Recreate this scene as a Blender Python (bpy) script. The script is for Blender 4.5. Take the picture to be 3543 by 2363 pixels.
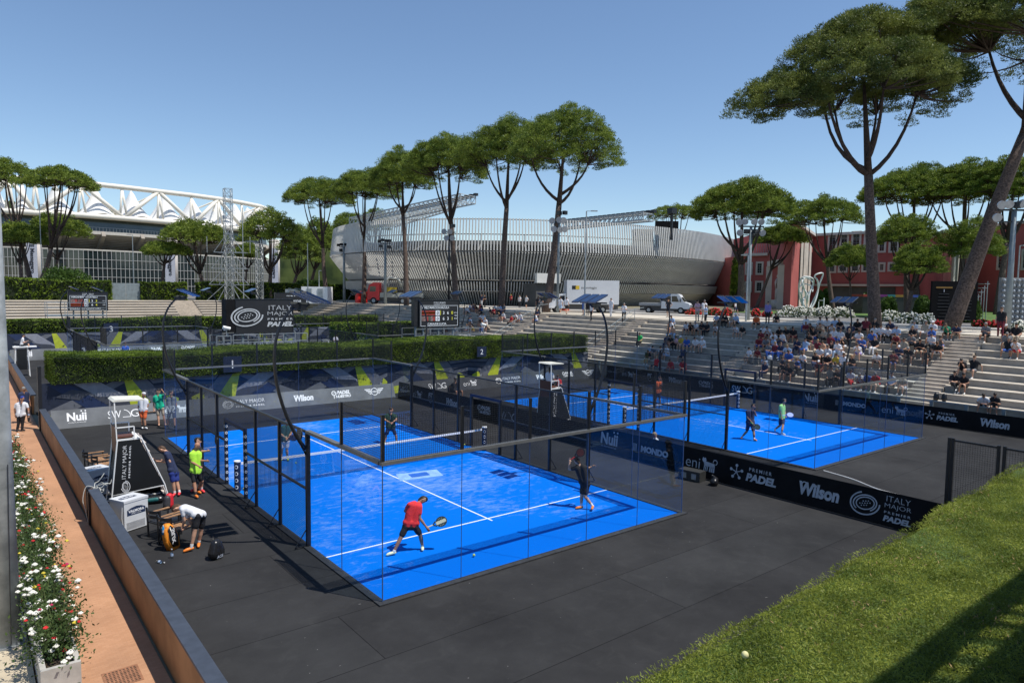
import bpy, bmesh, math, random
import numpy as np
from mathutils import Vector, Matrix
R = math.radians
rnd = random.Random(7)
nrg = np.random.default_rng(11)
scene = bpy.context.scene
for o in list(bpy.data.objects): bpy.data.objects.remove(o)

# ------------------------------------------------------------------ camera
CAM = (-11.7247, -22.747, 6.6178); EUL = (1.4975, -0.0132, -0.6703); FPX = 2391.92; CX, CY = 1771.5, 1181.5
cd = bpy.data.cameras.new('camera'); cam = bpy.data.objects.new('camera', cd); scene.collection.objects.link(cam)
cam.location = CAM; cam.rotation_euler = EUL; cd.sensor_width = 36; cd.lens = 36*FPX/3543
cd.clip_start = .1; cd.clip_end = 4000; scene.camera = cam
# ------------------------------------------------------------------ sky, sun, exposure
SUN = Vector((0.73, -1.24, 3.0)).normalized()
wd = bpy.data.worlds.new('World'); scene.world = wd; wd.use_nodes = True
nt = wd.node_tree; bg = nt.nodes['Background']; sk = nt.nodes.new('ShaderNodeTexSky')
sk.sky_type = 'NISHITA'; sk.sun_disc = False; sk.sun_elevation = math.asin(SUN.z); sk.sun_rotation = math.atan2(SUN.x, SUN.y)
sk.air_density = 1.0; sk.dust_density = .05; sk.ozone_density = 4.0
nt.links.new(sk.outputs[0], bg.inputs[0]); bg.inputs[1].default_value = .122
sl = bpy.data.lights.new('sun', 'SUN'); so = bpy.data.objects.new('sun', sl); scene.collection.objects.link(so)
sl.energy = 4.6; sl.angle = R(.53); sl.color = (1, .955, .88); so.rotation_euler = SUN.to_track_quat('Z', 'Y').to_euler()
so.location = (0, 0, 60)
scene.view_settings.view_transform = 'Standard'; scene.view_settings.look = 'None'
scene.view_settings.exposure = 0.19; scene.view_settings.gamma = 1
scene.cycles.max_bounces = 8; scene.cycles.transparent_max_bounces = 24; scene.cycles.diffuse_bounces = 3

# ------------------------------------------------------------------ picture ray helper (pixels of a 2351 x 1568 frame)
RC = Matrix.Rotation(EUL[2], 3, 'Z') @ Matrix.Rotation(EUL[1], 3, 'Y') @ Matrix.Rotation(EUL[0], 3, 'X')
def W(u, v, x=None, y=None, z=None, d=None):
    u *= 1.50702; v *= 1.50702
    dr = RC @ Vector(((u-CX)/FPX, -(v-CY)/FPX, -1)); c = Vector(CAM)
    if x is not None: t = (x-c.x)/dr.x
    elif y is not None: t = (y-c.y)/dr.y
    elif z is not None: t = (z-c.z)/dr.z
    else: t = d
    return c+dr*t
ZV = {'z4': (2343, 700, 1.959), 'z5': (0, 1250, 2.091), 'y1': (0, 1600, 2.055), 'y2': (700, 1250, 2.091), 'y3': (1600, 1200, 2.24),
      'y4': (2500, 1250, 2.254), 'y5': (1400, 900, 2.351), 'w1': (3000, 1080, 4.2376), 'w2': (1950, 1040, 4.2745), 'w3': (2400, 1040, 3.9183), 'w4': (0, 900, 2.93875), 'w5': (700, 900, 2.93875)}
def V(k, a, b, **kw):
    o = ZV[k]; return W((o[0]+a/o[2])/1.50702, (o[1]+b/o[2])/1.50702, **kw)

# ------------------------------------------------------------------ materials
def nod(m): return m.node_tree.nodes, m.node_tree.links
MC = {}
def mat(name, col, rough=.6, metal=0, var=.12, scale=4, bump=0, bscale=40, spec=.4, col2=None, emit=0, trans=0, thr=None):
    if name in MC: return MC[name]
    m = bpy.data.materials.new(name); m.use_nodes = True; n, l = nod(m); b = n['Principled BSDF']
    b.inputs['Roughness'].default_value = rough; b.inputs['Metallic'].default_value = metal
    b.inputs['Specular IOR Level'].default_value = spec
    tc = n.new('ShaderNodeTexCoord')
    ns = n.new('ShaderNodeTexNoise'); ns.inputs['Scale'].default_value = scale; ns.inputs['Detail'].default_value = 6; ns.inputs['Roughness'].default_value = .6
    l.new(tc.outputs['Object'], ns.inputs['Vector'])
    rp = n.new('ShaderNodeValToRGB')
    c1 = tuple(max(0, c*(1-var)) for c in col); c2 = col2 or tuple(min(1, c*(1+var)) for c in col)
    rp.color_ramp.elements[0].color = (*c1, 1); rp.color_ramp.elements[1].color = (*c2, 1)
    lo, hi = thr or (.35, .65); rp.color_ramp.elements[0].position = lo; rp.color_ramp.elements[1].position = hi
    l.new(ns.outputs['Fac'], rp.inputs[0]); l.new(rp.outputs[0], b.inputs['Base Color'])
    if bump:
        bn = n.new('ShaderNodeTexNoise'); bn.inputs['Scale'].default_value = bscale; bn.inputs['Detail'].default_value = 4
        l.new(tc.outputs['Object'], bn.inputs['Vector'])
        bp = n.new('ShaderNodeBump'); bp.inputs['Strength'].default_value = bump; bp.inputs['Distance'].default_value = .02
        l.new(bn.outputs['Fac'], bp.inputs['Height']); l.new(bp.outputs[0], b.inputs['Normal'])
    if emit: l.new(rp.outputs[0], b.inputs['Emission Color']); b.inputs['Emission Strength'].default_value = emit
    if trans:
        b.inputs['Transmission Weight'].default_value = trans
    MC[name] = m; return m
def leafmat(name, a, b_, sc=1.2, rough=.55, trn=.25):
    m = bpy.data.materials.new(name); m.use_nodes = True; n, l = nod(m); b = n['Principled BSDF']; out = n['Material Output']
    tc = n.new('ShaderNodeTexCoord'); ns = n.new('ShaderNodeTexNoise'); ns.inputs['Scale'].default_value = sc; ns.inputs['Detail'].default_value = 5
    l.new(tc.outputs['Object'], ns.inputs['Vector']); rp = n.new('ShaderNodeValToRGB')
    rp.color_ramp.elements[0].color = (*a, 1); rp.color_ramp.elements[1].color = (*b_, 1)
    rp.color_ramp.elements[0].position = .36; rp.color_ramp.elements[1].position = .64
    l.new(ns.outputs['Fac'], rp.inputs[0]); l.new(rp.outputs[0], b.inputs['Base Color'])
    b.inputs['Roughness'].default_value = rough; b.inputs['Specular IOR Level'].default_value = .25
    tr = n.new('ShaderNodeBsdfTranslucent'); l.new(rp.outputs[0], tr.inputs[0])
    mx = n.new('ShaderNodeMixShader'); mx.inputs[0].default_value = trn
    l.new(b.outputs[0], mx.inputs[1]); l.new(tr.outputs[0], mx.inputs[2]); l.new(mx.outputs[0], out.inputs[0]); return m
def glassmat(name, tint=(.90, .95, .97), ior=1.5, refl=(1, 1, 1), gain=1.0):
    m = bpy.data.materials.new(name); m.use_nodes = True; n, l = nod(m); out = n['Material Output']; n.remove(n['Principled BSDF'])
    t = n.new('ShaderNodeBsdfTransparent'); t.inputs[0].default_value = (*tint, 1)
    g = n.new('ShaderNodeBsdfGlossy'); g.inputs['Roughness'].default_value = .0; g.inputs[0].default_value = (*refl, 1)
    f = n.new('ShaderNodeFresnel'); ge = n.new('ShaderNodeNewGeometry'); mr = n.new('ShaderNodeMapRange')      # same reflectance on both faces of the pane
    mr.inputs['To Min'].default_value = ior; mr.inputs['To Max'].default_value = 1/ior; l.new(ge.outputs['Backfacing'], mr.inputs['Value']); l.new(mr.outputs[0], f.inputs[0])
    ml = n.new('ShaderNodeMath'); ml.operation = 'MULTIPLY'; ml.inputs[1].default_value = gain; ml.use_clamp = True
    l.new(f.outputs[0], ml.inputs[0]); mx = n.new('ShaderNodeMixShader')
    l.new(ml.outputs[0], mx.inputs[0]); l.new(t.outputs[0], mx.inputs[1]); l.new(g.outputs[0], mx.inputs[2]); l.new(mx.outputs[0], out.inputs[0]); return m

black_metal = mat('black_powder_metal', (.012, .013, .016), .38, .0, .2, 12, spec=.5)
rail_metal = mat('grey_rail_metal', (.16, .16, .155), .4, .3, .1, 8)
white_paint = mat('white_paint', (.78, .78, .76), .4, 0, .05, 6)
white_line = mat('white_line_paint', (.80, .82, .85), .7, 0, .05, 20)
white_ink = mat('white_ink', (.80, .80, .80), .6, 0, .03, 10)
grey_ink = mat('grey_ink', (.34, .37, .44), .6, 0, .05, 10)
black_vinyl = mat('black_vinyl', (.008, .008, .009), .75, 0, .3, 1.5, bump=.15, bscale=3, spec=.15)
grey_vinyl = mat('grey_vinyl', (.125, .132, .14), .5, 0, .25, .8, bump=.25, bscale=2)
navy_vinyl = mat('navy_vinyl', (.012, .028, .09), .5, 0, .2, 1)
steel = mat('galvanised_steel', (.36, .38, .39), .42, .6, .15, 3)
pole_grey = mat('painted_grey_pole', (.20, .235, .25), .5, .2, .15, 2)
concrete = mat('concrete', (.26, .255, .25), .85, 0, .22, 1.3, bump=.3, bscale=12)
concrete_lit = mat('travertine_steps', (.42, .37, .31), .85, 0, .2, 2, bump=.2, bscale=15)
carpet_m = None
dark_plastic = mat('dark_plastic', (.02, .02, .022), .4, 0, .2, 5)
blue_glass = mat('lamp_glass_blue', (.02, .045, .12), .12, .2, .1, 5, spec=.8)
wood = mat('teak_wood', (.36, .20, .10), .55, 0, .25, 9)
rubber_kerb = mat('kerb_black', (.03, .031, .033), .6, 0, .2, 5)

# ------------------------------------------------------------------ mesh builder
coll = scene.collection
class MB:
    def __init__(s): s.v = []; s.f = []; s.m = []; s.n = 0; s.mats = []
    def mi(s, m):
        if m is None: return 0
        if m not in s.mats: s.mats.append(m)
        return s.mats.index(m)
    def add(s, vs, fs, m=None):
        k = s.mi(m); b = s.n
        s.v.append(np.asarray(vs, float).reshape(-1, 3)); s.n += len(s.v[-1])
        for f in fs: s.f.append([i+b for i in f]); s.m.append(k)
        return s
    def box(s, lo, hi, m=None):
        x0, y0, z0 = lo; x1, y1, z1 = hi
        return s.add([(x0,y0,z0),(x1,y0,z0),(x1,y1,z0),(x0,y1,z0),(x0,y0,z1),(x1,y0,z1),(x1,y1,z1),(x0,y1,z1)],
                     [(3,2,1,0),(4,5,6,7),(0,1,5,4),(1,2,6,5),(2,3,7,6),(3,0,4,7)], m)
    def bar(s, a, b, w, h=None, m=None, up=(0, 0, 1)):
        a = Vector(a); b = Vector(b); h = h or w; d = (b-a)
        if d.length < 1e-6: return s
        d.normalize(); u = Vector(up)
        if abs(d.dot(u)) > .97: u = Vector((0, 1, 0))
        r = d.cross(u).normalized(); u = r.cross(d)
        P = []
        for p in (a, b):
            for i, j in ((-1,-1),(1,-1),(1,1),(-1,1)): P.append(p+r*(i*w/2)+u*(j*h/2))
        return s.add(P, [(3,2,1,0),(4,5,6,7),(0,1,5,4),(1,2,6,5),(2,3,7,6),(3,0,4,7)], m)
    def tube(s, pts, rad, seg=8, m=None, cap=True):
        pts = [Vector(p) for p in pts]; n = len(pts)
        if not hasattr(rad, '__len__'): rad = [rad]*n
        P = []; F = []; ref = None
        for i, p in enumerate(pts):
            d = (pts[min(i+1, n-1)]-pts[max(i-1, 0)]).normalized()
            if ref is None: ref = Vector((1, 0, 0)) if abs(d.x) < .8 else Vector((0, 1, 0))
            r = (ref-d*ref.dot(d)).normalized(); ref = r; u = d.cross(r)
            for k in range(seg):
                a = 2*math.pi*k/seg; P.append(p+(r*math.cos(a)+u*math.sin(a))*rad[i])
        for i in range(n-1):
            for k in range(seg):
                k2 = (k+1) % seg; F.append((i*seg+k, i*seg+k2, (i+1)*seg+k2, (i+1)*seg+k))
        if cap: F.append(tuple(range(seg-1, -1, -1))); F.append(tuple((n-1)*seg+k for k in range(seg)))
        return s.add(P, F, m)
    def ball(s, c, r, m=None, seg=10, rings=6, sq=(1, 1, 1)):
        P = [(c[0], c[1], c[2]-r*sq[2])]; F = []
        for i in range(1, rings):
            t = math.pi*i/rings-math.pi/2
            for k in range(seg):
                a = 2*math.pi*k/seg; P.append((c[0]+r*sq[0]*math.cos(t)*math.cos(a), c[1]+r*sq[1]*math.cos(t)*math.sin(a), c[2]+r*sq[2]*math.sin(t)))
        P.append((c[0], c[1], c[2]+r*sq[2])); L = len(P)-1
        for k in range(seg):
            k2 = (k+1) % seg; F.append((0, 1+k2, 1+k)); F.append((L, 1+(rings-2)*seg+k, 1+(rings-2)*seg+k2))
            for i in range(rings-2): F.append((1+i*seg+k, 1+i*seg+k2, 1+(i+1)*seg+k2, 1+(i+1)*seg+k))
        return s.add(P, F, m)
    def prism(s, poly, a, b, axis=2, m=None):
        """poly 2D extruded from a to b along axis"""
        n = len(poly)
        def mk(p, t):
            if axis == 2: return (p[0], p[1], t)
            if axis == 1: return (p[0], t, p[1])
            return (t, p[0], p[1])
        P = [mk(p, a) for p in poly]+[mk(p, b) for p in poly]
        F = [tuple(range(n-1, -1, -1)), tuple(range(n, 2*n))]+[(i, (i+1) % n, n+(i+1) % n, n+i) for i in range(n)]
        return s.add(P, F, m)
    def mesh(s, name, m=None, smooth=False):
        me = bpy.data.meshes.new(name); V_ = np.concatenate(s.v) if s.v else np.zeros((0, 3))
        me.from_pydata(V_.tolist(), [], s.f)
        for q in (s.mats or [m]):
            if q: me.materials.append(q)
        if len(s.mats) > 1: me.polygons.foreach_set('material_index', s.m)
        if smooth: me.polygons.foreach_set('use_smooth', [True]*len(me.polygons))
        me.update(); return me
    def build(s, name, m=None, parent=None, loc=None, smooth=False, origin=True):
        me = s.mesh(name, m, smooth); o = bpy.data.objects.new(name, me); coll.objects.link(o)
        if parent is None and loc is None and origin and len(me.vertices):
            V_ = np.concatenate(s.v); c = np.array([(V_[:,0].min()+V_[:,0].max())/2, (V_[:,1].min()+V_[:,1].max())/2, V_[:,2].min()])
            co = (V_-c).ravel(); me.vertices.foreach_set('co', co); o.location = c
        if loc is not None: o.location = loc
        if parent is not None:
            o.parent = parent
            if parent.name in WORG:
                c = WORG[parent.name]; WORG[o.name] = c
                me.vertices.foreach_set('co', (np.concatenate(s.v)-np.array(c)).ravel())
        return o
WORG = {}
def tag(o, label=None, cat=None, group=None, kind=None):
    if label: o['label'] = label
    if cat: o['category'] = cat
    if group: o['group'] = group
    if kind: o['kind'] = kind
    return o
def thing(name, label, cat, loc=(0, 0, 0), rz=0, group=None):
    o = bpy.data.objects.new(name, None); coll.objects.link(o); o.location = loc; o.rotation_euler = (0, 0, rz); o.empty_display_size = .2
    return tag(o, label, cat, group)
def wthing(name, label, cat, loc, group=None):
    "a thing whose parts are given in world coordinates"
    o = thing(name, label, cat, loc, 0, group); WORG[o.name] = tuple(loc); return o
def dup(root, loc=None, rz=None, label=None, group=None, parent=None):
    r = root.copy(); coll.objects.link(r)
    if parent: r.parent = parent
    if loc is not None: r.location = loc
    if rz is not None: r.rotation_euler = (0, 0, rz)
    if label: r['label'] = label
    if group: r['group'] = group
    for c in root.children: dup(c, parent=r)
    return r
def rawmesh(name, V_, F_, m, smooth=False):
    """fast numpy mesh: all faces same vertex count"""
    me = bpy.data.meshes.new(name); k = F_.shape[1]
    me.vertices.add(len(V_)); me.vertices.foreach_set('co', V_.astype(np.float32).ravel())
    me.loops.add(F_.size); me.loops.foreach_set('vertex_index', F_.astype(np.int32).ravel())
    me.polygons.add(len(F_)); me.polygons.foreach_set('loop_start', np.arange(0, F_.size, k, dtype=np.int32)); me.polygons.foreach_set('loop_total', np.full(len(F_), k, np.int32))
    me.update(calc_edges=True); me.validate()
    me.materials.append(m); return me
def leaves(P, N, size, aspect, rng, up=.0, jit=.6):
    """leaf quads (diamond) at points P roughly pointing along N"""
    n = len(P); D = N+rng.normal(0, jit, (n, 3)); D[:, 2] += up; D /= np.linalg.norm(D, axis=1, keepdims=True)+1e-9
    A = rng.normal(0, 1, (n, 3)); S = np.cross(D, A); S /= np.linalg.norm(S, axis=1, keepdims=True)+1e-9
    L = (size*rng.uniform(.6, 1.3, n))[:, None]; Wd = L*aspect
    q = np.stack([P-D*L*.5, P+S*Wd*.5, P+D*L*.5, P-S*Wd*.5], 1).reshape(-1, 3)
    return q, np.arange(4*n).reshape(n, 4)

# ------------------------------------------------------------------ text helpers
_tc = {}
def tmesh(txt, size=1, shear=0, bold=0, space=1.0):
    key = (txt, shear, bold, space)
    if key not in _tc:
        cu = bpy.data.curves.new('t', 'FONT'); cu.body = txt; cu.size = 1; cu.shear = shear; cu.offset = bold; cu.space_character = space
        cu.resolution_u = 3; cu.align_x = 'CENTER'; cu.align_y = 'CENTER'
        o = bpy.data.objects.new('t', cu); coll.objects.link(o); bpy.context.view_layer.update()
        me = bpy.data.meshes.new_from_object(o.evaluated_get(bpy.context.evaluated_depsgraph_get()))
        V_ = [tuple(v.co) for v in me.vertices]; F_ = [tuple(p.vertices) for p in me.polygons]
        bpy.data.objects.remove(o); bpy.data.curves.remove(cu); bpy.data.meshes.remove(me)
        a = np.array(V_) if V_ else np.zeros((1, 3)); c = (a.min(0)+a.max(0))/2; a = a-c; _tc[key] = (a, F_)
    a, F_ = _tc[key]; return a*size, F_
class Logo:
    def __init__(s): s.v = []; s.f = []; s.n = 0
    def add(s, a, F_, dx=0, dy=0, sx=1, sy=1):
        a = np.array(a, float)[:, :2]*[sx, sy]+[dx, dy]; s.v.append(a); s.f += [tuple(i+s.n for i in f) for f in F_]; s.n += len(a); return s
    def text(s, t, h, dx, dy, w=None, shear=0, bold=0, space=1.0):
        a, F_ = tmesh(t, 1, shear, bold, space); hh = np.ptp(a[:, 1]) or 1; ww = np.ptp(a[:, 0]) or 1
        sy = h/hh; sx = w/ww if w else sy; return s.add(a, F_, dx, dy, sx, sy)
    def arc(s, cx, cy, r, w, a0, a1, ry=None, n=28, rot=0):
        ry = ry or r; P = []
        for i in range(n+1):
            t = R(a0+(a1-a0)*i/n)
            for q in (-w/2, w/2):
                x = (r+q)*math.cos(t); y = (ry+q)*math.sin(t); P.append((cx+x*math.cos(rot)-y*math.sin(rot), cy+x*math.sin(rot)+y*math.cos(rot)))
        return s.add(P, [(2*i, 2*i+1, 2*i+3, 2*i+2) for i in range(n)])
    def dot(s, cx, cy, r, n=8): return s.add([(cx+r*math.cos(2*math.pi*i/n), cy+r*math.sin(2*math.pi*i/n)) for i in range(n)], [tuple(range(n))])
    def poly(s, P): return s.add(P, [tuple(range(len(P)))])
def ring_emblem(L, cx, cy, r, rot=.25):
    L.arc(cx, cy, r, r*.10, 95, 350, r*.78, rot=rot); L.arc(cx, cy, r*.80, r*.09, -70, 215, r*.56, rot=rot); L.arc(cx+r*.02, cy, r*.62, r*.08, 0, 360, r*.42, rot=rot)
    for i in range(-2, 3):
        for j in range(-1, 2):
            if abs(i)+abs(j) < 3: L.dot(cx+i*r*.17+j*.05*r, cy+j*r*.16+i*.04*r, r*.045, 6)
def dog(L, cx, cy, h):
    k = h
    L.poly([(cx-.45*k, cy+.05*k), (cx-.3*k, cy+.22*k), (cx+.45*k, cy+.16*k), (cx+.5*k, cy-.05*k), (cx+.3*k, cy-.12*k), (cx-.35*k, cy-.1*k)])
    L.poly([(cx-.62*k, cy+.30*k), (cx-.55*k, cy+.5*k), (cx-.42*k, cy+.42*k), (cx-.34*k, cy+.5*k), (cx-.25*k, cy+.3*k), (cx-.38*k, cy+.08*k), (cx-.52*k, cy+.15*k)])
    for i, a in enumerate((-.4, -.27, -.13, .08, .24, .40)): L.poly([(cx+a*k, cy), (cx+(a+.09)*k, cy), (cx+(a+.03+(.05 if i > 2 else -.02))*k, cy-.48*k), (cx+(a-.05)*k, cy-.48*k)])
    L.arc(cx+.5*k, cy+.28*k, .17*k, .06*k, -80, 200, n=10)
def star5(L, cx, cy, r):
    for i in range(5):
        a = R(90+72*i); L.poly([(cx-.06*r*math.sin(a), cy+.06*r*math.cos(a)), (cx+.06*r*math.sin(a), cy-.06*r*math.cos(a)), (cx+.7*r*math.cos(a)+.05*r*math.sin(a), cy+.7*r*math.sin(a)-.05*r*math.cos(a)), (cx+.7*r*math.cos(a)-.05*r*math.sin(a), cy+.7*r*math.sin(a)+.05*r*math.cos(a))])
        L.dot(cx+.82*r*math.cos(a), cy+.82*r*math.sin(a), .2*r, 10)
def logo(kind):
    L = Logo()   # about 1 unit high
    if kind == 'nuii': L.text('Nuii', .8, 0, .12, 1.55, bold=.035); L.dot(.38, .62, .07); L.dot(.70, .62, .07); L.text('ICE CREAM ADVENTURE', .09, 0, -.42, 1.4)
    elif kind == 'swag':
        L.text('SW', .75, -.75, 0, 1.15); L.text('G', .78, 1.05, 0, .75); L.arc(.05, -.35, .62, .07, 0, 85, .75, n=14); L.poly([(-.05, -.37), (.68, -.37), (.66, -.31), (-.02, -.31)])
    elif kind == 'eni': L.text('eni', .62, -.65, -.05, 1.05, bold=-.01); dog(L, .55, 0, .85)
    elif kind == 'italy':
        ring_emblem(L, -1.75, 0, .52); L.text('ITALY MAJOR', .48, .45, .12, 3.0, bold=-.012); L.text('PREMIER PADEL', .16, .45, -.32, 2.9, bold=.03, space=1.5)
    elif kind == 'italy4':
        ring_emblem(L, -.72, 0, .62); L.text('ITALY', .24, .62, .42, .95, bold=-.012); L.text('MAJOR', .24, .62, .10, 1.05, bold=-.012); L.text('PREMIER', .10, .62, -.16, 1.05, bold=.02, space=1.5); L.text('PADEL', .25, .62, -.42, 1.1, shear=.2, bold=.05)
    elif kind == 'wilson': L.text('Wilson', .85, 0, 0, 2.6, shear=.12, bold=.045); L.arc(-.95, .25, .16, .06, 20, 200, n=8)
    elif kind == 'nuestro':
        L.text('PADEL', .42, .2, .25, 1.7, shear=.3, bold=.05); L.text('NUESTRO', .34, .15, -.2, 1.9, shear=.3, bold=.05); L.arc(-.95, .2, .24, .1, 0, 360, n=14)
        for q in (-.1, 0, .1): L.dot(-.95+q, .2+q*.5, .05, 6)
        L.poly([(-1.0, -.05), (-.9, -.05), (-.95, -.42), (-1.02, -.42)])
    elif kind == 'wings':
        L.arc(0, 0, .42, .09, 0, 360, n=24); L.text('MINI', .2, 0, 0, .56, bold=.04)
        for sgn in (-1, 1):
            for k, (y, w) in enumerate(((.3, 1.25), (.12, 1.1), (-.06, .9), (-.24, .7))): L.poly([(sgn*.46, y-.05), (sgn*.46, y+.05), (sgn*w, y+.06), (sgn*(w-.08), y-.05)])
    elif kind == 'mondo':
        for i in range(4): L.poly([(-1.9+i*.13, -.3), (-1.84+i*.13, -.3), (-1.84+i*.13, .3), (-1.9+i*.13, .3)])
        L.text('MONDO', .5, .35, 0, 2.7, bold=.06)
    elif kind == 'premier': star5(L, -1.05, 0, .42); L.text('PREMIER', .18, .35, .3, 1.3, bold=.01, space=1.4); L.text('PADEL', .42, .42, -.12, 1.75, shear=.15, bold=.05)
    elif kind == 'fit': L.text('FIT', .5, 0, .2, .8, shear=.15, bold=.03); L.text('SPORT TENNIS', .09, 0, -.18, .9); L.arc(.1, -.3, .25, .04, 180, 330, n=8)
    elif kind == 'majorset': L.text('majorset', .5, 0, 0, 2.0, bold=-.01)
    elif kind == 'wilsonv': L.text('Wilson', .5, 0, 0, 1.5, shear=.12, bold=.04)
    elif kind == 'water':
        L.text('VALMORA', .42, 0, .0, 2.1, bold=.04); L.text('MINERAL WATER', .12, 0, -.38, 1.3, bold=.02)
    elif kind == 'siux': L.text('SIUX', .5, 0, 0, 1.4, shear=.2, bold=.05)
    elif kind[0] == '=': L.text(kind[1:], 1, 0, 0)
    return np.concatenate(L.v), L.f
def put_logo(kind, c, right, up, h, m, parent, name='lettering', off=.004, sx=1):
    a, F_ = logo(kind); c = Vector(c); r = Vector(right).normalized(); u = Vector(up).normalized(); n = r.cross(u)
    P = [c+r*(p[0]*h*sx)+u*(p[1]*h)+n*off for p in a]
    return MB().add(P, F_, m).build(name, m, parent)

# ================================================================== SETTING: ground, path, pit
ZT = 4.3                                # level of the promenade round the sunken courts
XB, YN, YF, XL = 36.4, -26.0, 100.0, -70.0
def brickmat(name, c1, c2, mortar, sc):
    m = bpy.data.materials.new(name); m.use_nodes = True; n, l = nod(m); b = n['Principled BSDF']; tc = n.new('ShaderNodeTexCoord')
    bt = n.new('ShaderNodeTexBrick'); bt.inputs['Scale'].default_value = sc; bt.inputs['Color1'].default_value = (*c1, 1); bt.inputs['Color2'].default_value = (*c2, 1)
    bt.inputs['Mortar'].default_value = (*mortar, 1); bt.inputs['Mortar Size'].default_value = .012; bt.inputs['Brick Width'].default_value = .5; bt.inputs['Row Height'].default_value = .25
    l.new(tc.outputs['Object'], bt.inputs['Vector']); ns = n.new('ShaderNodeTexNoise'); ns.inputs['Scale'].default_value = .9; ns.inputs['Detail'].default_value = 8
    l.new(tc.outputs['Object'], ns.inputs['Vector']); mx = n.new('ShaderNodeMix'); mx.data_type = 'RGBA'; mx.blend_type = 'MULTIPLY'; mx.inputs[0].default_value = .6
    rp = n.new('ShaderNodeValToRGB'); rp.color_ramp.elements[0].color = (.72, .70, .66, 1); rp.color_ramp.elements[1].color = (1.12, 1.1, 1.05, 1); rp.color_ramp.elements[0].position = .3; rp.color_ramp.elements[1].position = .7
    l.new(ns.outputs['Fac'], rp.inputs[0]); l.new(bt.outputs['Color'], mx.inputs[6]); l.new(rp.outputs[0], mx.inputs[7]); l.new(mx.outputs[2], b.inputs['Base Color']); b.inputs['Roughness'].default_value = .85; return m
terracotta = brickmat('terracotta_paving', (.47, .255, .145), (.42, .22, .12), (.36, .20, .12), 4.5)
promen = mat('promenade_paving', (.50, .45, .37), .9, 0, .15, .5)
asphalt = mat('grey_asphalt', (.16, .155, .15), .9, 0, .25, .4, bump=.1, bscale=60)
earth = mat('dry_ground', (.20, .18, .12), .95, 0, .3, .3)
lawn_m = mat('lawn_green', (.07, .13, .025), .9, 0, .35, .6, bump=.4, bscale=25)
travert = mat('travertine_floor', (.50, .42, .30), .8, 0, .12, 1.5)

g = MB(); B = 3000
for x0, x1, y0, y1 in ((XB+.0, B, -B, B), (-B, XB, YF, B)): g.add([(x0,y0,ZT),(x1,y0,ZT),(x1,y1,ZT),(x0,y1,ZT)], [(0,1,2,3)])
g.add([(-B,-B,-.06),(XB,-B,-.06),(XB,YF,-.06),(-B,YF,-.06)], [(0,1,2,3)])
g.add([(XB,YN,-.06),(XB,YF,-.06),(XB,YF,ZT),(XB,YN,ZT)], [(0,1,2,3)])
tag(g.build('ground', earth, origin=False), 'dry ground level around the sunken courts and the promenade', kind='structure')
def sheet(name, poly, z, m, label, th=.03):
    o = MB().prism(poly, z-th, z, 2).build(name, m, origin=False); return tag(o, label, kind='structure')
def rect(x0, y0, x1, y1): return [(x0,y0),(x1,y0),(x1,y1),(x0,y1)]
sheet('path', rect(-10.98, -22, -9.2, 99), 0.0, terracotta, 'terracotta brick path beside the courts')
sheet('terrace_floor', rect(-30, -30, -11.0, 60), .03, travert, 'pale travertine floor at the foot of the mast')
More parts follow.
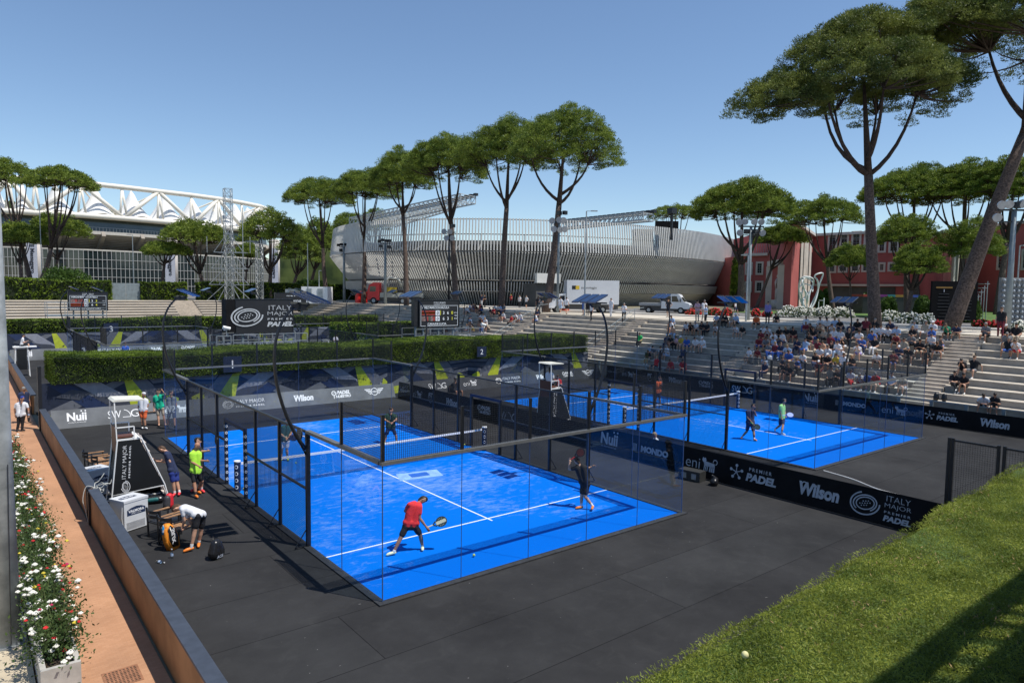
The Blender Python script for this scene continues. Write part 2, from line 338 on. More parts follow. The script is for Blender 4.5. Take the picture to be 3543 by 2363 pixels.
# dark carpet with laid rectangles
def carpetmat():
    m = bpy.data.materials.new('black_carpet'); m.use_nodes = True; n, l = nod(m); b = n['Principled BSDF']; tc = n.new('ShaderNodeTexCoord')
    bt = n.new('ShaderNodeTexBrick'); bt.inputs['Scale'].default_value = 1; bt.inputs['Brick Width'].default_value = 12.0; bt.inputs['Row Height'].default_value = 2.0
    bt.inputs['Color1'].default_value = (.035, .0355, .0365, 1); bt.inputs['Color2'].default_value = (.030, .030, .031, 1); bt.inputs['Mortar'].default_value = (.012, .012, .013, 1); bt.inputs['Mortar Size'].default_value = .012; bt.inputs['Mortar Smooth'].default_value = .4; bt.inputs['Bias'].default_value = .1
    l.new(tc.outputs['Object'], bt.inputs['Vector'])
    ns = n.new('ShaderNodeTexNoise'); ns.inputs['Scale'].default_value = .35; ns.inputs['Detail'].default_value = 9; ns.inputs['Roughness'].default_value = .65; l.new(tc.outputs['Object'], ns.inputs['Vector'])
    rp = n.new('ShaderNodeValToRGB'); rp.color_ramp.elements[0].color = (.62, .62, .64, 1); rp.color_ramp.elements[1].color = (1.3, 1.3, 1.3, 1); rp.color_ramp.elements[0].position = .3; rp.color_ramp.elements[1].position = .72
    l.new(ns.outputs['Fac'], rp.inputs[0]); mx = n.new('ShaderNodeMix'); mx.data_type = 'RGBA'; mx.blend_type = 'MULTIPLY'; mx.inputs[0].default_value = 1
    l.new(bt.outputs['Color'], mx.inputs[6]); l.new(rp.outputs[0], mx.inputs[7]); l.new(mx.outputs[2], b.inputs['Base Color'])
    sp = n.new('ShaderNodeTexNoise'); sp.inputs['Scale'].default_value = 9; sp.inputs['Detail'].default_value = 2; l.new(tc.outputs['Object'], sp.inputs['Vector'])
    sr = n.new('ShaderNodeValToRGB'); sr.color_ramp.elements[0].position = .755; sr.color_ramp.elements[1].position = .79; sr.color_ramp.elements[0].color = (0, 0, 0, 1); sr.color_ramp.elements[1].color = (.16, .155, .15, 1); l.new(sp.outputs['Fac'], sr.inputs[0])
    s2 = n.new('ShaderNodeTexNoise'); s2.inputs['Scale'].default_value = 1.6; s2.inputs['Detail'].default_value = 10; s2.inputs['Roughness'].default_value = .7; s2.inputs['Distortion'].default_value = 1.2; l.new(tc.outputs['Object'], s2.inputs['Vector'])
    s3 = n.new('ShaderNodeValToRGB'); s3.color_ramp.elements[0].position = .52; s3.color_ramp.elements[1].position = .74; s3.color_ramp.elements[0].color = (0, 0, 0, 1); s3.color_ramp.elements[1].color = (.008, .008, .0075, 1); l.new(s2.outputs['Fac'], s3.inputs[0])
    a1 = n.new('ShaderNodeMix'); a1.data_type = 'RGBA'; a1.blend_type = 'ADD'; a1.inputs[0].default_value = 1; l.new(mx.outputs[2], a1.inputs[6]); l.new(sr.outputs[0], a1.inputs[7])
    a2 = n.new('ShaderNodeMix'); a2.data_type = 'RGBA'; a2.blend_type = 'ADD'; a2.inputs[0].default_value = 1; l.new(a1.outputs[2], a2.inputs[6]); l.new(s3.outputs[0], a2.inputs[7]); l.new(a2.outputs[2], b.inputs['Base Color'])
    f = n.new('ShaderNodeTexNoise'); f.inputs['Scale'].default_value = 70; f.inputs['Detail'].default_value = 3; l.new(tc.outputs['Object'], f.inputs['Vector'])
    bp = n.new('ShaderNodeBump'); bp.inputs['Strength'].default_value = .35; bp.inputs['Distance'].default_value = .01; l.new(f.outputs['Fac'], bp.inputs['Height']); l.new(bp.outputs[0], b.inputs['Normal'])
    b.inputs['Roughness'].default_value = .95; b.inputs['Specular IOR Level'].default_value = .12; return m
carpet = carpetmat()
sheet('court_surround', rect(-8.95, -19.5, 27.6, 15.7), 0.0, carpet, 'black carpet laid around the two padel courts', .04)
sheet('court_surround', rect(-8.95, 19.6, 27.6, 51.2), 0.0, carpet, 'black carpet laid around the far padel courts behind the hedge', .04)
sheet('lower_walk', rect(-12.6, 55.4, 27.6, 90), 0.02, asphalt, 'grey floor in front of the far stand', .04)

# ---- court floors
def courtmat(name, sand):
    m = bpy.data.materials.new(name); m.use_nodes = True; n, l = nod(m); b = n['Principled BSDF']; tc = n.new('ShaderNodeTexCoord')
    n1 = n.new('ShaderNodeTexNoise'); n1.inputs['Scale'].default_value = .16; n1.inputs['Detail'].default_value = 3
    mp = n.new('ShaderNodeMapping'); mp.inputs['Scale'].default_value = (1.0, 1.9, 1); mp.inputs['Rotation'].default_value = (0, 0, .55); l.new(tc.outputs['Object'], mp.inputs[0])
    n2 = n.new('ShaderNodeTexNoise'); n2.inputs['Scale'].default_value = 2.6; n2.inputs['Detail'].default_value = 12; n2.inputs['Roughness'].default_value = .68; n2.inputs['Distortion'].default_value = .6
    l.new(tc.outputs['Object'], n1.inputs['Vector']); l.new(mp.outputs[0], n2.inputs['Vector'])
    ad = n.new('ShaderNodeMath'); ad.operation = 'MULTIPLY_ADD'; ad.inputs[1].default_value = 1.15; l.new(n1.outputs['Fac'], ad.inputs[0]); l.new(n2.outputs['Fac'], ad.inputs[2])
    rp = n.new('ShaderNodeValToRGB'); rp.color_ramp.elements[0].position = .5; rp.color_ramp.elements[1].position = .72
    rp.color_ramp.elements[0].color = (0, .148, .63, 1); rp.color_ramp.elements[1].color = (.15, .28, .62, 1)
    sb_ = n.new('ShaderNodeMath'); sb_.operation = 'MULTIPLY_ADD'; sb_.inputs[1].default_value = .8; sb_.inputs[2].default_value = -.52+sand*1.0; l.new(ad.outputs[0], sb_.inputs[0]); l.new(sb_.outputs[0], rp.inputs[0])
    n3 = n.new('ShaderNodeTexNoise'); n3.inputs['Scale'].default_value = .3; n3.inputs['Detail'].default_value = 4; l.new(tc.outputs['Object'], n3.inputs['Vector'])
    r3 = n.new('ShaderNodeValToRGB'); r3.color_ramp.elements[0].color = (.97, .975, .98, 1); r3.color_ramp.elements[1].color = (1.02, 1.02, 1.02, 1); r3.color_ramp.elements[0].position = .3; r3.color_ramp.elements[1].position = .7; l.new(n3.outputs['Fac'], r3.inputs[0])
    mx = n.new('ShaderNodeMix'); mx.data_type = 'RGBA'; mx.blend_type = 'MULTIPLY'; mx.inputs[0].default_value = 1; l.new(rp.outputs[0], mx.inputs[6]); l.new(r3.outputs[0], mx.inputs[7])
    l.new(mx.outputs[2], b.inputs['Base Color']); b.inputs['Roughness'].default_value = .95; b.inputs['Specular IOR Level'].default_value = .05
    f = n.new('ShaderNodeTexNoise'); f.inputs['Scale'].default_value = 90; l.new(tc.outputs['Object'], f.inputs['Vector'])
    bp = n.new('ShaderNodeBump'); bp.inputs['Strength'].default_value = .2; bp.inputs['Distance'].default_value = .008; l.new(f.outputs['Fac'], bp.inputs['Height']); l.new(bp.outputs[0], b.inputs['Normal']); return m
blue_sandy = courtmat('blue_turf_sandy', .135); blue_clean = courtmat('blue_turf_clean', .045)
def court_floor(cx, cy, hw, hl, m, label):
    o = MB().box((-hw+.03, -hl+.03, -.03), (hw-.03, hl-.03, .012)).build('court_floor', m, loc=(cx, cy, 0)); tag(o, label, kind='structure')
    L = MB(); w = .05; s = hl/10
    for q in (-1, 1):
        L.box((-hw+.05, q*6.95*s-w/2, .012), (hw-.05, q*6.95*s+w/2, .016)); a, b = sorted((q*.0, q*7.18*s)); 
    L.box((-w/2, -7.18*s, .012), (w/2, -6.95*s-w/2, .016)); L.box((-w/2, -6.95*s+w/2, .012), (w/2, 6.95*s-w/2, .016)); L.box((-w/2, 6.95*s+w/2, .012), (w/2, 7.18*s, .016))
    L.build('court_line', white_line, o); return o
fl1 = court_floor(0, 0, 5, 10, blue_sandy, 'blue padel court floor with sandy scuffs, nearest the camera')
C2 = (18.28, 0.05); court_floor(C2[0], C2[1], 4.9, 9.75, blue_clean, 'clean blue padel court floor below the crowded stand')
court_floor(0, 35.3, 5, 10, blue_clean, 'blue padel court floor behind the first hedge')
court_floor(C2[0], 35.3, 4.9, 9.75, blue_clean, 'blue padel court floor behind the hedge beside the scoreboard')
# faded advert on the near court floor seen through the net
cm = MB(); cm.prism([(-.1,-2.0),(1.5,-2.25),(1.75,-1.4),(.2,-1.15)], .012, .0165, 2, mat('floor_print_pale', (.25,.42,.75), .8, 0, .2, 4)); cm.prism([(.45,-1.85),(1.15,-1.95),(1.25,-1.5),(.55,-1.4)], .0165, .019, 2, mat('floor_print_blue', (.02,.12,.5), .8))
cm.build('floor_print', None, fl1)

# ---- glass and cages
glass = glassmat('court_glass', (.94, .97, .99), 1.45, (.85, .93, 1.0), .5)
joint_m = mat('glass_joint_navy', (.05, .09, .20), .4)
def wires(mb, a, b, z0, z1, step=.05, t=.0058):
    a = Vector((a[0], a[1], 0)); b = Vector((b[0], b[1], 0)); L = (b-a).length; d = (b-a)/L; n = max(1, round(L/step))
    al = abs(d.x) > .5
    for i in range(n+1):
        p = a+d*(L*i/n); mb.box((p.x-t/2, p.y-t/2, z0), (p.x+t/2, p.y+t/2, z1))
    k = max(1, round((z1-z0)/step))
    for i in range(k+1):
        z = z0+(z1-z0)*i/k
        if al: mb.box((min(a.x, b.x), a.y-t/2, z-t/2), (max(a.x, b.x), a.y+t/2, z+t/2))
        else: mb.box((a.x-t/2, min(a.y, b.y), z-t/2), (a.x+t/2, max(a.y, b.y), z+t/2))
def post_ads(parent, x, y, z0, z1, n, m=None):
    for i in range(n):
        z = z0+(z1-z0)*(i+.5)/n; b = MB(); pts = []
        for q in range(12): a = 2*math.pi*q/12; pts += [(.038*math.cos(a), .048*math.sin(a)), (.020*math.cos(a), .028*math.sin(a))]
        F = [(2*k, (2*k+2) % 24, (2*k+3) % 24, 2*k+1) for k in range(12)]
        b.add([(x-.0525, y-p[0], z+.01+p[1]) for p in pts], F); b.add([(x+p[0], y-.0525, z+.01+p[1]) for p in pts], F); b.build('printed_mark', m or white_ink, parent)
def cage(cx, cy, hw, hl, label, hi=True):
    s = hl/10; r = thing('padel_court_cage', label, 'court cage', (cx, cy, 0))
    # kerb frame
    k = MB()
    for q in (-1, 1): k.box((q*(hw+.04)-.09, -hl-.13, 0), (q*(hw+.04)+.09, hl+.13, .035)); k.box((-hw+.05, q*(hl+.04)-.09, 0), (hw-.05, q*(hl+.04)+.09, .035))
    k.build('kerb_frame', rubber_kerb, r)
    P = lambda x, y, h, w=.08, nm='post': MB().box((x-w/2, y-w/2, .035), (x+w/2, y+w/2, h)).build(nm, black_metal, r)
    def glassp(a, b, h=3.0):
        d = (Vector(b)-Vector(a)).normalized()*.006; a = Vector(a)+d; b = Vector(b)-d
        if abs(b[0]-a[0]) > abs(b[1]-a[1]): MB().box((min(a[0], b[0]), a[1]-.006, .036), (max(a[0], b[0]), a[1]+.006, h-.03)).build('glass_panel', glass, r)
        else: MB().box((a[0]-.006, min(a[1], b[1]), .036), (a[0]+.006, max(a[1], b[1]), h-.03)).build('glass_panel', glass, r)
    for e in (-1, 1):
        y = e*hl
        jt = MB()
        for i in range(1, 5): jt.box((-hw+i*2*hw/5-.004, y-.009, .036), (-hw+i*2*hw/5+.004, y+.009, 2.955))
        for sx in (-1, 1): jt.box((sx*hw-.009, e*(hl-2*s)-.004, .036), (sx*hw+.009, e*(hl-2*s)+.004, 2.955)); jt.box((sx*hw-.009, y-.009, .036), (sx*hw+.009, y+.009, 2.955))
        jt.build('glass_joints', joint_m, r)
        for i in range(5): glassp((-hw+i*2*hw/5, y), (-hw+(i+1)*2*hw/5, y))
        MB().box((-hw-.05, y-.065, 2.96), (hw+.05, y+.065, 3.03)).build('top_rail', rail_metal, r)
        m = MB(); wires(m, (-hw, y), (hw, y), 3.03, 4.0); m.build('wire_mesh', black_metal, r)
        for i in range(6): MB().box((-hw+i*2*hw/5-.03, y-.03, 3.03), (-hw+i*2*hw/5+.03, y+.03, 4.02)).build('mesh_post', black_metal, r)
        for sx in (-1, 1):
            x = sx*hw; ya, yb, yc = e*hl, e*(hl-2*s), e*(hl-4*s)
            glassp((x, ya), (x, yb)); glassp((x, yb), (x, yc))
            m = MB(); wires(m, (x, ya), (x, yb), 3.03, 4.0); m.build('wire_mesh', black_metal, r)
            MB().box((x-.03, yb-.03, 3.03), (x+.03, yb+.03, 4.02)).build('mesh_post', black_metal, r)
            a, b = sorted((ya-e*.07, yc)); MB().box((x-.065, a, 2.96), (x+.065, b, 3.03)).build('top_rail', rail_metal, r)
            for yy in (yc, e*4*s, e*2*s):
                P(x, yy, 2.95, .10 if yy == yc else .08)
                MB().bar((x, yy, .55), (x+sx*.34, yy, .05), .022).bar((x, yy, .05), (x+sx*.36, yy, .05), .022).build('foot_brace', black_metal, r)
            a, b = sorted((yc, e*1.0*s)); m = MB(); wires(m, (x, a), (x, b), .04, 2.95); m.build('wire_mesh', black_metal, r)
    for sx in (-1, 1):
        x = sx*hw
        MB().box((x-.035, -6*s+.05, 2.95), (x+.035, 6*s-.05, 3.0)).build('top_rail', black_metal, r)
        for q in (-1, 1):
            MB().box((x-.028, min(q*6*s, q*s), 1.48), (x+.028, max(q*6*s, q*s), 1.52)).build('mid_rail', black_metal, r)
            pd = MB().box((x-.05, q*s*1.0-.05, .035), (x+.05, q*s*1.0+.05, 2.15)).build('door_post_padding', black_metal, r)
            if hi and sx < 0: post_ads(pd, x, q*s*1.0, .1, 2.1, 9)
        MB().box((x-.05, -s-.05, 2.15), (x+.05, s+.05, 2.25)).build('door_header_padding', mat('navy_padding', (.012, .018, .05), .6), r)
        m = MB(); wires(m, (x, -s), (x, s), 2.25, 2.95, .05); m.build('wire_mesh', black_metal, r)
    return r
cg1 = cage(0, 0, 5, 10, 'glass and black mesh cage around the nearest blue court')
cg2 = cage(C2[0], C2[1], 4.9, 9.75, 'glass and black mesh cage around the court below the crowded stand')
dup(cg1, (0, 35.3, 0), label='glass and mesh cage beyond the first hedge, left one'); dup(cg2, (C2[0], 35.3, 0), label='glass and mesh cage beyond the first hedge, right one by the scoreboard')
netm = mat('net_cord', (.008, .012, .03), .8); tape_m = mat('net_tape_white', (.78, .78, .78), .6, 0, .06, 15)
def net(cx, cy, hw, label, hi=True):
    r = thing('padel_net', label, 'net', (cx, cy, 0))
    m = MB(); wires(m, (-hw+.12, 0), (hw-.12, 0), .03, .86, .045, .005); m.build('net_mesh', netm, r)
    b = MB(); n = 10
    for i in range(n):
        x0, x1 = -hw+.12+(2*hw-.24)*i/n, -hw+.12+(2*hw-.24)*(i+1)/n; z = lambda x: .84+.035*(x/hw)**2
        b.add([(x0,-.012,z(x0)),(x1,-.012,z(x1)),(x1,.012,z(x1)),(x0,.012,z(x0)),(x0,-.012,z(x0)+.08),(x1,-.012,z(x1)+.08),(x1,.012,z(x1)+.08),(x0,.012,z(x0)+.08)], [(3,2,1,0),(4,5,6,7),(0,1,5,4),(1,2,6,5),(2,3,7,6),(3,0,4,7)])
    b.build('net_tape', tape_m, r)
    for s in (-1, 1):
        p = MB().tube([(s*hw, 0, .03), (s*hw, 0, .98)], .10, 14).build('net_post', mat('post_cover_navy', (.012, .02, .05), .5), r)
        MB().tube([(s*hw, 0, .98), (s*hw, 0, 1.02)], .105, 14).build('post_cap', white_paint, p)
        if hi:
            for i in range(4):
                z = .17+.22*i; rr = MB()
                for q in range(12):
                    a, a2 = 2*math.pi*q/12, 2*math.pi*(q+1)/12
                    g_ = lambda t, k: (lambda ph: (s*hw+.1035*math.cos(ph), .1035*math.sin(ph), z+k*1.2*math.sin(t)))(R(-125)+k*math.cos(t)/.1)
                    rr.add([g_(a, .055), g_(a2, .055), g_(a2, .034), g_(a, .034)], [(0, 1, 2, 3)])
                rr.build('printed_mark', white_ink, p)
    return r
n1 = net(0, 0, 4.95, 'white taped net across the nearest blue court'); n2 = net(C2[0], C2[1], 4.8, 'white taped net across the court below the crowded stand')
dup(n1, (0, 35.3, 0), label='net of the left far court behind the hedge'); dup(n2, (C2[0], 35.3, 0), label='net of the right far court behind the hedge')

# ---- curved court lamps
def lamp_template(sx, panels=3):
    r = thing('court_lamp', 'x', 'court lamp')
    pts = [(0, 0, .0)]; 
    ctrl = [Vector((-.04, 0, 2.55)), Vector((-.78, 0, 3.6)), Vector((-1.25, 0, 5.6)), Vector((-.15, 0, 6.25))]
    cv = []
    for i in range(17):
        t = i/16; cv.append(ctrl[0]*(1-t)**3+ctrl[1]*3*t*(1-t)**2+ctrl[2]*3*t*t*(1-t)+ctrl[3]*t**3)
    cv = [Vector((-p.x*sx, p.y, p.z)) for p in cv]
    MB().tube(cv, [.05-.018*i/16 for i in range(17)], 8, black_metal).bar((0, 0, 2.35), cv[3], .03).build('curved_arm', black_metal, r, smooth=True)
    hx = -.05*-sx; h = MB(); h.bar((cv[-1].x, -.55, 6.24), (cv[-1].x, .55, 6.24), .05, .05); h.prism([(cv[-1].x-.1, 6.08), (cv[-1].x+.1, 6.08), (cv[-1].x+.26, 6.22), (cv[-1].x-.26, 6.22)], -.06, .06, 1); h.build('lamp_bracket', black_metal, r)
    for i in range(panels):
        y = -.40+.80*i/(panels-1); x = cv[-1].x; t = .22
        p = MB(); P = []
        for (a, b, c) in ((-.31,-.2,0),(.31,-.2,0),(.31,.2,0),(-.31,.2,0),(-.31,-.2,.05),(.31,-.2,.05),(.31,.2,.05),(-.31,.2,.05)):
            P.append((x-sx*.26+sx*a, y+b*.78, 6.36+c+a*.42))
        P = [(q[0], q[1], q[2]) for q in P]; p.add(P, [(3,2,1,0),(4,5,6,7),(0,1,5,4),(1,2,6,5),(2,3,7,6),(3,0,4,7)]); p.build('lamp_panel', blue_glass, r)
    return r
lt = {-1: lamp_template(-1), 1: lamp_template(1)}
spots = []
for (cx, cy, hw, hl, nm) in ((0, 0, 5, 10, 'nearest court'), (C2[0], C2[1], 4.9, 9.75, 'court below the crowd')):
    for sx in (-1, 1):
        for e in (-1, 1): spots.append((cx+sx*(hw+.02), cy+e*hl*.6, sx, 'curved black lamp on the %s corner of the %s, %s side' % ('near' if e < 0 else 'far', nm, 'left' if sx < 0 else 'right')))
for (cx, cy) in ((0, 35.3), (18.28, 35.3)):
    for sx in (-1, 1):
        for e in (-1, 1): spots.append((cx+sx*5, cy+e*6, sx, 'curved lamp on the %s corner of the %s court behind the hedge, %s side' % ('near' if e < 0 else 'far', 'left' if cx == 0 else 'right', 'left' if sx < 0 else 'right')))
used = set()
for x, y, sx, lb in spots:
    if sx in used: dup(lt[sx], (x, y, 0), 0, lb, 'curved lamps around the courts')
    else: used.add(sx); lt[sx].location = (x, y, 0); tag(lt[sx], lb, None, 'curved lamps around the courts')

# ---- brown wall along the path
rust = mat('rusty_brown_wall', (.27, .125, .045), .6, 0, .25, 1.0, col2=(.36, .18, .075), bump=.1)
cap_m = mat('dark_wall_cap', (.045, .055, .075), .6, 0, .15, 4)
def wallseg(y0, y1, h, label, x=-9.1):
    w = wthing('boundary_wall', label, 'wall', (x, (y0+y1)/2, 0), 'brown walls along the path')
    MB().box((x-.05, y0, -.02), (x+.05, y1, h)).build('wall_panel', rust, w)
    MB().box((x-.09, y0, h), (x+.16, y1, h+.05)).build('wall_cap', cap_m, w)
    MB().box((x+.052, y0+.01, 0), (x+.10, y1-.01, h)).build('wall_lining', mat('pale_lining', (.45, .38, .30), .8), w)
    for yy in (y0+.06, y1-.06): MB().box((x-.11, yy-.05, -.02), (x-.052, yy+.05, h)).build('end_post', black_metal, w)
    return w
wallseg(-14.6, -.75, .92, 'long brown wall with dark cap nearest the camera')
wallseg(-.5, 14.9, .92, 'brown wall with dark cap between the path and the umpire chair')
wallseg(20, 52, .92, 'distant brown wall beside the path past the hedge')
tag(MB().box((-9.2, 15.0, 0), (-9.05, 15.12, 2.9)).build('gate_post', black_metal), 'tall dark post at the corner of the mural and path', 'post')

# ================================================================== HEDGES
hedge_m = leafmat('hedge_leaf', (.03, .058, .007), (.16, .23, .02), 1.1, .6, .22)
hedge_core = mat('hedge_core', (.012, .02, .006), .95, 0, .3, 2)
grass_hedge_m = leafmat('near_hedge_leaf', (.13, .165, .020), (.30, .34, .055), 1.6, .5, .35)
def hedge(name_label, x0, x1, y0, y1, z0, z1, dens, size, m, seed, faces='ftlrb', wav=.12):
    rng = np.random.default_rng(seed); r = wthing('hedge', name_label, 'hedge', ((x0+x1)/2, (y0+y1)/2, z0))
    ph = rng.uniform(0, 6, 8)
    def ztop(x, y): return z1+wav*(np.sin(x*.55+ph[0])*.5+np.sin(x*1.3+ph[1])*.25+np.sin(x*.21+ph[2])*.6+np.sin(y*1.1+ph[3])*.25)
    def yfr(x, z): return wav*(np.sin(x*.7+ph[4])*.5+np.sin(x*1.9+ph[5]+z)*.3+np.sin(z*2+ph[6])*.3)
    # core
    n = max(4, int((x1-x0)/1.0)); b = MB(); xs = np.linspace(x0+.08, x1-.08, n)
    for i in range(n-1):
        a, c = xs[i], xs[i+1]; za, zc = ztop(a, y0)-.1-wav*.4, ztop(c, y0)-.1-wav*.4
        b.add([(a,y0+.1+wav*.5,z0),(c,y0+.1+wav*.5,z0),(c,y1-.1-wav*.5,z0),(a,y1-.1-wav*.5,z0),(a,y0+.12+wav*.5,za),(c,y0+.12+wav*.5,zc),(c,y1-.12-wav*.5,zc),(a,y1-.12-wav*.5,za)], [(3,2,1,0),(4,5,6,7),(0,1,5,4),(1,2,6,5),(2,3,7,6),(3,0,4,7)])
    b.build('woody_core', hedge_core, r)
    PP = []; NN = []
    def put(P, N): PP.append(P); NN.append(N)
    Lx, Ly, Lz = x1-x0, y1-y0, z1-z0
    if 'f' in faces:
        k = int(Lx*Lz*dens); x = rng.uniform(x0, x1, k); z = rng.uniform(z0, z1, k); put(np.stack([x, y0+yfr(x, z)+rng.uniform(-.03, .12, k), z], 1), np.tile([0, -1, .3], (k, 1)))
    if 'b' in faces:
        k = int(Lx*Lz*dens*.5); x = rng.uniform(x0, x1, k); z = rng.uniform(z0, z1, k); put(np.stack([x, y1-yfr(x, z)-rng.uniform(-.03, .12, k), z], 1), np.tile([0, 1, .3], (k, 1)))
    for ch, xx, sg in (('l', x0, -1), ('r', x1, 1)):
        if ch in faces:
            k = int(Ly*Lz*dens); y = rng.uniform(y0, y1, k); z = rng.uniform(z0, z1, k); put(np.stack([xx+sg*rng.uniform(-.12, .04, k), y, z], 1), np.tile([sg, 0, .3], (k, 1)))
    k = int(Lx*Ly*dens*1.2); x = rng.uniform(x0, x1, k); y = rng.uniform(y0, y1, k); an = rng.uniform(0, 6.28, k); put(np.stack([x, y, ztop(x, y)-rng.uniform(-.03, .1, k)], 1), np.stack([np.cos(an), np.sin(an), np.full(k, .15)], 1))
    P = np.concatenate(PP); N = np.concatenate(NN).astype(float); q, f = leaves(P, N, size, .45, rng, 0, .7)
    me = rawmesh('foliage', q-np.array(WORG[r.name]), f, m); o = bpy.data.objects.new('foliage', me); coll.objects.link(o); o.parent = r; return r
hedge('clipped hedge behind the patterned screen of the near courts', -8.6, 26.2, 15.5, 19.2, 1.95, 3.24, 760, .075, hedge_m, 3)
hedge('clipped hedge beyond the far courts carrying the number 3', -9.0, 27.0, 51.6, 55.2, 1.9, 3.45, 130, .2, hedge_m, 4)
hedge('short hedge block right of the big screen in front of the shaded stand', 17, 27.4, 41.5, 43, .5, 3.1, 120, .2, hedge_m, 9)
hedge('long tall hedge on top of the far stand, left part', -45, 6.6, 101.2, 104, ZT, 7.3, 26, .45, hedge_m, 5, 'flr', .2)
hedge('narrow hedge block on the far stand right of the gate', 10.8, 17.6, 101.2, 104, ZT, 7.3, 30, .45, hedge_m, 6, 'flr', .2)
hedge('long tall hedge on top of the far stand, right part', 19.5, 50.5, 101.2, 104, ZT, 7.3, 26, .45, hedge_m, 8, 'flr', .2)
# near hedge, its clipped top seen close
def near_hedge():
    rng = np.random.default_rng(21); r = wthing('hedge', 'bright green clipped hedge top in the near right corner', 'hedge', (1, -19.5, 0))
    x0, x1 = -9.5, 15.0
    fr = lambda x: -18.93+(x+9.5)*.045+.035*np.sin(x*1.7)+.02*np.sin(x*4.1); bk = lambda x: fr(x)-2.45
    zt = lambda x, y: 3.2+.03*np.sin(x*.9+y)+.025*np.sin(x*2.3-y*1.7)-np.clip((fr(x)-.12-y), -.12, 0)*-.5-np.clip(bk(x)+.35-y, 0, .35)*.9
    b = MB(); xs = np.linspace(x0, x1, 30)
    for i in range(29):
        a, c = xs[i], xs[i+1]
        b.add([(a, bk(a)+.1, 0), (c, bk(c)+.1, 0), (c, fr(c)-.08, 0), (a, fr(a)-.08, 0), (a, bk(a)+.3, 3.08), (c, bk(c)+.3, 3.08), (c, fr(c)-.1, 3.13), (a, fr(a)-.1, 3.13)], [(3,2,1,0),(4,5,6,7),(0,1,5,4),(1,2,6,5),(2,3,7,6),(3,0,4,7)])
    b.build('woody_core', mat('near_hedge_core', (.05, .085, .015), .95, 0, .4, 6), r)
    k = 330000; x = x0+(x1-x0)*rng.uniform(0, 1, k)**1.45; t = rng.uniform(0, 1, k); y = fr(x)-t*2.45
    P = np.stack([x, y, zt(x, y)-.035+rng.uniform(-.02, .03, k)], 1); an = rng.uniform(0, 6.28, k); N = np.stack([np.cos(an), np.sin(an), rng.uniform(0, 1.3, k)], 1)
    k2 = 30000; x = rng.uniform(x0, x1, k2); z = 3.2-rng.uniform(0, 1, k2)**1.5*1.4; P2 = np.stack([x, fr(x)+rng.uniform(-.05, .03, k2), z], 1)
    P = np.concatenate([P, P2]); N = np.concatenate([N, np.tile([0, 1., .5], (k2, 1))])
    q, f = leaves(P, N, .042, .2, rng, 0, .5); me = rawmesh('foliage', q-np.array(WORG[r.name]), f, grass_hedge_m); o = bpy.data.objects.new('foliage', me); coll.objects.link(o); o.parent = r
    k = 9000; x = x0+(x1-x0)*rng.uniform(0, 1, k)**1.45; y = fr(x)-rng.uniform(0, 1, k)*2.45; sel = (np.sin(x*2.1+y*3.3)+np.sin(x*.7-y*5.1)+rng.normal(0, .7, k)) > .9; x, y = x[sel], y[sel]
    q, f = leaves(np.stack([x, y, zt(x, y)-.01], 1), np.tile([0, 0, .4], (len(x), 1)), .05, .2, rng, 0, .9); me = rawmesh('dry_twigs', q-np.array(WORG[r.name]), f, mat('dry_twig', (.30, .20, .09), .8)); o = bpy.data.objects.new('dry_twigs', me); coll.objects.link(o); o.parent = r
near_hedge()
ball_m = mat('tennis_ball', (.58, .62, .12), .8, 0, .08, 30)
def tball(p, label, r=.034, m=None):
    tag(MB().ball((0, 0, r), r, m or ball_m, 14, 8).build('padel_ball', m or ball_m, loc=p, smooth=True), label, 'ball', 'padel balls')
tball(W(1710, 1515, z=3.2)+Vector((0, 0, .02)), 'pale yellow ball lying on the clipped hedge top', m=mat('old_ball', (.62, .58, .30), .8, 0, .1, 30))
# unseen wall and railings beside the camera, added to shade the hedge corner
tb = wthing('hedge_shade_blocker', 'unseen added wall with railings that shades the near hedge corner', 'building', (4, -24.5, 0))
MB().box((-6.2, -26.2, -.05), (16, -23.3, 7.0)).build('wall', concrete, tb)
rb = MB(); rb.box((-6.2, -23.4, 7.9), (16, -23.34, 7.96))
for i in range(60): rb.box((-6.2+i*.37, -23.39, 7.0), (-6.17+i*.37, -23.36, 7.9))
rb.build('railing', pole_grey, tb)  # bars added out of view to streak the shade
ph = MB().box((-6.8, -22.65, -.05), (16, -22.3, 7.3)).build('shade_wall', concrete, tb); rb = MB()
for i in range(44): rb.box((-6.8+i*.5, -22.55, 7.3), (-6.8+i*.5+.12, -22.4, 8.5))
rb.box((-6.8, -22.6, 8.5), (16, -22.35, 8.62)).build('shade_slats', concrete, tb)  # slats added to break up the edge of the cast shade
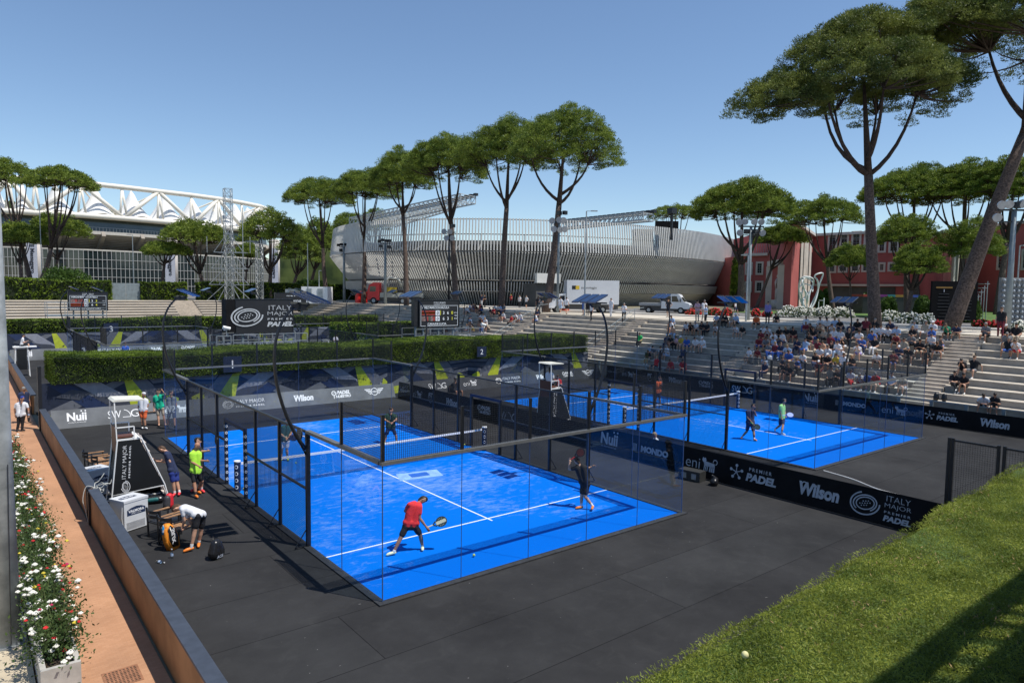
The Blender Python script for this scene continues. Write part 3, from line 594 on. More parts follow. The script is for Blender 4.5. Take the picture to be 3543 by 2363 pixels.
# ================================================================== MURAL SCREENS and BANNERS
PALM = [mat('mural_navy', (.018, .024, .045), .55), mat('mural_grey', (.13, .135, .155), .55), mat('mural_lime', (.42, .47, .035), .55), mat('mural_blue', (.018, .032, .085), .55), mat('mural_pale', (.25, .255, .29), .55), mat('mural_slate', (.055, .06, .078), .55)]
def mural(x0, x1, y, z0, z1, label, seed):
    r = wthing('patterned_screen', label, 'screen', ((x0+x1)/2, y, z0)); H = z1-z0
    MB().box((x0, y, z0), (x1, y+.04, z1)).build('screen_panel', PALM[0], r)
    U = 6.2; n = int(math.ceil((x1-x0)/U)); b = MB()
    base = [[(0,.30),(2.9,.95),(3.6,.95),(.3,.05),(0,.05),1],[(0,.02),(0,.22),(1.5,.30),(3.1,.02),2],[(1.2,.98),(2.3,.98),(5.2,.0),(4.0,.0),4],[(2.0,.62),(3.3,.55),(4.6,.25),(4.3,.05),(3.5,.05),5],
            [(.2,.98),(1.0,.98),(3.3,.15),(2.6,.0),3],[(3.4,.98),(3.75,.98),(4.6,.42),(4.1,.0),(3.8,.0),2],[(3.75,.98),(4.4,.98),(5.3,.45),(4.7,.28),1],[(4.9,.05),(6.2,.05),(6.2,.30),(5.1,.42),4],[(5.15,.08),(5.75,.06),(5.9,.42),(5.3,.55),2],
            [(4.5,.98),(6.2,.98),(6.2,.90),(4.7,.84),1],[(4.7,.78),(6.2,.84),(6.2,.74),(4.9,.66),5],[(5.0,.60),(6.2,.68),(6.2,.58),(5.2,.50),1],[(1.5,.55),(2.0,.72),(1.2,.82),(.5,.66),5]]
    for i in range(n):
        for j, P in enumerate(base):
            c = P[-1]; Q = [(x0+i*U+p[0]*U/6.2, z0+p[1]*H) for p in P[:-1]]
            if i % 2: Q = [(x0+(2*i+1)*U-q[0]+x0, q[1]) for q in Q]
            Q = [(min(max(q[0], x0), x1), q[1]) for q in Q]
            b.add([(q[0], y-.003-.0018*j, q[1]) for q in Q], [tuple(range(len(Q)))], PALM[c])
    # ragged spray edges under some patches
    rr = random.Random(seed)
    for i in range(int((x1-x0)*5)):
        x = x0+rr.random()*(x1-x0-.1); zz = z0+H*(.28+.3*math.sin(x*1.1)**2); h = rr.uniform(.04, .16)*H; c = PALM[rr.choice((0, 0, 3, 5))]
        b.add([(x, y-.026, zz), (x+rr.uniform(.03, .09), y-.026, zz), (x+rr.uniform(.0, .05), y-.026, zz-h*.5)], [(0, 1, 2)], c)
    b.build('pattern', None, r); return r
mural(-9.0, 8.99, 15.9, 0.0, 2.0, 'patterned navy and lime screen below the hedge behind the nearest court', 1)
mural(9.0, 26.6, 15.9, 0.0, 2.0, 'patterned screen behind the court below the crowded stand', 2)
mural(-9.0, 9.0, 51.2, .0, 2.3, 'distant patterned screen behind the left far court', 3)
mural(9.3, 27.0, 51.2, .0, 2.3, 'distant patterned screen behind the right far court', 4)
def banner(label, a, b, h, lean, m, logos, cat='banner', ink=None, back=False, lh=.62):
    """a -> b on the floor, left to right for the reader; lean = top offset away from the reader"""
    a = Vector((a[0], a[1], 0)); b = Vector((b[0], b[1], 0)); e = (b-a).normalized(); nrm = Vector((e.y, -e.x, 0))   # towards reader
    r = wthing('advertising_banner', label, 'banner', tuple((a+b)/2))
    top = Vector((0, 0, h))-nrm*lean; up = top.normalized(); out = e.cross(up)
    if out.dot(nrm) < 0: out = -out
    A = a+Vector((0, 0, .012)); Bq = b+Vector((0, 0, .012)); th = -nrm*.03
    n = max(2, int((b-a).length/.9)); mb = MB(); P = []; F = []
    for i in range(n+1):
        p = A+(Bq-A)*(i/n); w = nrm*(.006*math.sin(i*2.1)); P += [p, p+top+w, p+th, p+top+th+w]
    for i in range(n): k = 4*i; F += [(k, k+4, k+5, k+1), (k+2, k+3, k+7, k+6), (k+1, k+5, k+7, k+3)]
    F += [(0, 1, 3, 2), (4*n, 4*n+2, 4*n+3, 4*n+1)]
    mb.add(P, F); mb.build('banner_panel', m, r)
    for kd, p, sc in logos:
        t = (Vector((p[0], p[1], 0))-a).dot(e); c = a+e*t+Vector((0, 0, .012))+top*.52
        put_logo(kd, c, e, up, h*lh*sc, ink or white_ink, r, off=.012)
    return r
g1 = 14.85
banner('long grey banner along the back of the nearest court', (-8.75, g1-.2), (8.9, g1-.2), .82, .32, grey_vinyl, [('nuii', (-7.75, 0), 1), ('swag', (-5.85, 0), .95), ('eni', (-3.45, 0), .95), ('italy', (-.05, 0), 1.02), ('wilson', (3.15, 0), .85), ('nuestro', (5.45, 0), 1), ('wings', (7.55, 0), 1)])
banner('long black banner along the back of the court below the stand', (9.3, g1-.2), (26.9, g1-.2), .82, .32, mat('charcoal_vinyl', (.045, .047, .05), .5, 0, .3, .8), [('swag', (12, 0), .95), ('eni', (14.6, 0), .95), ('italy', (17.9, 0), 1.02), ('wilson', (20.9, 0), .8), ('nuestro', (23.5, 0), .9), ('wings', (25.6, 0), 1)])
xb = 8.85
banner('long black banner dividing the two courts', (xb, 14.3), (xb, -15.6), .98, .10, black_vinyl, [('majorset', (0, 13.6), .7), ('eni', (0, 12.1), .85), ('fit', (0, 10.6), .9), ('wilson', (0, 8.4), .72), ('nuestro', (0, 5.4), .8), ('swag', (0, 3.5), .8)]+[('nuii', (0, -3.3), 1.0), ('mondo', (0, -5.5), .82), ('eni', (0, -7.85), .95), ('premier', (0, -9.95), 1.05), ('wilson', (0, -12.2), .82), ('italy4', (0, -14.1), 1.12)], ink=mat('silver_ink', (.42, .44, .48), .6))
xr = 27.15
banner('black banner along the foot of the crowded stand', (xr, 14.4), (xr, -16.5), .95, .06, black_vinyl, [('majorset', (0, 13.9), .7), ('eni', (0, 12.2), .85), ('fit', (0, 10.1), .9), ('wilson', (0, 7.8), .75), ('nuestro', (0, 5.2), .85), ('swag', (0, 2.5), .9), ('nuii', (0, -2.1), 1.0), ('mondo', (0, -4.5), .8), ('eni', (0, -6.8), .95), ('premier', (0, -9.1), .95), ('wilson', (0, -11.4), .8)], ink=mat('silver_ink', (.42, .44, .48), .6))
banner('grey banner along the back of the left far court', (-8.7, 50.2), (8.9, 50.2), .95, .3, grey_vinyl, [('nuii', (-7.6, 0), 1), ('italy', (-1, 0), 1.3), ('wilson', (3, 0), 1), ('nuestro', (5.6, 0), 1)])
banner('grey banner along the back of the right far court', (9.3, 50.2), (26.9, 50.2), .95, .3, grey_vinyl, [('italy', (12, 0), 1.2), ('italy', (16.5, 0), 1.2), ('swag', (20.9, 0), 1), ('wings', (24.4, 0), 1)])
# number boards on the hedges
def numboard(t, x, y, z, s, label):
    r = wthing('number_board', label, 'sign', (x, y, z)); MB().box((x-s*.55, y-.04, z-s*.5), (x+s*.55, y, z+s*.5)).build('board', mat('board_navy', (.012, .02, .045), .5), r)
    put_logo('='+t, (x, y-.041, z), (1, 0, 0), (0, 0, 1), s*.5, white_ink, r, off=.004)
p1 = W(523, 668+0, y=15.3)
for t, k, a, b_, y, s, lb in (('1', 'w5', 305, 1058, 15.32, .85, 'dark number 1 board on the hedge behind the nearest court'), ('2', 'y5', 625, 745, 15.32, .7, 'dark number 2 board on the hedge behind the right court'), ('3', 'w4', 1130, 700, 51.4, 1.1, 'dark number 3 board on the second hedge')):
    p = V(k, a, b_, y=y); numboard(t, p.x, y, p.z, s, lb)

# ================================================================== STANDS
TX, TZ, DX, DZ, NT = 27.9, 1.15, .85, .345, 10
def tierz(k): return TZ+DZ*k
sections = [(-26, -8.3, 'stand block with few spectators at the right edge'), (-6.7, 4.1, 'most crowded stand block'), (5.6, 17.5, 'stand block left of the crowd'), (19.1, 30.6, 'stand block behind the right hedge end'), (32.2, 45, 'shaded stand block under the row of pines'), (46.5, 60, 'shaded stand block behind the far scoreboard'), (61.5, 75, 'shaded far stand block'), (76.5, 88, 'last stand block before the corner')]
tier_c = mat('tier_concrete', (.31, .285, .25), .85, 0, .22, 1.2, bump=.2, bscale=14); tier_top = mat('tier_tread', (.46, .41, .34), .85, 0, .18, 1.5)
def stand_block(y0, y1, label):
    r = wthing('seating_stand', label, 'seating stand', (TX, (y0+y1)/2, 0))
    for k in range(NT):
        x = TX+DX*k; z = tierz(k); zb = 0 if k == 0 else tierz(k-1)
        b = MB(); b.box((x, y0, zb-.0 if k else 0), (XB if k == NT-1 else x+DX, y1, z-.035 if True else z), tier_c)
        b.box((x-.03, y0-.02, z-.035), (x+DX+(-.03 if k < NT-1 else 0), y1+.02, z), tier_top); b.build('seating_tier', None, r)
    return r
for y0, y1, lb in sections: stand_block(y0, y1, lb)
step_m = mat('step_stone', (.43, .37, .30), .85, 0, .2, 2)
for i in range(len(sections)-1):
    y0, y1 = sections[i][1], sections[i+1][0]
    r = wthing('stand_staircase', ['narrow steps at the right end of the crowd', 'sunlit steps beside the crowd', 'broad sunlit steps at the end of the hedge', 'steps beside the shaded stand', 'shaded steps behind the far scoreboard', 'far shaded steps between the last blocks', 'last far steps before the corner'][i], 'stairs', (TX, (y0+y1)/2, 0))
    n = 21; b = MB(); xs_ = TX-.58; st_ = (TX+DX*9-.03-xs_)/(n-1)
    for s in range(n):
        z = .86+s*(tierz(NT-1)-.012-.86)/(n-1); x = xs_+s*st_; b.box((x, y0+.025, max(0, z-.6)), (x+st_*1.6 if s < n-1 else XB-.01, y1-.025, z))
    b.build('steps', step_m, r)
def handrail(y, label, x0=TX-1.2, z0=0.0):
    r = wthing('handrail', label, 'handrail', (TX, y, 0)); b = MB(); m = 35.45; f = lambda x: z0+(x-x0)*(tierz(9)-z0)/(35.55-x0)
    b.tube([(x0, y, f(x0)+.95), (m, y, f(m)+.95), (m+1.2, y, ZT+.95)], .028, 6); b.tube([(x0, y, f(x0)+.5), (m, y, f(m)+.5)], .018, 5)
    for i in range(8): x = x0+.1+(m-x0-.1)*i/7; b.bar((x, y, f(x)-.3), (x, y, f(x)+.95), .035)
    b.build('rail', pole_grey, r)
handrail(19.0, 'steel handrail beside the broad sunlit steps'); handrail(32.1, 'steel handrail beside the shaded steps'); handrail(46.4, 'far steel handrail in the shaded stand')
# low steel rail at the foot of the stand
fr_ = wthing('foot_railing', 'low dark railing in front of the lowest bench', 'railing', (27.6, 0, 0)); b = MB(); b.box((27.55, -17, 1.18), (27.6, 17.4, 1.23))
for i in range(22): b.box((27.53, -16.5+i*1.6, 0), (27.62, -16.35+i*1.6, 1.18))
b.build('rail', pole_grey, fr_)
# far stand (runs along x, facing the camera)
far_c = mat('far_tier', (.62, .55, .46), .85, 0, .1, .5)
def far_block(x0, x1, label):
    r = wthing('seating_stand', label, 'seating stand', ((x0+x1)/2, 95, 0))
    for k in range(12):
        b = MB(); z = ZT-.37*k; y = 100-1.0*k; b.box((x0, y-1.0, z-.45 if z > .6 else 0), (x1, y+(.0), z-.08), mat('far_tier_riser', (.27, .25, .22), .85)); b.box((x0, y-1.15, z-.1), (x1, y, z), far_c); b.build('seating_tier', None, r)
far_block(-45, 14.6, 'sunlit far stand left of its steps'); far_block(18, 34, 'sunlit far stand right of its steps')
r = wthing('stand_staircase', 'pale worn steps in the far stand', 'stairs', (16.3, 95, 0)); b = MB()
for s in range(24): b.box((14.65, 88+s*.5, 0), (17.95, 100, .05+ZT*(s+1)/24.3))
b.build('steps', step_m, r)

# ================================================================== PROMENADE AND STREET
sheet('pavement', rect(XB+.02, YN, 44, 99.5), ZT+.01, promen, 'pale stone promenade above the stand', .02)
sheet('road', rect(46.0, -60, 62, 260), ZT+.008, asphalt, 'grey asphalt avenue behind the promenade', .02)
sheet('pavement', rect(44.0, -60, 45.9, 260), ZT+.13, mat('kerb_pale', (.50, .47, .42), .85), 'pale kerb strip along the avenue', .13)
sheet('lawn', [(62.2, -60), (62.2, 30), (80, 30), (140, 12), (160, -60)], ZT+.05, lawn_m, 'green lawn in front of the red building', .06)
sheet('road', rect(-60, 104.5, 46, 150), ZT+.006, asphalt, 'street behind the tall hedge', .02)

# ---- pines
pine_leaf = leafmat('pine_needles', (.055, .10, .014), (.24, .30, .042), 1.1, .55, .22)
pine_near = leafmat('pine_needles_near', (.05, .08, .018), (.21, .24, .05), .6, .55, .25)
green_leaf = leafmat('broad_leaf', (.03, .065, .012), (.10, .17, .03), 1.0, .5, .25)
def barkmat():
    m = mat('pine_bark', (.065, .045, .037), .95, 0, .3, 9, col2=(.17, .12, .095), bump=1.0, bscale=14); return m
bark = barkmat(); limb_m = mat('pine_limb', (.055, .038, .03), .95, 0, .3, 4)
def tree(name, base, crown_c, rx, ry, rz, label, trunk_r=.32, seed=0, npuff=110, per=90, leaf=.34, mleaf=None, fork=.62, group=None, bend=(0, 0), cat='pine tree', under=.32, limbs=7, puff=None, extra=None, flat=1.0):
    """base: world foot; crown_c: world centre of the crown's underside; ellipsoid dome of radii rx (x), ry (y), rz (height)"""
    rg = np.random.default_rng(seed); base = Vector(base); C_ = Vector(crown_c); mleaf = mleaf or pine_leaf
    r = wthing(name, label, cat, tuple(base), group); tr = MB(); axis = C_-base; H = axis.length
    fk = base+axis*fork+Vector((bend[0], bend[1], 0)); mid = base.lerp(fk, .5)+Vector((bend[0]*.8+rg.normal()*.02*H, bend[1]*.8+rg.normal()*.02*H, 0))
    def bez(a, b, c, n): return [a*(1-t)**2+b*2*t*(1-t)+c*t*t for t in [i/n for i in range(n+1)]]
    tp = bez(base-Vector((0, 0, .2)), mid, fk, 8); tr.tube(tp, [trunk_r*(1.18-.42*i/8) for i in range(9)], 10, bark)
    pts = []; nrm = []; ends = []
    vols = [(C_, rx, ry, rz, 1.0)]+[(Vector(e[0]), e[1], e[2], e[3], e[4]) for e in (extra or [])]
    for c, ax, ay, az, wgt in vols:
        for i in range(int(npuff*wgt)):
            th = rg.uniform(0, 2*math.pi); q = rg.uniform(0, 1)**.5; hz = math.sqrt(max(0, 1-q*q))
            if rg.uniform() < under: z = rg.uniform(.22, .75)*hz*az
            else: z = az*hz*rg.uniform(.72, 1.0)
            wob = 1+.13*math.sin(3*th+seed)+.08*math.sin(5*th+seed*2)
            ends.append(Vector((c.x+ax*q*wob*math.cos(th), c.y+ay*q*wob*math.sin(th), c.z+z*(1+.12*math.sin(th*2+seed)))))
    pr = puff or max(.45, .17*min(rx, ry)); P = []; N = []
    for e in ends:
        s = pr*rg.uniform(.7, 1.3); k = int(per*rg.uniform(.6, 1.3)); d = rg.normal(0, 1, (k, 3)); d /= np.linalg.norm(d, axis=1, keepdims=True); rr_ = rg.uniform(.55, 1, (k, 1))
        d[:, 2] = np.where(d[:, 2] < -.1, d[:, 2]*.45, d[:, 2]); P.append(np.array(e)+d*rr_*[s, s, s*.60*flat]); d2 = d.copy(); d2[:, 2] += .45; N.append(d2)
    P = np.concatenate(P); N = np.concatenate(N); q, f = leaves(P, N, leaf, .26, rg, .08, .6)
    me = rawmesh('crown', q-np.array(base), f, mleaf); o = bpy.data.objects.new('crown', me); coll.objects.link(o); o.parent = r
    # limbs
    tgt = rg.permutation(len(ends)); heads = []
    for i in range(limbs):
        a = 2*math.pi*(i+rg.uniform(-.25, .25))/limbs; rad = rg.uniform(.35, .6)
        h = Vector((C_.x+rx*rad*math.cos(a), C_.y+ry*rad*math.sin(a), C_.z+rz*rg.uniform(.0, .22))); heads.append(h)
        st = tp[-1] if i % 2 else tp[-1].lerp(C_, rg.uniform(.05, .30)); mdl = Vector((st.x+(h.x-st.x)*rg.uniform(.65, .9), st.y+(h.y-st.y)*rg.uniform(.65, .9), st.z+(h.z-st.z)*rg.uniform(.22, .42)))
        tr.tube(bez(st, mdl, h, 6), [trunk_r*(.48-.30*k/6) for k in range(7)], 7, limb_m)
    tr.tube([tp[-1], C_+Vector((0, 0, rz*.35))], [trunk_r*.75, trunk_r*.25], 8, limb_m)
    for j in tgt[:min(len(ends), 85)]:
        e = ends[j]; h = min(heads, key=lambda w: (w-e).length); mdl = h.lerp(e, .5)+Vector((0, 0, -.04*rz-rg.uniform(0, .08)*(h-e).length))
        tr.tube(bez(h, mdl, e, 3), [trunk_r*.17, trunk_r*.13, trunk_r*.09, trunk_r*.05], 5, limb_m, cap=False)
    tr.build('trunk', None, r, smooth=True); return r
def pine_px(bu, bv, d, u0, u1, vt, vb, label, base=None, depthf=1.0, **kw):
    """place a pine from where it stands: foot pixel / depth, crown extent"""
    dd = d
    cl = W(u0, (vt+vb)/2, d=dd); cr = W(u1, (vt+vb)/2, d=dd); top = W((u0+u1)/2, vt, d=dd); bot = W((u0+u1)/2, vb, d=dd)
    rx = (cr-cl).length/2; c = (cl+cr)/2; c.z = bot.z
    b = base if base is not None else W(bu, bv, d=dd); b = Vector((b[0], b[1], ZT if base is None else base[2]))
    return tree('pine_tree', b, c, rx*.93, rx*.93*depthf, (top.z-bot.z)*.95, label, **kw)
def depth(p): return (Vector(p)-Vector(CAM)).dot(RC @ Vector((0, 0, -1)))
G1 = 'row of umbrella pines along the promenade'
rowp = [((38, 34.0, ZT), 1178, 1412, 250, 378, 'tallest pine of the row, rightmost, in front of the silver arena', .40, .74),
        ((38.3, 42.3, ZT), 1072, 1265, 276, 372, 'second tallest pine of the row, leaning trunk, left of the tallest', .36, .70),
        ((38.3, 52.0, ZT), 945, 1115, 310, 398, 'pine with wide forked limbs above the arena, third from the right of the row', .36, .62),
        ((38.3, 64.8, ZT), 862, 985, 343, 425, 'fourth pine from the right of the row before the arena', .34, .76),
        ((38.3, 78.5, ZT), 772, 905, 388, 445, 'pine beside the red crane truck, fifth from the right of the row', .34, .6),
        ((38.3, 92.0, ZT), 664, 800, 408, 462, 'leftmost pine of the row with a deep forked trunk', .36, .55)]
for i, (b, u0, u1, vt, vb, lb, tr_, fk) in enumerate(rowp):
    w_ = (u1-u0)*.10; u0 -= w_; u1 += w_; vb += 8
    pine_px(0, 0, depth(b), u0, u1, vt, vb, lb, base=b, trunk_r=tr_, seed=30+i, npuff=600, per=165, leaf=.22, fork=fk, group=G1, puff=.72, depthf=.95, limbs=5, under=.35)
# the two near pines at the right
bA = Vector((37.4, -1.1, ZT)); dA = depth(bA)
def at(u, v, dz=0): return W(u, v, d=dA+dz)
def mpp(d): return 1.50702*d/FPX
tree('pine_tree', bA, at(1980, 250), 6.6, 5.6, 5.6, 'big near pine with a leaning crown and pale scaly trunk behind the crowd', trunk_r=.37, seed=71, npuff=680, per=190, leaf=.18, mleaf=pine_near, fork=.70, under=.4, limbs=6, puff=.60, bend=(.3, 0),
     extra=[(at(1800, 262), 3.2, 3.2, 2.6, .32), (at(2105, 225), 3.3, 3.4, 3.0, .32), (at(1990, 120), 4.4, 4, 2.4, .4)])
bB = Vector((40.9, -4.4, ZT)); dB = depth(bB)
tree('pine_tree', bB, W(2425, 120, d=dB), 9.0, 7.5, 6.5, 'big pine leaning right behind the black schedule board, at the right edge', trunk_r=.46, seed=72, npuff=680, per=190, leaf=.18, mleaf=pine_near, fork=.70, under=.4, limbs=6, puff=.65, bend=(.0, 0),
     extra=[(W(2185, 95, d=dB), 3.9, 3.6, 3.4, .45), (W(2300, 60, d=dB), 5, 5, 4, .4)])
# pines further off
G2 = 'pines between the arena and the red building'
far = [(1700, 690, 88, 1588, 1822, 410, 500, 'spreading pine between the arena and the red building', dict(trunk_r=.45, fork=.5)),
       (1735, 690, 105, 1735, 1855, 515, 560, 'small flat pine in front of the red building corner', dict(trunk_r=.25, fork=.6)),
       (1915, 690, 96, 1790, 1990, 452, 515, 'pine with a sparse crown left of the near trunk', dict(trunk_r=.3, fork=.55)),
       (1955, 700, 78, 1905, 1998, 562, 612, 'young thin pine with a small crown before the tall windows', dict(trunk_r=.12, fork=.7)),
       (2085, 700, 74, 2015, 2145, 492, 560, 'bushy pine with a round crown in front of the tall windows', dict(trunk_r=.3, fork=.6)),
       (2075, 700, 70, 2050, 2160, 560, 630, 'round low pine beside the black schedule board', dict(trunk_r=.25, fork=.62)),
       (2110, 690, 100, 1970, 2225, 384, 462, 'tall pine of the dark group above the red building', dict(trunk_r=.4, fork=.6)),
       (2205, 690, 96, 2095, 2345, 372, 462, 'second tall pine of the dark group above the red building', dict(trunk_r=.4, fork=.6)),
       (2290, 700, 90, 2240, 2420, 355, 450, 'pine crown at the right edge behind the floodlight mast', dict(trunk_r=.4, fork=.6)),
       (2215, 700, 72, 2165, 2300, 500, 590, 'loose crowned pine right of the leaning trunk', dict(trunk_r=.2, fork=.6)),
       (1560, 690, 190, 1480, 1620, 470, 500, 'distant pine behind the arena', dict(trunk_r=.4, fork=.6))]
for i, (bu, bv, d, u0, u1, vt, vb, lb, kw) in enumerate(far):
    pine_px(bu, bv, d, u0, u1, vt, vb, lb, seed=50+i, npuff=750 if u1-u0 > 200 else 300, per=115, leaf=.30 if d > 80 else .22, puff=.7 if d > 80 else .5, group=G2, **kw)
G3 = 'pines in front of the big stadium'
lef = [(75, 640, 125, -60, 85, 365, 425, 'pine crown cut by the left edge of the picture', dict(trunk_r=.4, fork=.5)),
       (72, 648, 118, 60, 222, 385, 432, 'leaning forked pine in front of the stadium, near the left edge', dict(trunk_r=.42, fork=.45, bend=(.8, 0))),
       (45, 645, 122, -5, 95, 510, 560, 'low pine behind the tall hedge at the far left', dict(trunk_r=.3)),
       (130, 645, 128, 70, 192, 492, 545, 'low wide pine left of the round bush', dict(trunk_r=.3)),
       (370, 645, 122, 330, 428, 556, 585, 'small pine in front of the white banner pillar', dict(trunk_r=.3, fork=.75)),
       (470, 645, 124, 372, 518, 503, 560, 'wide flat pine left of the scaffold tower', dict(trunk_r=.4, fork=.45)),
       (622, 645, 124, 548, 690, 480, 560, 'pine right of the scaffold tower', dict(trunk_r=.42, fork=.45)),
       (560, 650, 160, 535, 602, 560, 590, 'small distant pine beside the white lattice mast', dict(trunk_r=.3)),
       (665, 655, 150, 640, 740, 515, 600, 'dark pine behind the white container', dict(trunk_r=.4)),
       (705, 655, 155, 690, 775, 500, 580, 'dark pine at the left end of the arena', dict(trunk_r=.4)),
       (800, 650, 190, 760, 850, 488, 530, 'distant pine above the left end of the arena', dict(trunk_r=.4)),
       (860, 650, 200, 820, 900, 480, 530, 'distant pine rising behind the arena rim', dict(trunk_r=.4))]
for i, (bu, bv, d, u0, u1, vt, vb, lb, kw) in enumerate(lef):
    pine_px(bu, bv, d, u0, u1, vt, vb, lb, seed=80+i, npuff=260, per=80, leaf=.42, puff=.9, group=G3, **kw)
def bush(label, c, rx, ry, rz, m=None, n=5000, leaf=.3, seed=0, name='bush', cat='bush', group=None, flowers=None, stem=True):
    rg = np.random.default_rng(seed); c = Vector(c); r = wthing(name, label, cat, tuple(c), group)
    P = []; k = 26; cs = rg.normal(0, 1, (k, 3)); cs /= np.linalg.norm(cs, axis=1, keepdims=True); cs[:, 2] = abs(cs[:, 2])
    for q in cs:
        cc = np.array([c.x+q[0]*rx*.68, c.y+q[1]*ry*.68, c.z+rz*(.18+q[2]*.6)]); d = rg.normal(0, 1, (n//k, 3)); d /= np.linalg.norm(d, axis=1, keepdims=True); P.append(cc+d*rg.uniform(.6, 1, (n//k, 1))*np.array([rx*.42, ry*.42, rz*.34]))
    P = np.concatenate(P); P = P[P[:, 2] > c.z-.02]; N = P-np.array(c); N /= np.linalg.norm(N, axis=1, keepdims=True)+1e-6
    q, f = leaves(P, N, leaf, .5, rg, .2, .6); me = rawmesh('foliage', q-np.array(c), f, m or green_leaf); o = bpy.data.objects.new('foliage', me); coll.objects.link(o); o.parent = r
    if stem:
        s = MB()
        for i in range(5): a = i*1.3; s.tube([c, c+Vector((math.cos(a)*rx*.4, math.sin(a)*ry*.4, rz*.6))], [max(.02, .03*rz), .01], 5)
        s.build('stem', limb_m, r)
    for fm, cnt, fs in (flowers or []):
        idx = rg.permutation(len(P))[:cnt]; b = MB()
        for p in P[idx]: b.ball(tuple(p+(p-np.array(c))*.06), fs*rg.uniform(.6, 1.2), None, 5, 3)
        b.build('blossoms', fm, r)
    return r
for i, (u, v, d, wd_, ht, lb) in enumerate([(150, 648, 118, 60, 72, 'large round green bush behind the tall hedge on the left'), (715, 660, 130, 48, 48, 'light green bushy tree behind the white container'), (680, 660, 134, 25, 36, 'smaller green bush left of the white container'), (2215, 690, 62, 34, 64, 'bright green shrub behind the black schedule board'), (2040, 690, 68, 20, 50, 'leafy shrub right of the near trunk'), (1890, 690, 100, 14, 50, 'dark narrow cypress like shrub at the red building entrance'), (1995, 690, 92, 16, 50, 'light green young tree at the red building entrance'), (2120, 690, 66, 20, 55, 'young tree left of the black schedule board')]):
    b = W(u, v, d=d); s = mpp(d); bush(lb, (b.x, b.y, ZT), wd_*s, wd_*s, ht*s, green_leaf, 5500, .42 if d > 80 else .25, 200+i)
cyp = W(1690, 690, d=118); bush('tall dark cypress beside the arena', (cyp.x, cyp.y, ZT), 1.2, 1.2, 9, hedge_m, 4000, .4, 215, 'cypress_tree', 'tree')
# wooded hills far behind
hl = MB(); 
for k, (u0, u1, vt, d) in enumerate([(-100, 150, 462, 520), (120, 330, 470, 560), (260, 480, 505, 600), (640, 880, 520, 420), (-300, 800, 560, 640)]):
    a, b_ = W(u0, 680, d=d), W(u1, 680, d=d); n = 24
    for i in range(n):
        t = i/(n-1); p = a.lerp(b_, t); top = W(u0+(u1-u0)*t, vt, d=d).z; h = max(4, (top-ZT)*math.sin(math.pi*min(max(t, .08), .92))**.5)
        hl.ball((p.x, p.y, ZT-2), 1, None, 9, 5, (18, 18, h+2))
hm = leafmat('hill_woods', (.02, .035, .01), (.06, .08, .02), .12, .9, 0)
ho = hl.build('hill', hm, smooth=True, origin=False); tag(ho, 'wooded hills behind the stadium', kind='structure')

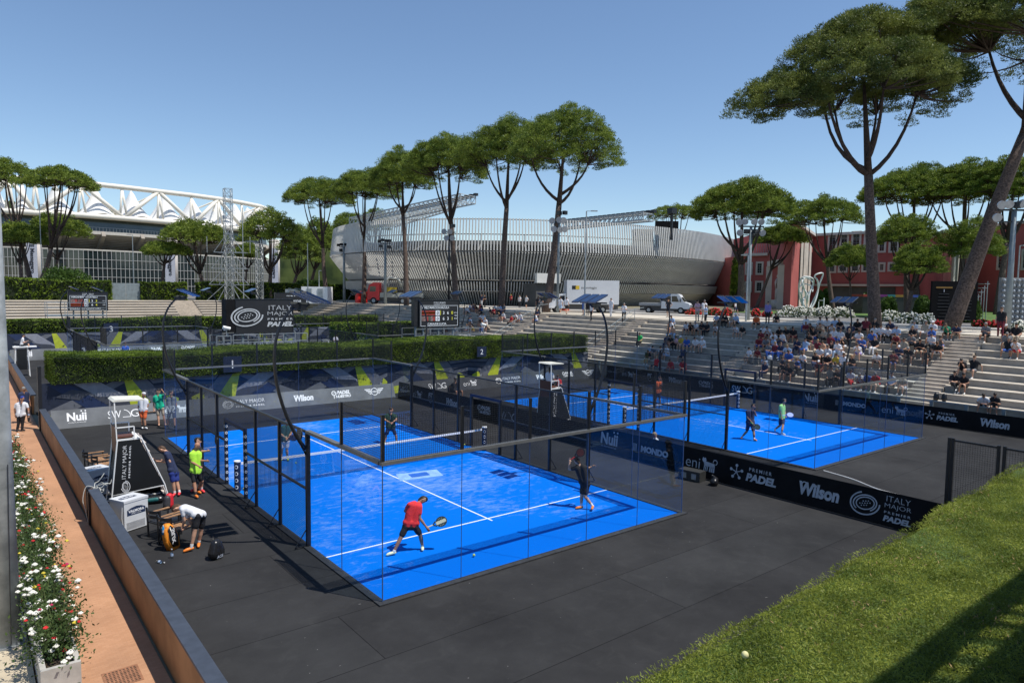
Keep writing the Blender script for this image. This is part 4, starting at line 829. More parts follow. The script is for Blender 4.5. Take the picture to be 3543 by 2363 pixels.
# ================================================================== SILVER ARENA
RT, FW = Vector((math.cos(EUL[2]), math.sin(EUL[2]), 0)), Vector((-math.sin(EUL[2]), math.cos(EUL[2]), 0))
def LD(l, d): return Vector((CAM[0], CAM[1], 0))+RT*l+FW*d
louvre_m = mat('silver_louvre', (.60, .60, .575), .5, .0, .06, .5); arena_dark = mat('arena_dark_structure', (.085, .085, .08), .8, 0, .3, .3); arena_grey = mat('arena_grey_structure', (.17, .165, .155), .8, 0, .2, .3)
def arena():
    cx, cz, a, b, th = 8.6, 157.1, 40.06, 56.66, -.436; c = LD(cx, cz)
    def pt(t, dr=0):
        X, Z = a*math.cos(t), b*math.sin(t); nx, nz = math.cos(t)/a, math.sin(t)/b; k = math.hypot(nx, nz); X += dr*nx/k; Z += dr*nz/k
        return LD(cx+X*math.cos(th)-Z*math.sin(th), cz+X*math.sin(th)+Z*math.cos(th))
    r = wthing('arena_building', 'silver arena wrapped in slanted metal louvres', 'arena', (c.x, c.y, ZT))
    # equal arc steps
    N = 4000; ts = [2*math.pi*i/N for i in range(N+1)]; ps = [pt(t) for t in ts]; L = [0]
    for i in range(N): L.append(L[-1]+(ps[i+1]-ps[i]).length)
    n = int(L[-1]/.46); T = np.interp(np.linspace(0, L[-1], n+1)[:-1], L, ts)
    rg = np.random.default_rng(2)
    def band(z0, r0, z1, r1, w, nm, m=louvre_m, shift=0, dep=.15):
        mb = MB()
        for t in T:
            p, q = pt(t+shift, r0), pt(t, r1); nrm = (pt(t, 1)-pt(t)).normalized()
            mb.bar((p.x, p.y, z0), (q.x, q.y, z1), w, dep, m, up=nrm)
        mb.build(nm, m, r)
    band(12.45, .6, 17.25, .0, .17, 'upper_louvre_band'); band(8.3, -2.6, 12.25, .45, .17, 'middle_louvre_band', shift=.0); band(6.5, -2.4, 7.9, -1.7, .15, 'lower_louvre_band'); band(ZT+.1, -5.6, 6.4, -2.9, .15, 'foot_louvre_band')
    def ring(z0, r0, z1, r1, nm, m, n2=180):
        mb = MB(); P = []; F = []
        for i in range(n2): t = 2*math.pi*i/n2; p, q = pt(t, r0), pt(t, r1); P += [(p.x, p.y, z0), (q.x, q.y, z1)]
        for i in range(n2): k = 2*i; k2 = 2*((i+1) % n2); F.append((k, k2, k2+1, k+1))
        mb.add(P, F, m); mb.build(nm, m, r)
    ring(ZT, -8.5, 8.2, -6.2, 'inner_wall', arena_dark); ring(8.2, -6.2, 13.6, -3.2, 'seating_underside', arena_dark); ring(13.6, -3.2, 14.2, -3.2, 'bowl_rim', arena_grey); ring(8.0, -6.4, 8.0, -2.8, 'walkway_slab', arena_grey)
    mb = MB()
    for z, q in ((12.35, .3), (10.4, -1.2), (8.15, -2.9), (6.45, -2.9), (17.1, -.15), (14.9, -.1), (9.2, -5.2), (10.8, -4.4), (12.1, -3.7)):
        P = [pt(2*math.pi*i/160, q) for i in range(161)]; mb.tube([(p.x, p.y, z) for p in P], .07, 4, cap=False)
    for i in range(72):
        t = 2*math.pi*i/72; p, q, w = pt(t, -7.5), pt(t, -3.3), pt(t, -.4); mb.bar((p.x, p.y, ZT), (q.x, q.y, 13.6), .35, .45); mb.bar((q.x, q.y, 13.6), (w.x, w.y, 12.4), .16); mb.bar((q.x, q.y, 13.8), (q.x, q.y, 15.1), .06)
    mb.build('steel_frame', arena_grey, r)
    # lattice cantilever roofs carrying floodlights
    def lattice(a_, b_, h, w, k, nm, lights=True):
        m = MB(); a_ = Vector(a_); b_ = Vector(b_); side = (b_-a_).cross(Vector((0, 0, 1))).normalized()*w
        for s in (0, 1):
            for z in (0, h): m.bar(a_+side*s+Vector((0, 0, z)), b_+side*s+Vector((0, 0, z)), .22)
        for i in range(k+1):
            p = a_.lerp(b_, i/k); m.bar(p, p+Vector((0, 0, h)), .12).bar(p+side, p+side+Vector((0, 0, h)), .12).bar(p, p+side, .1).bar(p+Vector((0, 0, h)), p+side+Vector((0, 0, h)), .1)
            if i < k: p2 = a_.lerp(b_, (i+1)/k); m.bar(p, p2+Vector((0, 0, h)), .1).bar(p+side, p2+side+Vector((0, 0, h)), .1).bar(p, p2+side, .08)
        m.build(nm, mat('white_lattice', (.50, .52, .52), .5, .2, .1, 1), r)
        if lights:
            f = MB()
            for i in range(k+1): p = a_.lerp(b_, i/k)+Vector((0, 0, h+.45)); f.box((p.x-.35, p.y-.35, p.z-.25), (p.x+.35, p.y+.35, p.z+.25)); f.bar(p, p-Vector((0, 0, .6)), .08)
            f.build('floodlight_row', black_metal, r)
    lattice(W(840, 520, d=150), W(1092, 468, d=135), 1.3, 5, 26, 'lattice_roof_beam'); lattice(W(905, 522, d=160), W(1040, 482, d=148), 1.3, 4, 18, 'lattice_roof_beam', False)
    lattice(W(1290, 528, d=125), W(1500, 508, d=112), 1.1, 3, 20, 'lattice_roof_beam')
    cr = mat('cream_wall', (.48, .45, .36), .8)
    for u0, u1, v in ((1455, 1500, 522), (1562, 1612, 531)):
        p, q = W(u0, 560, d=150), W(u1, 560, d=150); z = W(u0, v+4, d=150).z; e = (q-p); e.z = 0; k = Vector((e.y, -e.x, 0)).normalized()*3
        mb = MB(); z0 = 12.6; P = [p, q, q-k, p-k]; mb.add([(x.x, x.y, zz) for zz in (z0, z) for x in P], [(3,2,1,0),(4,5,6,7),(0,1,5,4),(1,2,6,5),(2,3,7,6),(3,0,4,7)]); mb.build('press_box', cr, r)
        wb = MB()
        for i in range(6): f = p.lerp(q, (i+.3)/6); g_ = p.lerp(q, (i+.6)/6); o_ = k*.003; wb.add([(f.x+o_.x, f.y+o_.y, z-1.4), (g_.x+o_.x, g_.y+o_.y, z-1.4), (g_.x+o_.x, g_.y+o_.y, z-.7), (f.x+o_.x, f.y+o_.y, z-.7)], [(0, 1, 2, 3)])
        wb.build('window_row', arena_dark, r)
    p, q = W(1503, 560, d=124), W(1556, 560, d=124); z = W(1503, 508, d=124).z; MB().bar((p.x, p.y, (z+13)/2), (q.x, q.y, (z+13)/2), .3, z-13).build('black_screen_back', black_vinyl, r)
    p = W(1543, 484, d=110); MB().bar((p.x, p.y, 15), (p.x, p.y, p.z), .3).box((p.x-.6, p.y-.5, p.z-.5), (p.x+.6, p.y+.5, p.z+.4)).build('spotlight_mast', black_metal, r)
    p = W(1240, 688, d=103); MB().box((p.x-2, p.y-1.4, ZT), (p.x+2, p.y+1.4, ZT+3.4)).build('entrance_box', arena_dark, r)
    MB().box((p.x-2.3, p.y-1.9, ZT+3.5), (p.x+2.3, p.y-1.4, ZT+4.9)).build('entrance_sign', louvre_m, r)
arena()

# ================================================================== BIG STADIUM
def stadium():
    cream = mat('stadium_white_steel', (.72, .68, .60), .5, 0, .06, .05); tent = mat('tent_membrane', (.80, .79, .76), .6, 0, .04, .05)
    conc = mat('stadium_concrete', (.30, .265, .225), .85, 0, .2, .15); gl = mat('stadium_glass', (.012, .020, .022), .08, 0, .3, .05, spec=.9); band_g = mat('stadium_band_glass', (.07, .09, .08), .15, 0, .3, .08, spec=.7)
    up = [(-60, 404), (20, 408), (79.6, 413), (184.6, 420), (279.5, 430), (364, 440), (438.6, 448.6), (501, 457), (554, 465.6), (596, 474)]
    U = [W(u, v, z=35.6) for u, v in up]
    e = U[-1]-U[-2]; 
    for k in range(4): e = Matrix.Rotation(R(17), 3, 'Z') @ e; U.append(U[-1]+e*1.0)
    U = [U[0]+(U[0]-U[1])*1.0]+U
    n = len(U); cen = LD(-210, 300); cen.z = 0
    Lr = [Vector((p.x, p.y, 26.4))+((Vector((p.x, p.y, 0))-cen).normalized()*1.0) for p in U]
    r = wthing('stadium_building', 'big stadium with white truss ring and tent roofs', 'stadium', (U[3].x, U[3].y, ZT))
    inw = lambda p, k: Vector((p.x, p.y, p.z))-(Vector((p.x, p.y, 0))-cen).normalized()*k
    MB().tube(U, .75, 10).build('upper_ring_tube', cream, r, smooth=True); MB().tube(Lr, .8, 10).build('lower_ring_tube', cream, r, smooth=True)
    d = MB()
    for i in range(n):
        for s in (-.8, .8): t = (Lr[min(i+1, n-1)]-Lr[max(i-1, 0)]).normalized()*s*1.2; d.tube([U[i], Lr[i]+t], .32, 7)
        if i % 2 == 0:
            for j in (i-1, i+1):
                if 0 <= j < n: d.tube([U[i], Lr[j]], .62, 8); d.tube([inw(U[i], 1)-Vector((0, 0, .5)), inw(Lr[j], 18)+Vector((0, 0, 1.5))], .26, 7)
    d.build('truss_diagonals', cream, r, smooth=True)
    for i in range(n-1):      # tents, one per bay
        a, b_, c, e_ = Lr[i]+Vector((0, 0, .5)), Lr[i+1]+Vector((0, 0, .5)), inw(Lr[i+1], 20)+Vector((0, 0, 1.2)), inw(Lr[i], 20)+Vector((0, 0, 1.2)); m = MB(); P = []; F = []; K = 16
        for y in range(K+1):
            for x in range(K+1):
                s, t = x/K, y/K; p = (a*(1-s)+b_*s)*(1-t)+(e_*(1-s)+c*s)*t; q = max(abs(s-.5), abs(t-.42)*1.0)*2; q = min(1, math.hypot((s-.5)*2, (t-.42)*2)*.95); h = 8.6*(max(0, 1-q))**1.7+.9*math.sin(math.pi*s)*(1-abs(2*t-1))
                P.append(p+Vector((0, 0, h)))
        for y in range(K):
            for x in range(K): k = y*(K+1)+x; F.append((k, k+1, k+K+2, k+K+1))
        m.add(P, F); m.build('tent_roof', tent, r, smooth=True)
    def wallband(z0, z1, k0, k1, m, nm):
        w = MB(); P = []; F = []
        for p in Lr: a = inw(p, k0); b_ = inw(p, k1); P += [(a.x, a.y, z0), (b_.x, b_.y, z1)]
        for i in range(n-1): F.append((2*i, 2*i+2, 2*i+3, 2*i+1))
        w.add(P, F); return w.build(nm, m, r)
    wallband(25.6, 26.0, 2.5, 2.2, conc, 'roof_edge'); wallband(22.2, 25.7, 2.0, 2.4, band_g, 'glass_band'); wallband(21.3, 22.2, .6, .6, mat('pale_slab', (.48, .45, .40), .8), 'slab_edge'); wallband(22.2, 22.21, .6, 3, conc, 'slab_top')
    wallband(16.8, 21.3, 9.5, .9, conc, 'sloping_soffit'); wallband(ZT, 17, 9.6, 9.6, arena_dark, 'recess_wall'); wallband(ZT, 16.5, .0, .0, gl, 'curtain_wall'); wallband(16.5, 16.9, -.25, -.25, mat('pale_slab', (.48, .45, .40), .8), 'curtain_wall_cap')
    mm = MB(); rib = MB()
    for i in range(n-1):
        a, b_ = inw(Lr[i], -.15), inw(Lr[i+1], -.15); K = 9
        for k in range(K): p = a.lerp(b_, k/K); mm.bar((p.x, p.y, ZT), (p.x, p.y, 16.5), .14)
        for z in (6.6, 9.0, 11.5, 14.0): mm.bar((a.x, a.y, z), (b_.x, b_.y, z), .13)
        for k in range(10): z = 16.8+(21.3-16.8)*k/10; w = 9.5-8.6*k/10; p, q = inw(Lr[i], w-.12), inw(Lr[i+1], w-.12); rib.bar((p.x, p.y, z), (q.x, q.y, z), .18)
        for t in (.5,): p = Lr[i].lerp(Lr[i+1], t); q0, q1, q2 = inw(p, 8.0), inw(p, .2), inw(p, 9); rib.bar((q0.x, q0.y, 16.6), (q1.x, q1.y, 21.5), 1.0, 1.6); rib.bar((q0.x, q0.y, ZT), (q0.x, q0.y, 16.8), 1.1)
        for k in range(12): p = inw(Lr[i].lerp(Lr[i+1], k/12), .7); mm.bar((p.x, p.y, 22.2), (p.x, p.y, 23.3), .06)
        p, q = inw(Lr[i], .7), inw(Lr[i+1], .7); mm.bar((p.x, p.y, 23.3), (q.x, q.y, 23.3), .08)
    mm.build('mullions_and_rails', mat('mullion', (.34, .34, .33), .5), r); rib.build('concrete_ribs', conc, r)
    for u in (82, 396, 632):
        p = W(u, 560, d=176 if u < 200 else (188 if u < 500 else 212)); z1 = 21.2
        c_ = MB().tube([(p.x, p.y, ZT), (p.x, p.y, z1)], 1.25, 16).build('round_column', mat('pale_column', (.55, .50, .46), .8), r, smooth=True)
        bb = MB(); w = 1.35; q = Vector((p.x, p.y, 0))-FW*1.6; e = RT*w; bb.add([(q-e)+Vector((0, 0, ZT)), (q+e)+Vector((0, 0, ZT)), (q+e)+Vector((0, 0, 18.5)), (q-e)+Vector((0, 0, 18.5))], [(0, 1, 2, 3)]); q2 = q+FW*.06; bb.add([(q2-e)+Vector((0, 0, ZT)), (q2+e)+Vector((0, 0, ZT)), (q2+e)+Vector((0, 0, 18.5)), (q2-e)+Vector((0, 0, 18.5))], [(3, 2, 1, 0)])
        pb = bb.build('hanging_banner', mat('pale_banner', (.58, .58, .64), .6), r)
        a_, F_ = tmesh('Il Messaggero', 1, 0, .03); sc = 7.2/np.ptp(a_[:, 0]); cc = q+Vector((0, 0, 13.0))-FW*.03
        MB().add([cc+Vector((0, 0, 1))*(-v[0]*sc)+RT*(v[1]*sc*1.1) for v in a_], F_).build('lettering', mat('black_ink', (.02, .02, .03), .6), pb)
        ob = MB(); cc = q+Vector((0, 0, 6.6))-FW*.03; ob.add([cc+RT*(1.0*math.cos(t))+Vector((0, 0, 1.0*math.sin(t))) for t in [2*math.pi*k/20 for k in range(20)]], [tuple(range(20))]); ob.build('round_emblem', mat('ink_navy', (.02, .03, .10), .6), pb)
stadium()
# scaffold tower and lattice masts in front of it
def lattice_mast(u, v0, v1, d, w, label, m, base=0, group=None):
    p = W(u, v0, d=d); z1 = W(u, v1, d=d).z; r = wthing('lattice_mast', label, 'scaffold tower', (p.x, p.y, ZT), group); mb = MB(); C4 = [Vector((p.x+sx*w/2, p.y+sy*w/2, 0)) for sx, sy in ((-1,-1),(1,-1),(1,1),(-1,1))]
    n = int((z1-ZT)/w/1.05); t = .055*max(1, w/1.1)
    for c in C4: mb.bar(c+Vector((0, 0, ZT)), c+Vector((0, 0, z1)), t*1.4)
    for i in range(n+1):
        z = ZT+(z1-ZT)*i/n
        for k in range(4):
            a, b_ = C4[k], C4[(k+1) % 4]; mb.bar(a+Vector((0, 0, z)), b_+Vector((0, 0, z)), t)
            if i < n: z2 = ZT+(z1-ZT)*(i+1)/n; mb.bar(a+Vector((0, 0, z)), b_+Vector((0, 0, z2)), t); mb.bar(b_+Vector((0, 0, z)), a+Vector((0, 0, z2)), t*.7)
    mb.build('tower_frame', m, r)
    if base:
        b = MB(); 
        for lev in range(4):
            z = ZT+lev*2.7; hh = base*(1.05-.12*lev)
            for dx in (-1, -.5, .5, 1): b.bar((p.x+RT.x*dx*hh, p.y+RT.y*dx*hh, z), (p.x, p.y, z+3.4), .09)
            b.bar((p.x-RT.x*hh, p.y-RT.y*hh, z), (p.x+RT.x*hh, p.y+RT.y*hh, z), .09); b.bar((p.x-RT.x*hh+FW.x*2, p.y-RT.y*hh+FW.y*2, z), (p.x+RT.x*hh+FW.x*2, p.y+RT.y*hh+FW.y*2, z), .09)
            for s in (-1, 1): b.bar((p.x+RT.x*hh*s, p.y+RT.y*hh*s, z), (p.x+RT.x*hh*s+FW.x*2, p.y+RT.y*hh*s+FW.y*2, z), .08); b.bar((p.x+RT.x*base*s, p.y+RT.y*base*s, ZT), (p.x+RT.x*base*s, p.y+RT.y*base*s, z+2.6), .09)
        b.build('scaffold_base', m, r)
lattice_mast(526, 650, 436, 116, 1.15, 'tall steel scaffold tower before the stadium', steel, 3.6)
lattice_mast(596, 650, 560, 118, .95, 'white lattice mast right of the scaffold tower', steel)

# ================================================================== RED BUILDING
red_m = mat('red_plaster', (.42, .105, .092), .85, 0, .16, .12, col2=(.50, .135, .12)); trim = mat('pale_stone_trim', (.60, .54, .47), .8, 0, .1, .5); win_g = mat('window_glass_dark', (.02, .025, .03), .1, 0, .2, .3, spec=.8)
rb = wthing('red_building', 'large red plaster building with pale window frames behind the pines', 'building', tuple(W(1900, 690, d=120).xy)+(ZT,))
def PV(u, d): p = W(u, 660, d=d); return Vector((p.x, p.y, 0))
def on(u, v, a, b):
    d = (W(u, v, d=1)-Vector(CAM)); n = Vector((b.y-a.y, -(b.x-a.x), 0)); c = Vector(CAM); t = (a-c).dot(n)/d.dot(n); return c+d*t
def solid(pts, z0, z1, nm, m): MB().add([(p.x, p.y, z) for z in (z0, z1) for p in pts], [tuple(range(len(pts)-1, -1, -1)), tuple(range(len(pts), 2*len(pts)))]+[(i, (i+1) % len(pts), len(pts)+(i+1) % len(pts), len(pts)+i) for i in range(len(pts))], m).build(nm, m, rb)
P0, P1, P2, P3, P4, P5, P6, P7, P8 = PV(1690, 122), PV(1761, 118), PV(1815.5, 104), PV(1863, 128), PV(2110, 116), PV(2164, 96), PV(2232, 112), PV(2266, 110), PV(2520, 92)
bk = lambda p, k=30: p+FW*k
solid([P0, P1, bk(P1, 34), bk(P0, 30)], ZT, 13.2, 'low_wing_wall', red_m); solid([P1, P2, P3, bk(P3, 20), bk(P1, 36)], ZT, 17.3, 'corner_block_wall', red_m)
solid([P3, P4, bk(P4, 25), bk(P3, 20)], ZT, 17.4, 'main_wing_wall', red_m); solid([P4, P5, P6, bk(P6, 25), bk(P4, 25)], ZT, 15.4, 'second_block_wall', red_m); solid([P6, P8, bk(P8, 30), bk(P6, 25)], ZT, 17.6, 'right_wing_wall', red_m)
cop = MB()
for a, b_, z in ((P0, P1, 13.2), (P1, P2, 17.3), (P2, P3, 17.3), (P3, P4, 17.4), (P4, P5, 15.4), (P5, P6, 15.4), (P6, P8, 17.6)): cop.bar(a+Vector((0, 0, z+.16))-FW*.1, b_+Vector((0, 0, z+.16))-FW*.1, .9, .45)
cop.build('coping', trim, rb)
def window(u0, u1, v0, v1, a, b, bars=3, fr=.14):
    c = [on(u0, v1, a, b), on(u1, v1, a, b), on(u1, v0, a, b), on(u0, v0, a, b)]
    z0, z1 = (c[0].z+c[1].z)/2, (c[2].z+c[3].z)/2; e = (c[1]-c[0]); e.z = 0; L = e.length; e.normalize(); n = Vector((e.y, -e.x, 0)); o = Vector((c[0].x, c[0].y, 0)); T_ = .32
    if n.dot(FW) > 0: n = -n
    f = MB()
    for x0, x1, y0, y1 in ((-T_, 0, z0-T_, z1+T_), (L, L+T_, z0-T_, z1+T_), (0, L, z0-T_, z0), (0, L, z1, z1+T_)):
        P = [o+e*x0, o+e*x1]; P = [P[0]+n*.14, P[1]+n*.14, P[1]-n*.1, P[0]-n*.1]; f.add([(p.x, p.y, z) for z in (y0, y1) for p in P], [(3,2,1,0),(4,5,6,7),(0,1,5,4),(1,2,6,5),(2,3,7,6),(3,0,4,7)])
    w = f.build('window', trim, rb)
    q = MB(); P = [o+n*.02, o+e*L+n*.02]; q.add([(P[0].x, P[0].y, z0), (P[1].x, P[1].y, z0), (P[1].x, P[1].y, z1), (P[0].x, P[0].y, z1)], [(0, 1, 2, 3)]); q.build('pane', win_g, w)
    m = MB(); 
    for k in range(1, bars+1): z = z0+(z1-z0)*k/(bars+1); m.bar((P[0]+n*.04)+Vector((0, 0, z)), (P[1]+n*.04)+Vector((0, 0, z)), .055)
    c_ = (P[0]+P[1])/2+n*.04; m.bar(c_+Vector((0, 0, z0)), c_+Vector((0, 0, z1)), .055); m.build('glazing_bars', mat('glazing_bar_grey', (.22, .25, .24), .6), w)
Z4 = lambda x, y: ((2343+x/1.959)/1.50702, (700+y/1.959)/1.50702)
for x0, x1, y0, y1, a, b_ in [(472, 500, 420, 480, P0, P1), (545, 573, 415, 480, P0, P1), (465, 495, 548, 600, P0, P1), (540, 572, 545, 600, P0, P1),
    (1030, 1070, 222, 355, P3, P4), (1110, 1148, 215, 350, P3, P4), (1190, 1232, 208, 345, P3, P4), (1275, 1300, 205, 340, P3, P4), (1372, 1402, 212, 330, P3, P4), (1446, 1490, 215, 330, P3, P4),
    (1030, 1066, 432, 468, P3, P4), (1102, 1146, 430, 466, P3, P4), (1186, 1226, 428, 464, P3, P4), (1262, 1300, 425, 462, P3, P4), (1376, 1398, 420, 460, P3, P4), (1440, 1480, 418, 458, P3, P4),
    (2178, 2220, 360, 445, P6, P8), (2344, 2400, 330, 445, P6, P8), (2440, 2500, 330, 445, P6, P8)]:
    u0, v0 = Z4(x0, y0); u1, v1 = Z4(x1, y1); window(u0, u1, v0, v1, a, b_)
f = MB()      # tall pale fins between dark strips on the sunlit faces
for a, b_, us in ((P2, P3, (826, 848, 862, 884)), (P5, P6, (1858, 1888, 1960))):
    for x in us:
        u, _ = Z4(x, 0); p = on(u, 640, a, b_); MB().bar((p.x, p.y, ZT), (p.x, p.y, 16.2 if a is P2 else 14.4), .7, .7).build('entrance_fin', trim, rb)

for a, b_, x0, x1 in ((P2, P3, 822, 905), (P5, P6, 1862, 1955)):
    p, q = on(Z4(x0, 0)[0], 640, a, b_), on(Z4(x1, 0)[0], 640, a, b_); n = Vector((q.y-p.y, -(q.x-p.x), 0)).normalized()*.12; MB().add([(p.x+n.x, p.y+n.y, ZT), (q.x+n.x, q.y+n.y, ZT), (q.x+n.x, q.y+n.y, 14.2), (p.x+n.x, p.y+n.y, 14.2)], [(0, 1, 2, 3)]).build('entrance_glazing', win_g, rb)
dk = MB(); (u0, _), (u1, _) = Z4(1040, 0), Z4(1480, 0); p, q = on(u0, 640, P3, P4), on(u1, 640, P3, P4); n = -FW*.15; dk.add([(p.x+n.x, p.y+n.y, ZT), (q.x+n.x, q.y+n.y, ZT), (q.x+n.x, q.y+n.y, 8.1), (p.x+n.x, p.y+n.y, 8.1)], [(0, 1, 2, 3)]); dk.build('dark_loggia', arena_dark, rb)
MB().bar(P3+Vector((0, 0, 8.4))-FW*.3, P4+Vector((0, 0, 8.4))-FW*.3, .8, .35).build('string_course', trim, rb)
nb = MB(); a_, b2 = on(Z4(632, 0)[0], 660, P1, P2), on(Z4(712, 0)[0], 660, P1, P2)      # stone portal with a niche
for p in (a_, b2): nb.bar((p.x, p.y, ZT), (p.x, p.y, 11.2), 1.1, 1.1)
nb.bar((a_.x, a_.y, 11.6), (b2.x, b2.y, 11.6), 1.4, .9); nb.build('stone_portal', trim, rb)
st = wthing('statue', 'pale statue with raised arm standing in the portal of the red building', 'statue', (*on(Z4(664, 0)[0], 660, P1, P2).xy, ZT)); p = Vector(st.location)-FW*1.2
sm = MB(); sm.box((p.x-.7, p.y-.7, ZT), (p.x+.7, p.y+.7, ZT+1.4)); sm.tube([p+Vector((-.3, 0, 1.4)), p+Vector((-.2, 0, 2.8)), p+Vector((0, 0, 3.4))], [.28, .34, .3], 8).tube([p+Vector((.35, 0, 1.4)), p+Vector((.25, 0, 2.8)), p+Vector((0, 0, 3.4))], [.28, .34, .3], 8).tube([p+Vector((0, 0, 3.2)), p+Vector((0, 0, 4.3)), p+Vector((0, 0, 4.9))], [.42, .55, .25], 10).ball(p+Vector((0, 0, 5.2)), .28).tube([p+Vector((.5, 0, 4.7)), p+Vector((.8, 0, 5.3)), p+Vector((.2, 0, 5.8))], [.16, .14, .1], 7).tube([p+Vector((-.5, 0, 4.7)), p+Vector((-.7, 0, 3.8)), p+Vector((-.4, 0, 3.3))], [.16, .14, .1], 7); sm.build('statue_figure', mat('marble', (.62, .58, .52), .6), st, smooth=True)
fn = wthing('fence', 'thin railing on top of the low red wing', 'railing', ((P0.x+P1.x)/2, (P0.y+P1.y)/2, 13.4)); mb = MB()
for i in range(14): p = P0.lerp(P1, i/13); mb.bar((p.x, p.y, 13.4), (p.x, p.y, 15.3), .06)
mb.bar(P0+Vector((0, 0, 15.3)), P1+Vector((0, 0, 15.3)), .06); mb.build('rail', pole_grey, fn)

# ================================================================== MASTS, LAMPS, SCREENS
def foot(u, v): return W(u, v, z=ZT)
def mast(u, v, vtop, label, heads, group='floodlight masts', rad=.13, base=None, crossw=1.6, m=pole_grey, hr=.32):
    b = base or foot(u, v); b = Vector(b); d = depth(b); zt = W(u, vtop, d=d).z; r = wthing('floodlight_mast', label, 'floodlight', tuple(b), group)
    MB().tube([b, (b.x, b.y, zt)], [rad*1.25, rad*.8], 10).build('mast_pole', m, r, smooth=True)
    cb = MB(); c = Vector((b.x, b.y, zt)); cb.bar(c-RT*crossw/2, c+RT*crossw/2, .08, .12).bar(c-RT*crossw/2-Vector((0, 0, .75)), c+RT*crossw/2-Vector((0, 0, .75)), .06, .08); cb.build('cross_arm', black_metal, r)
    hm_ = mat('lamp_face_grey', (.38, .40, .42), .25, .1, .15, 3)
    for dx, dz, kind in heads:
        p = c+RT*dx+Vector((0, 0, dz))-FW*.15; h = MB()
        if kind == 'r':
            ax = (RT*.25*(1 if dx > 0 else -1)-FW*1-Vector((0, 0, .35))).normalized(); h.tube([p-ax*.25, p-ax*.05, p+ax*.12], [.12, hr, hr*1.05], 14)
            h.build('round_lamp', hm_, r, smooth=False)
        else: h.box((p.x-.24, p.y-.16, p.z-.2), (p.x+.24, p.y+.16, p.z+.2)); h.build('box_lamp', black_metal, r)
    return r
mast(1281, 719, 512, 'floodlight mast with six round lamps right of the tallest pine', [(-.75, .15, 'r'), (0, .25, 'r'), (.45, .2, 'r'), (-.55, -.75, 'r'), (.1, -.8, 'r'), (.6, -.75, 'r'), (.0, .95, 'b'), (.6, 1.0, 'b')], base=(38.9, 33.1, ZT))
mast(1728, 737, 522, 'floodlight mast with round lamps beside the white sculpture', [(-1.1, .35, 'r'), (-.6, .4, 'r'), (.2, .4, 'r'), (.8, .4, 'r'), (-1.0, -.55, 'r'), (-.4, -.45, 'b'), (.35, -.45, 'b'), (.95, -.55, 'r')], base=(42.3, 12.0, ZT), crossw=2.2, rad=.15, hr=.27)
mast(2312, 752, 485, 'tall floodlight mast at the right edge', [(-.95, .3, 'r'), (-.5, .35, 'r'), (.35, .4, 'r'), (.05, .3, 'b'), (.8, .3, 'r'), (-1.2, -.5, 'r')], base=(41.3, -7.6, ZT), crossw=2.2, rad=.17, hr=.26)
mast(893, 690, 560, 'floodlight mast with a cluster of lamps beside the crane truck', [(-.9, .3, 'b'), (-.4, .5, 'b'), (.2, .4, 'b'), (.7, .4, 'b'), (-.7, -.4, 'b'), (.6, -.5, 'b')], base=(38.5, 71.5, ZT), rad=.2)
mast(797, 690, 568, 'floodlight mast left of the crane truck', [(-.9, .3, 'b'), (-.4, .4, 'b'), (.3, .4, 'b'), (.8, .3, 'b'), (-.5, -.5, 'b'), (.7, -.5, 'b')], base=(38.3, 85.5, ZT), rad=.2)
mast(1056, 690, 535, 'dark floodlight mast behind the blue scoreboard', [(-.6, .1, 'r'), (.1, .1, 'r'), (-.3, -.7, 'r'), (.4, -.7, 'r'), (.5, .8, 'b')], base=(36.2, 50.5, ZT), m=black_metal)
def street_lamp(u, v, vtop, label, m=steel, arm=.9, d=None):
    b = foot(u, v) if d is None else Vector((*W(u, v, d=d).xy, ZT)); d = depth(b); zt = W(u, vtop, d=d).z; r = wthing('street_lamp', label, 'street lamp', tuple(b), 'slim street lamps')
    MB().tube([b, (b.x, b.y, zt)], [.09, .055], 8).build('lamp_pole', m, r); c = Vector((b.x, b.y, zt)); MB().bar(c, c+RT*arm, .05).bar(c+RT*arm*.45+Vector((0, 0, .02)), c+RT*arm*1.15+Vector((0, 0, .02)), .26, .09).build('lamp_head', m, r)
street_lamp(1342, 706, 487, 'slim street lamp in front of the arena near the white truck', d=66); street_lamp(1713, 720, 587, 'slim lamp left of the floodlight mast by the sculpture', d=58, arm=-.5)
street_lamp(307, 650, 540, 'slim lamp between the round bush and the banner pillar', d=116, arm=-.8); street_lamp(559, 650, 480, 'tall slim lamp right of the scaffold tower', d=115, arm=0.05); street_lamp(97, 650, 472, 'lamp with a disc head beside the leaning pine', d=119, arm=.6); street_lamp(733, 690, 622, 'short lamp by the white container', d=105, arm=.3)
street_lamp(707, 692, 560, 'dark street pole left of the arena', d=100, arm=.05, m=pole_grey); street_lamp(2330, 740, 565, 'slim lamp behind the right floodlight mast', d=64, arm=.4)
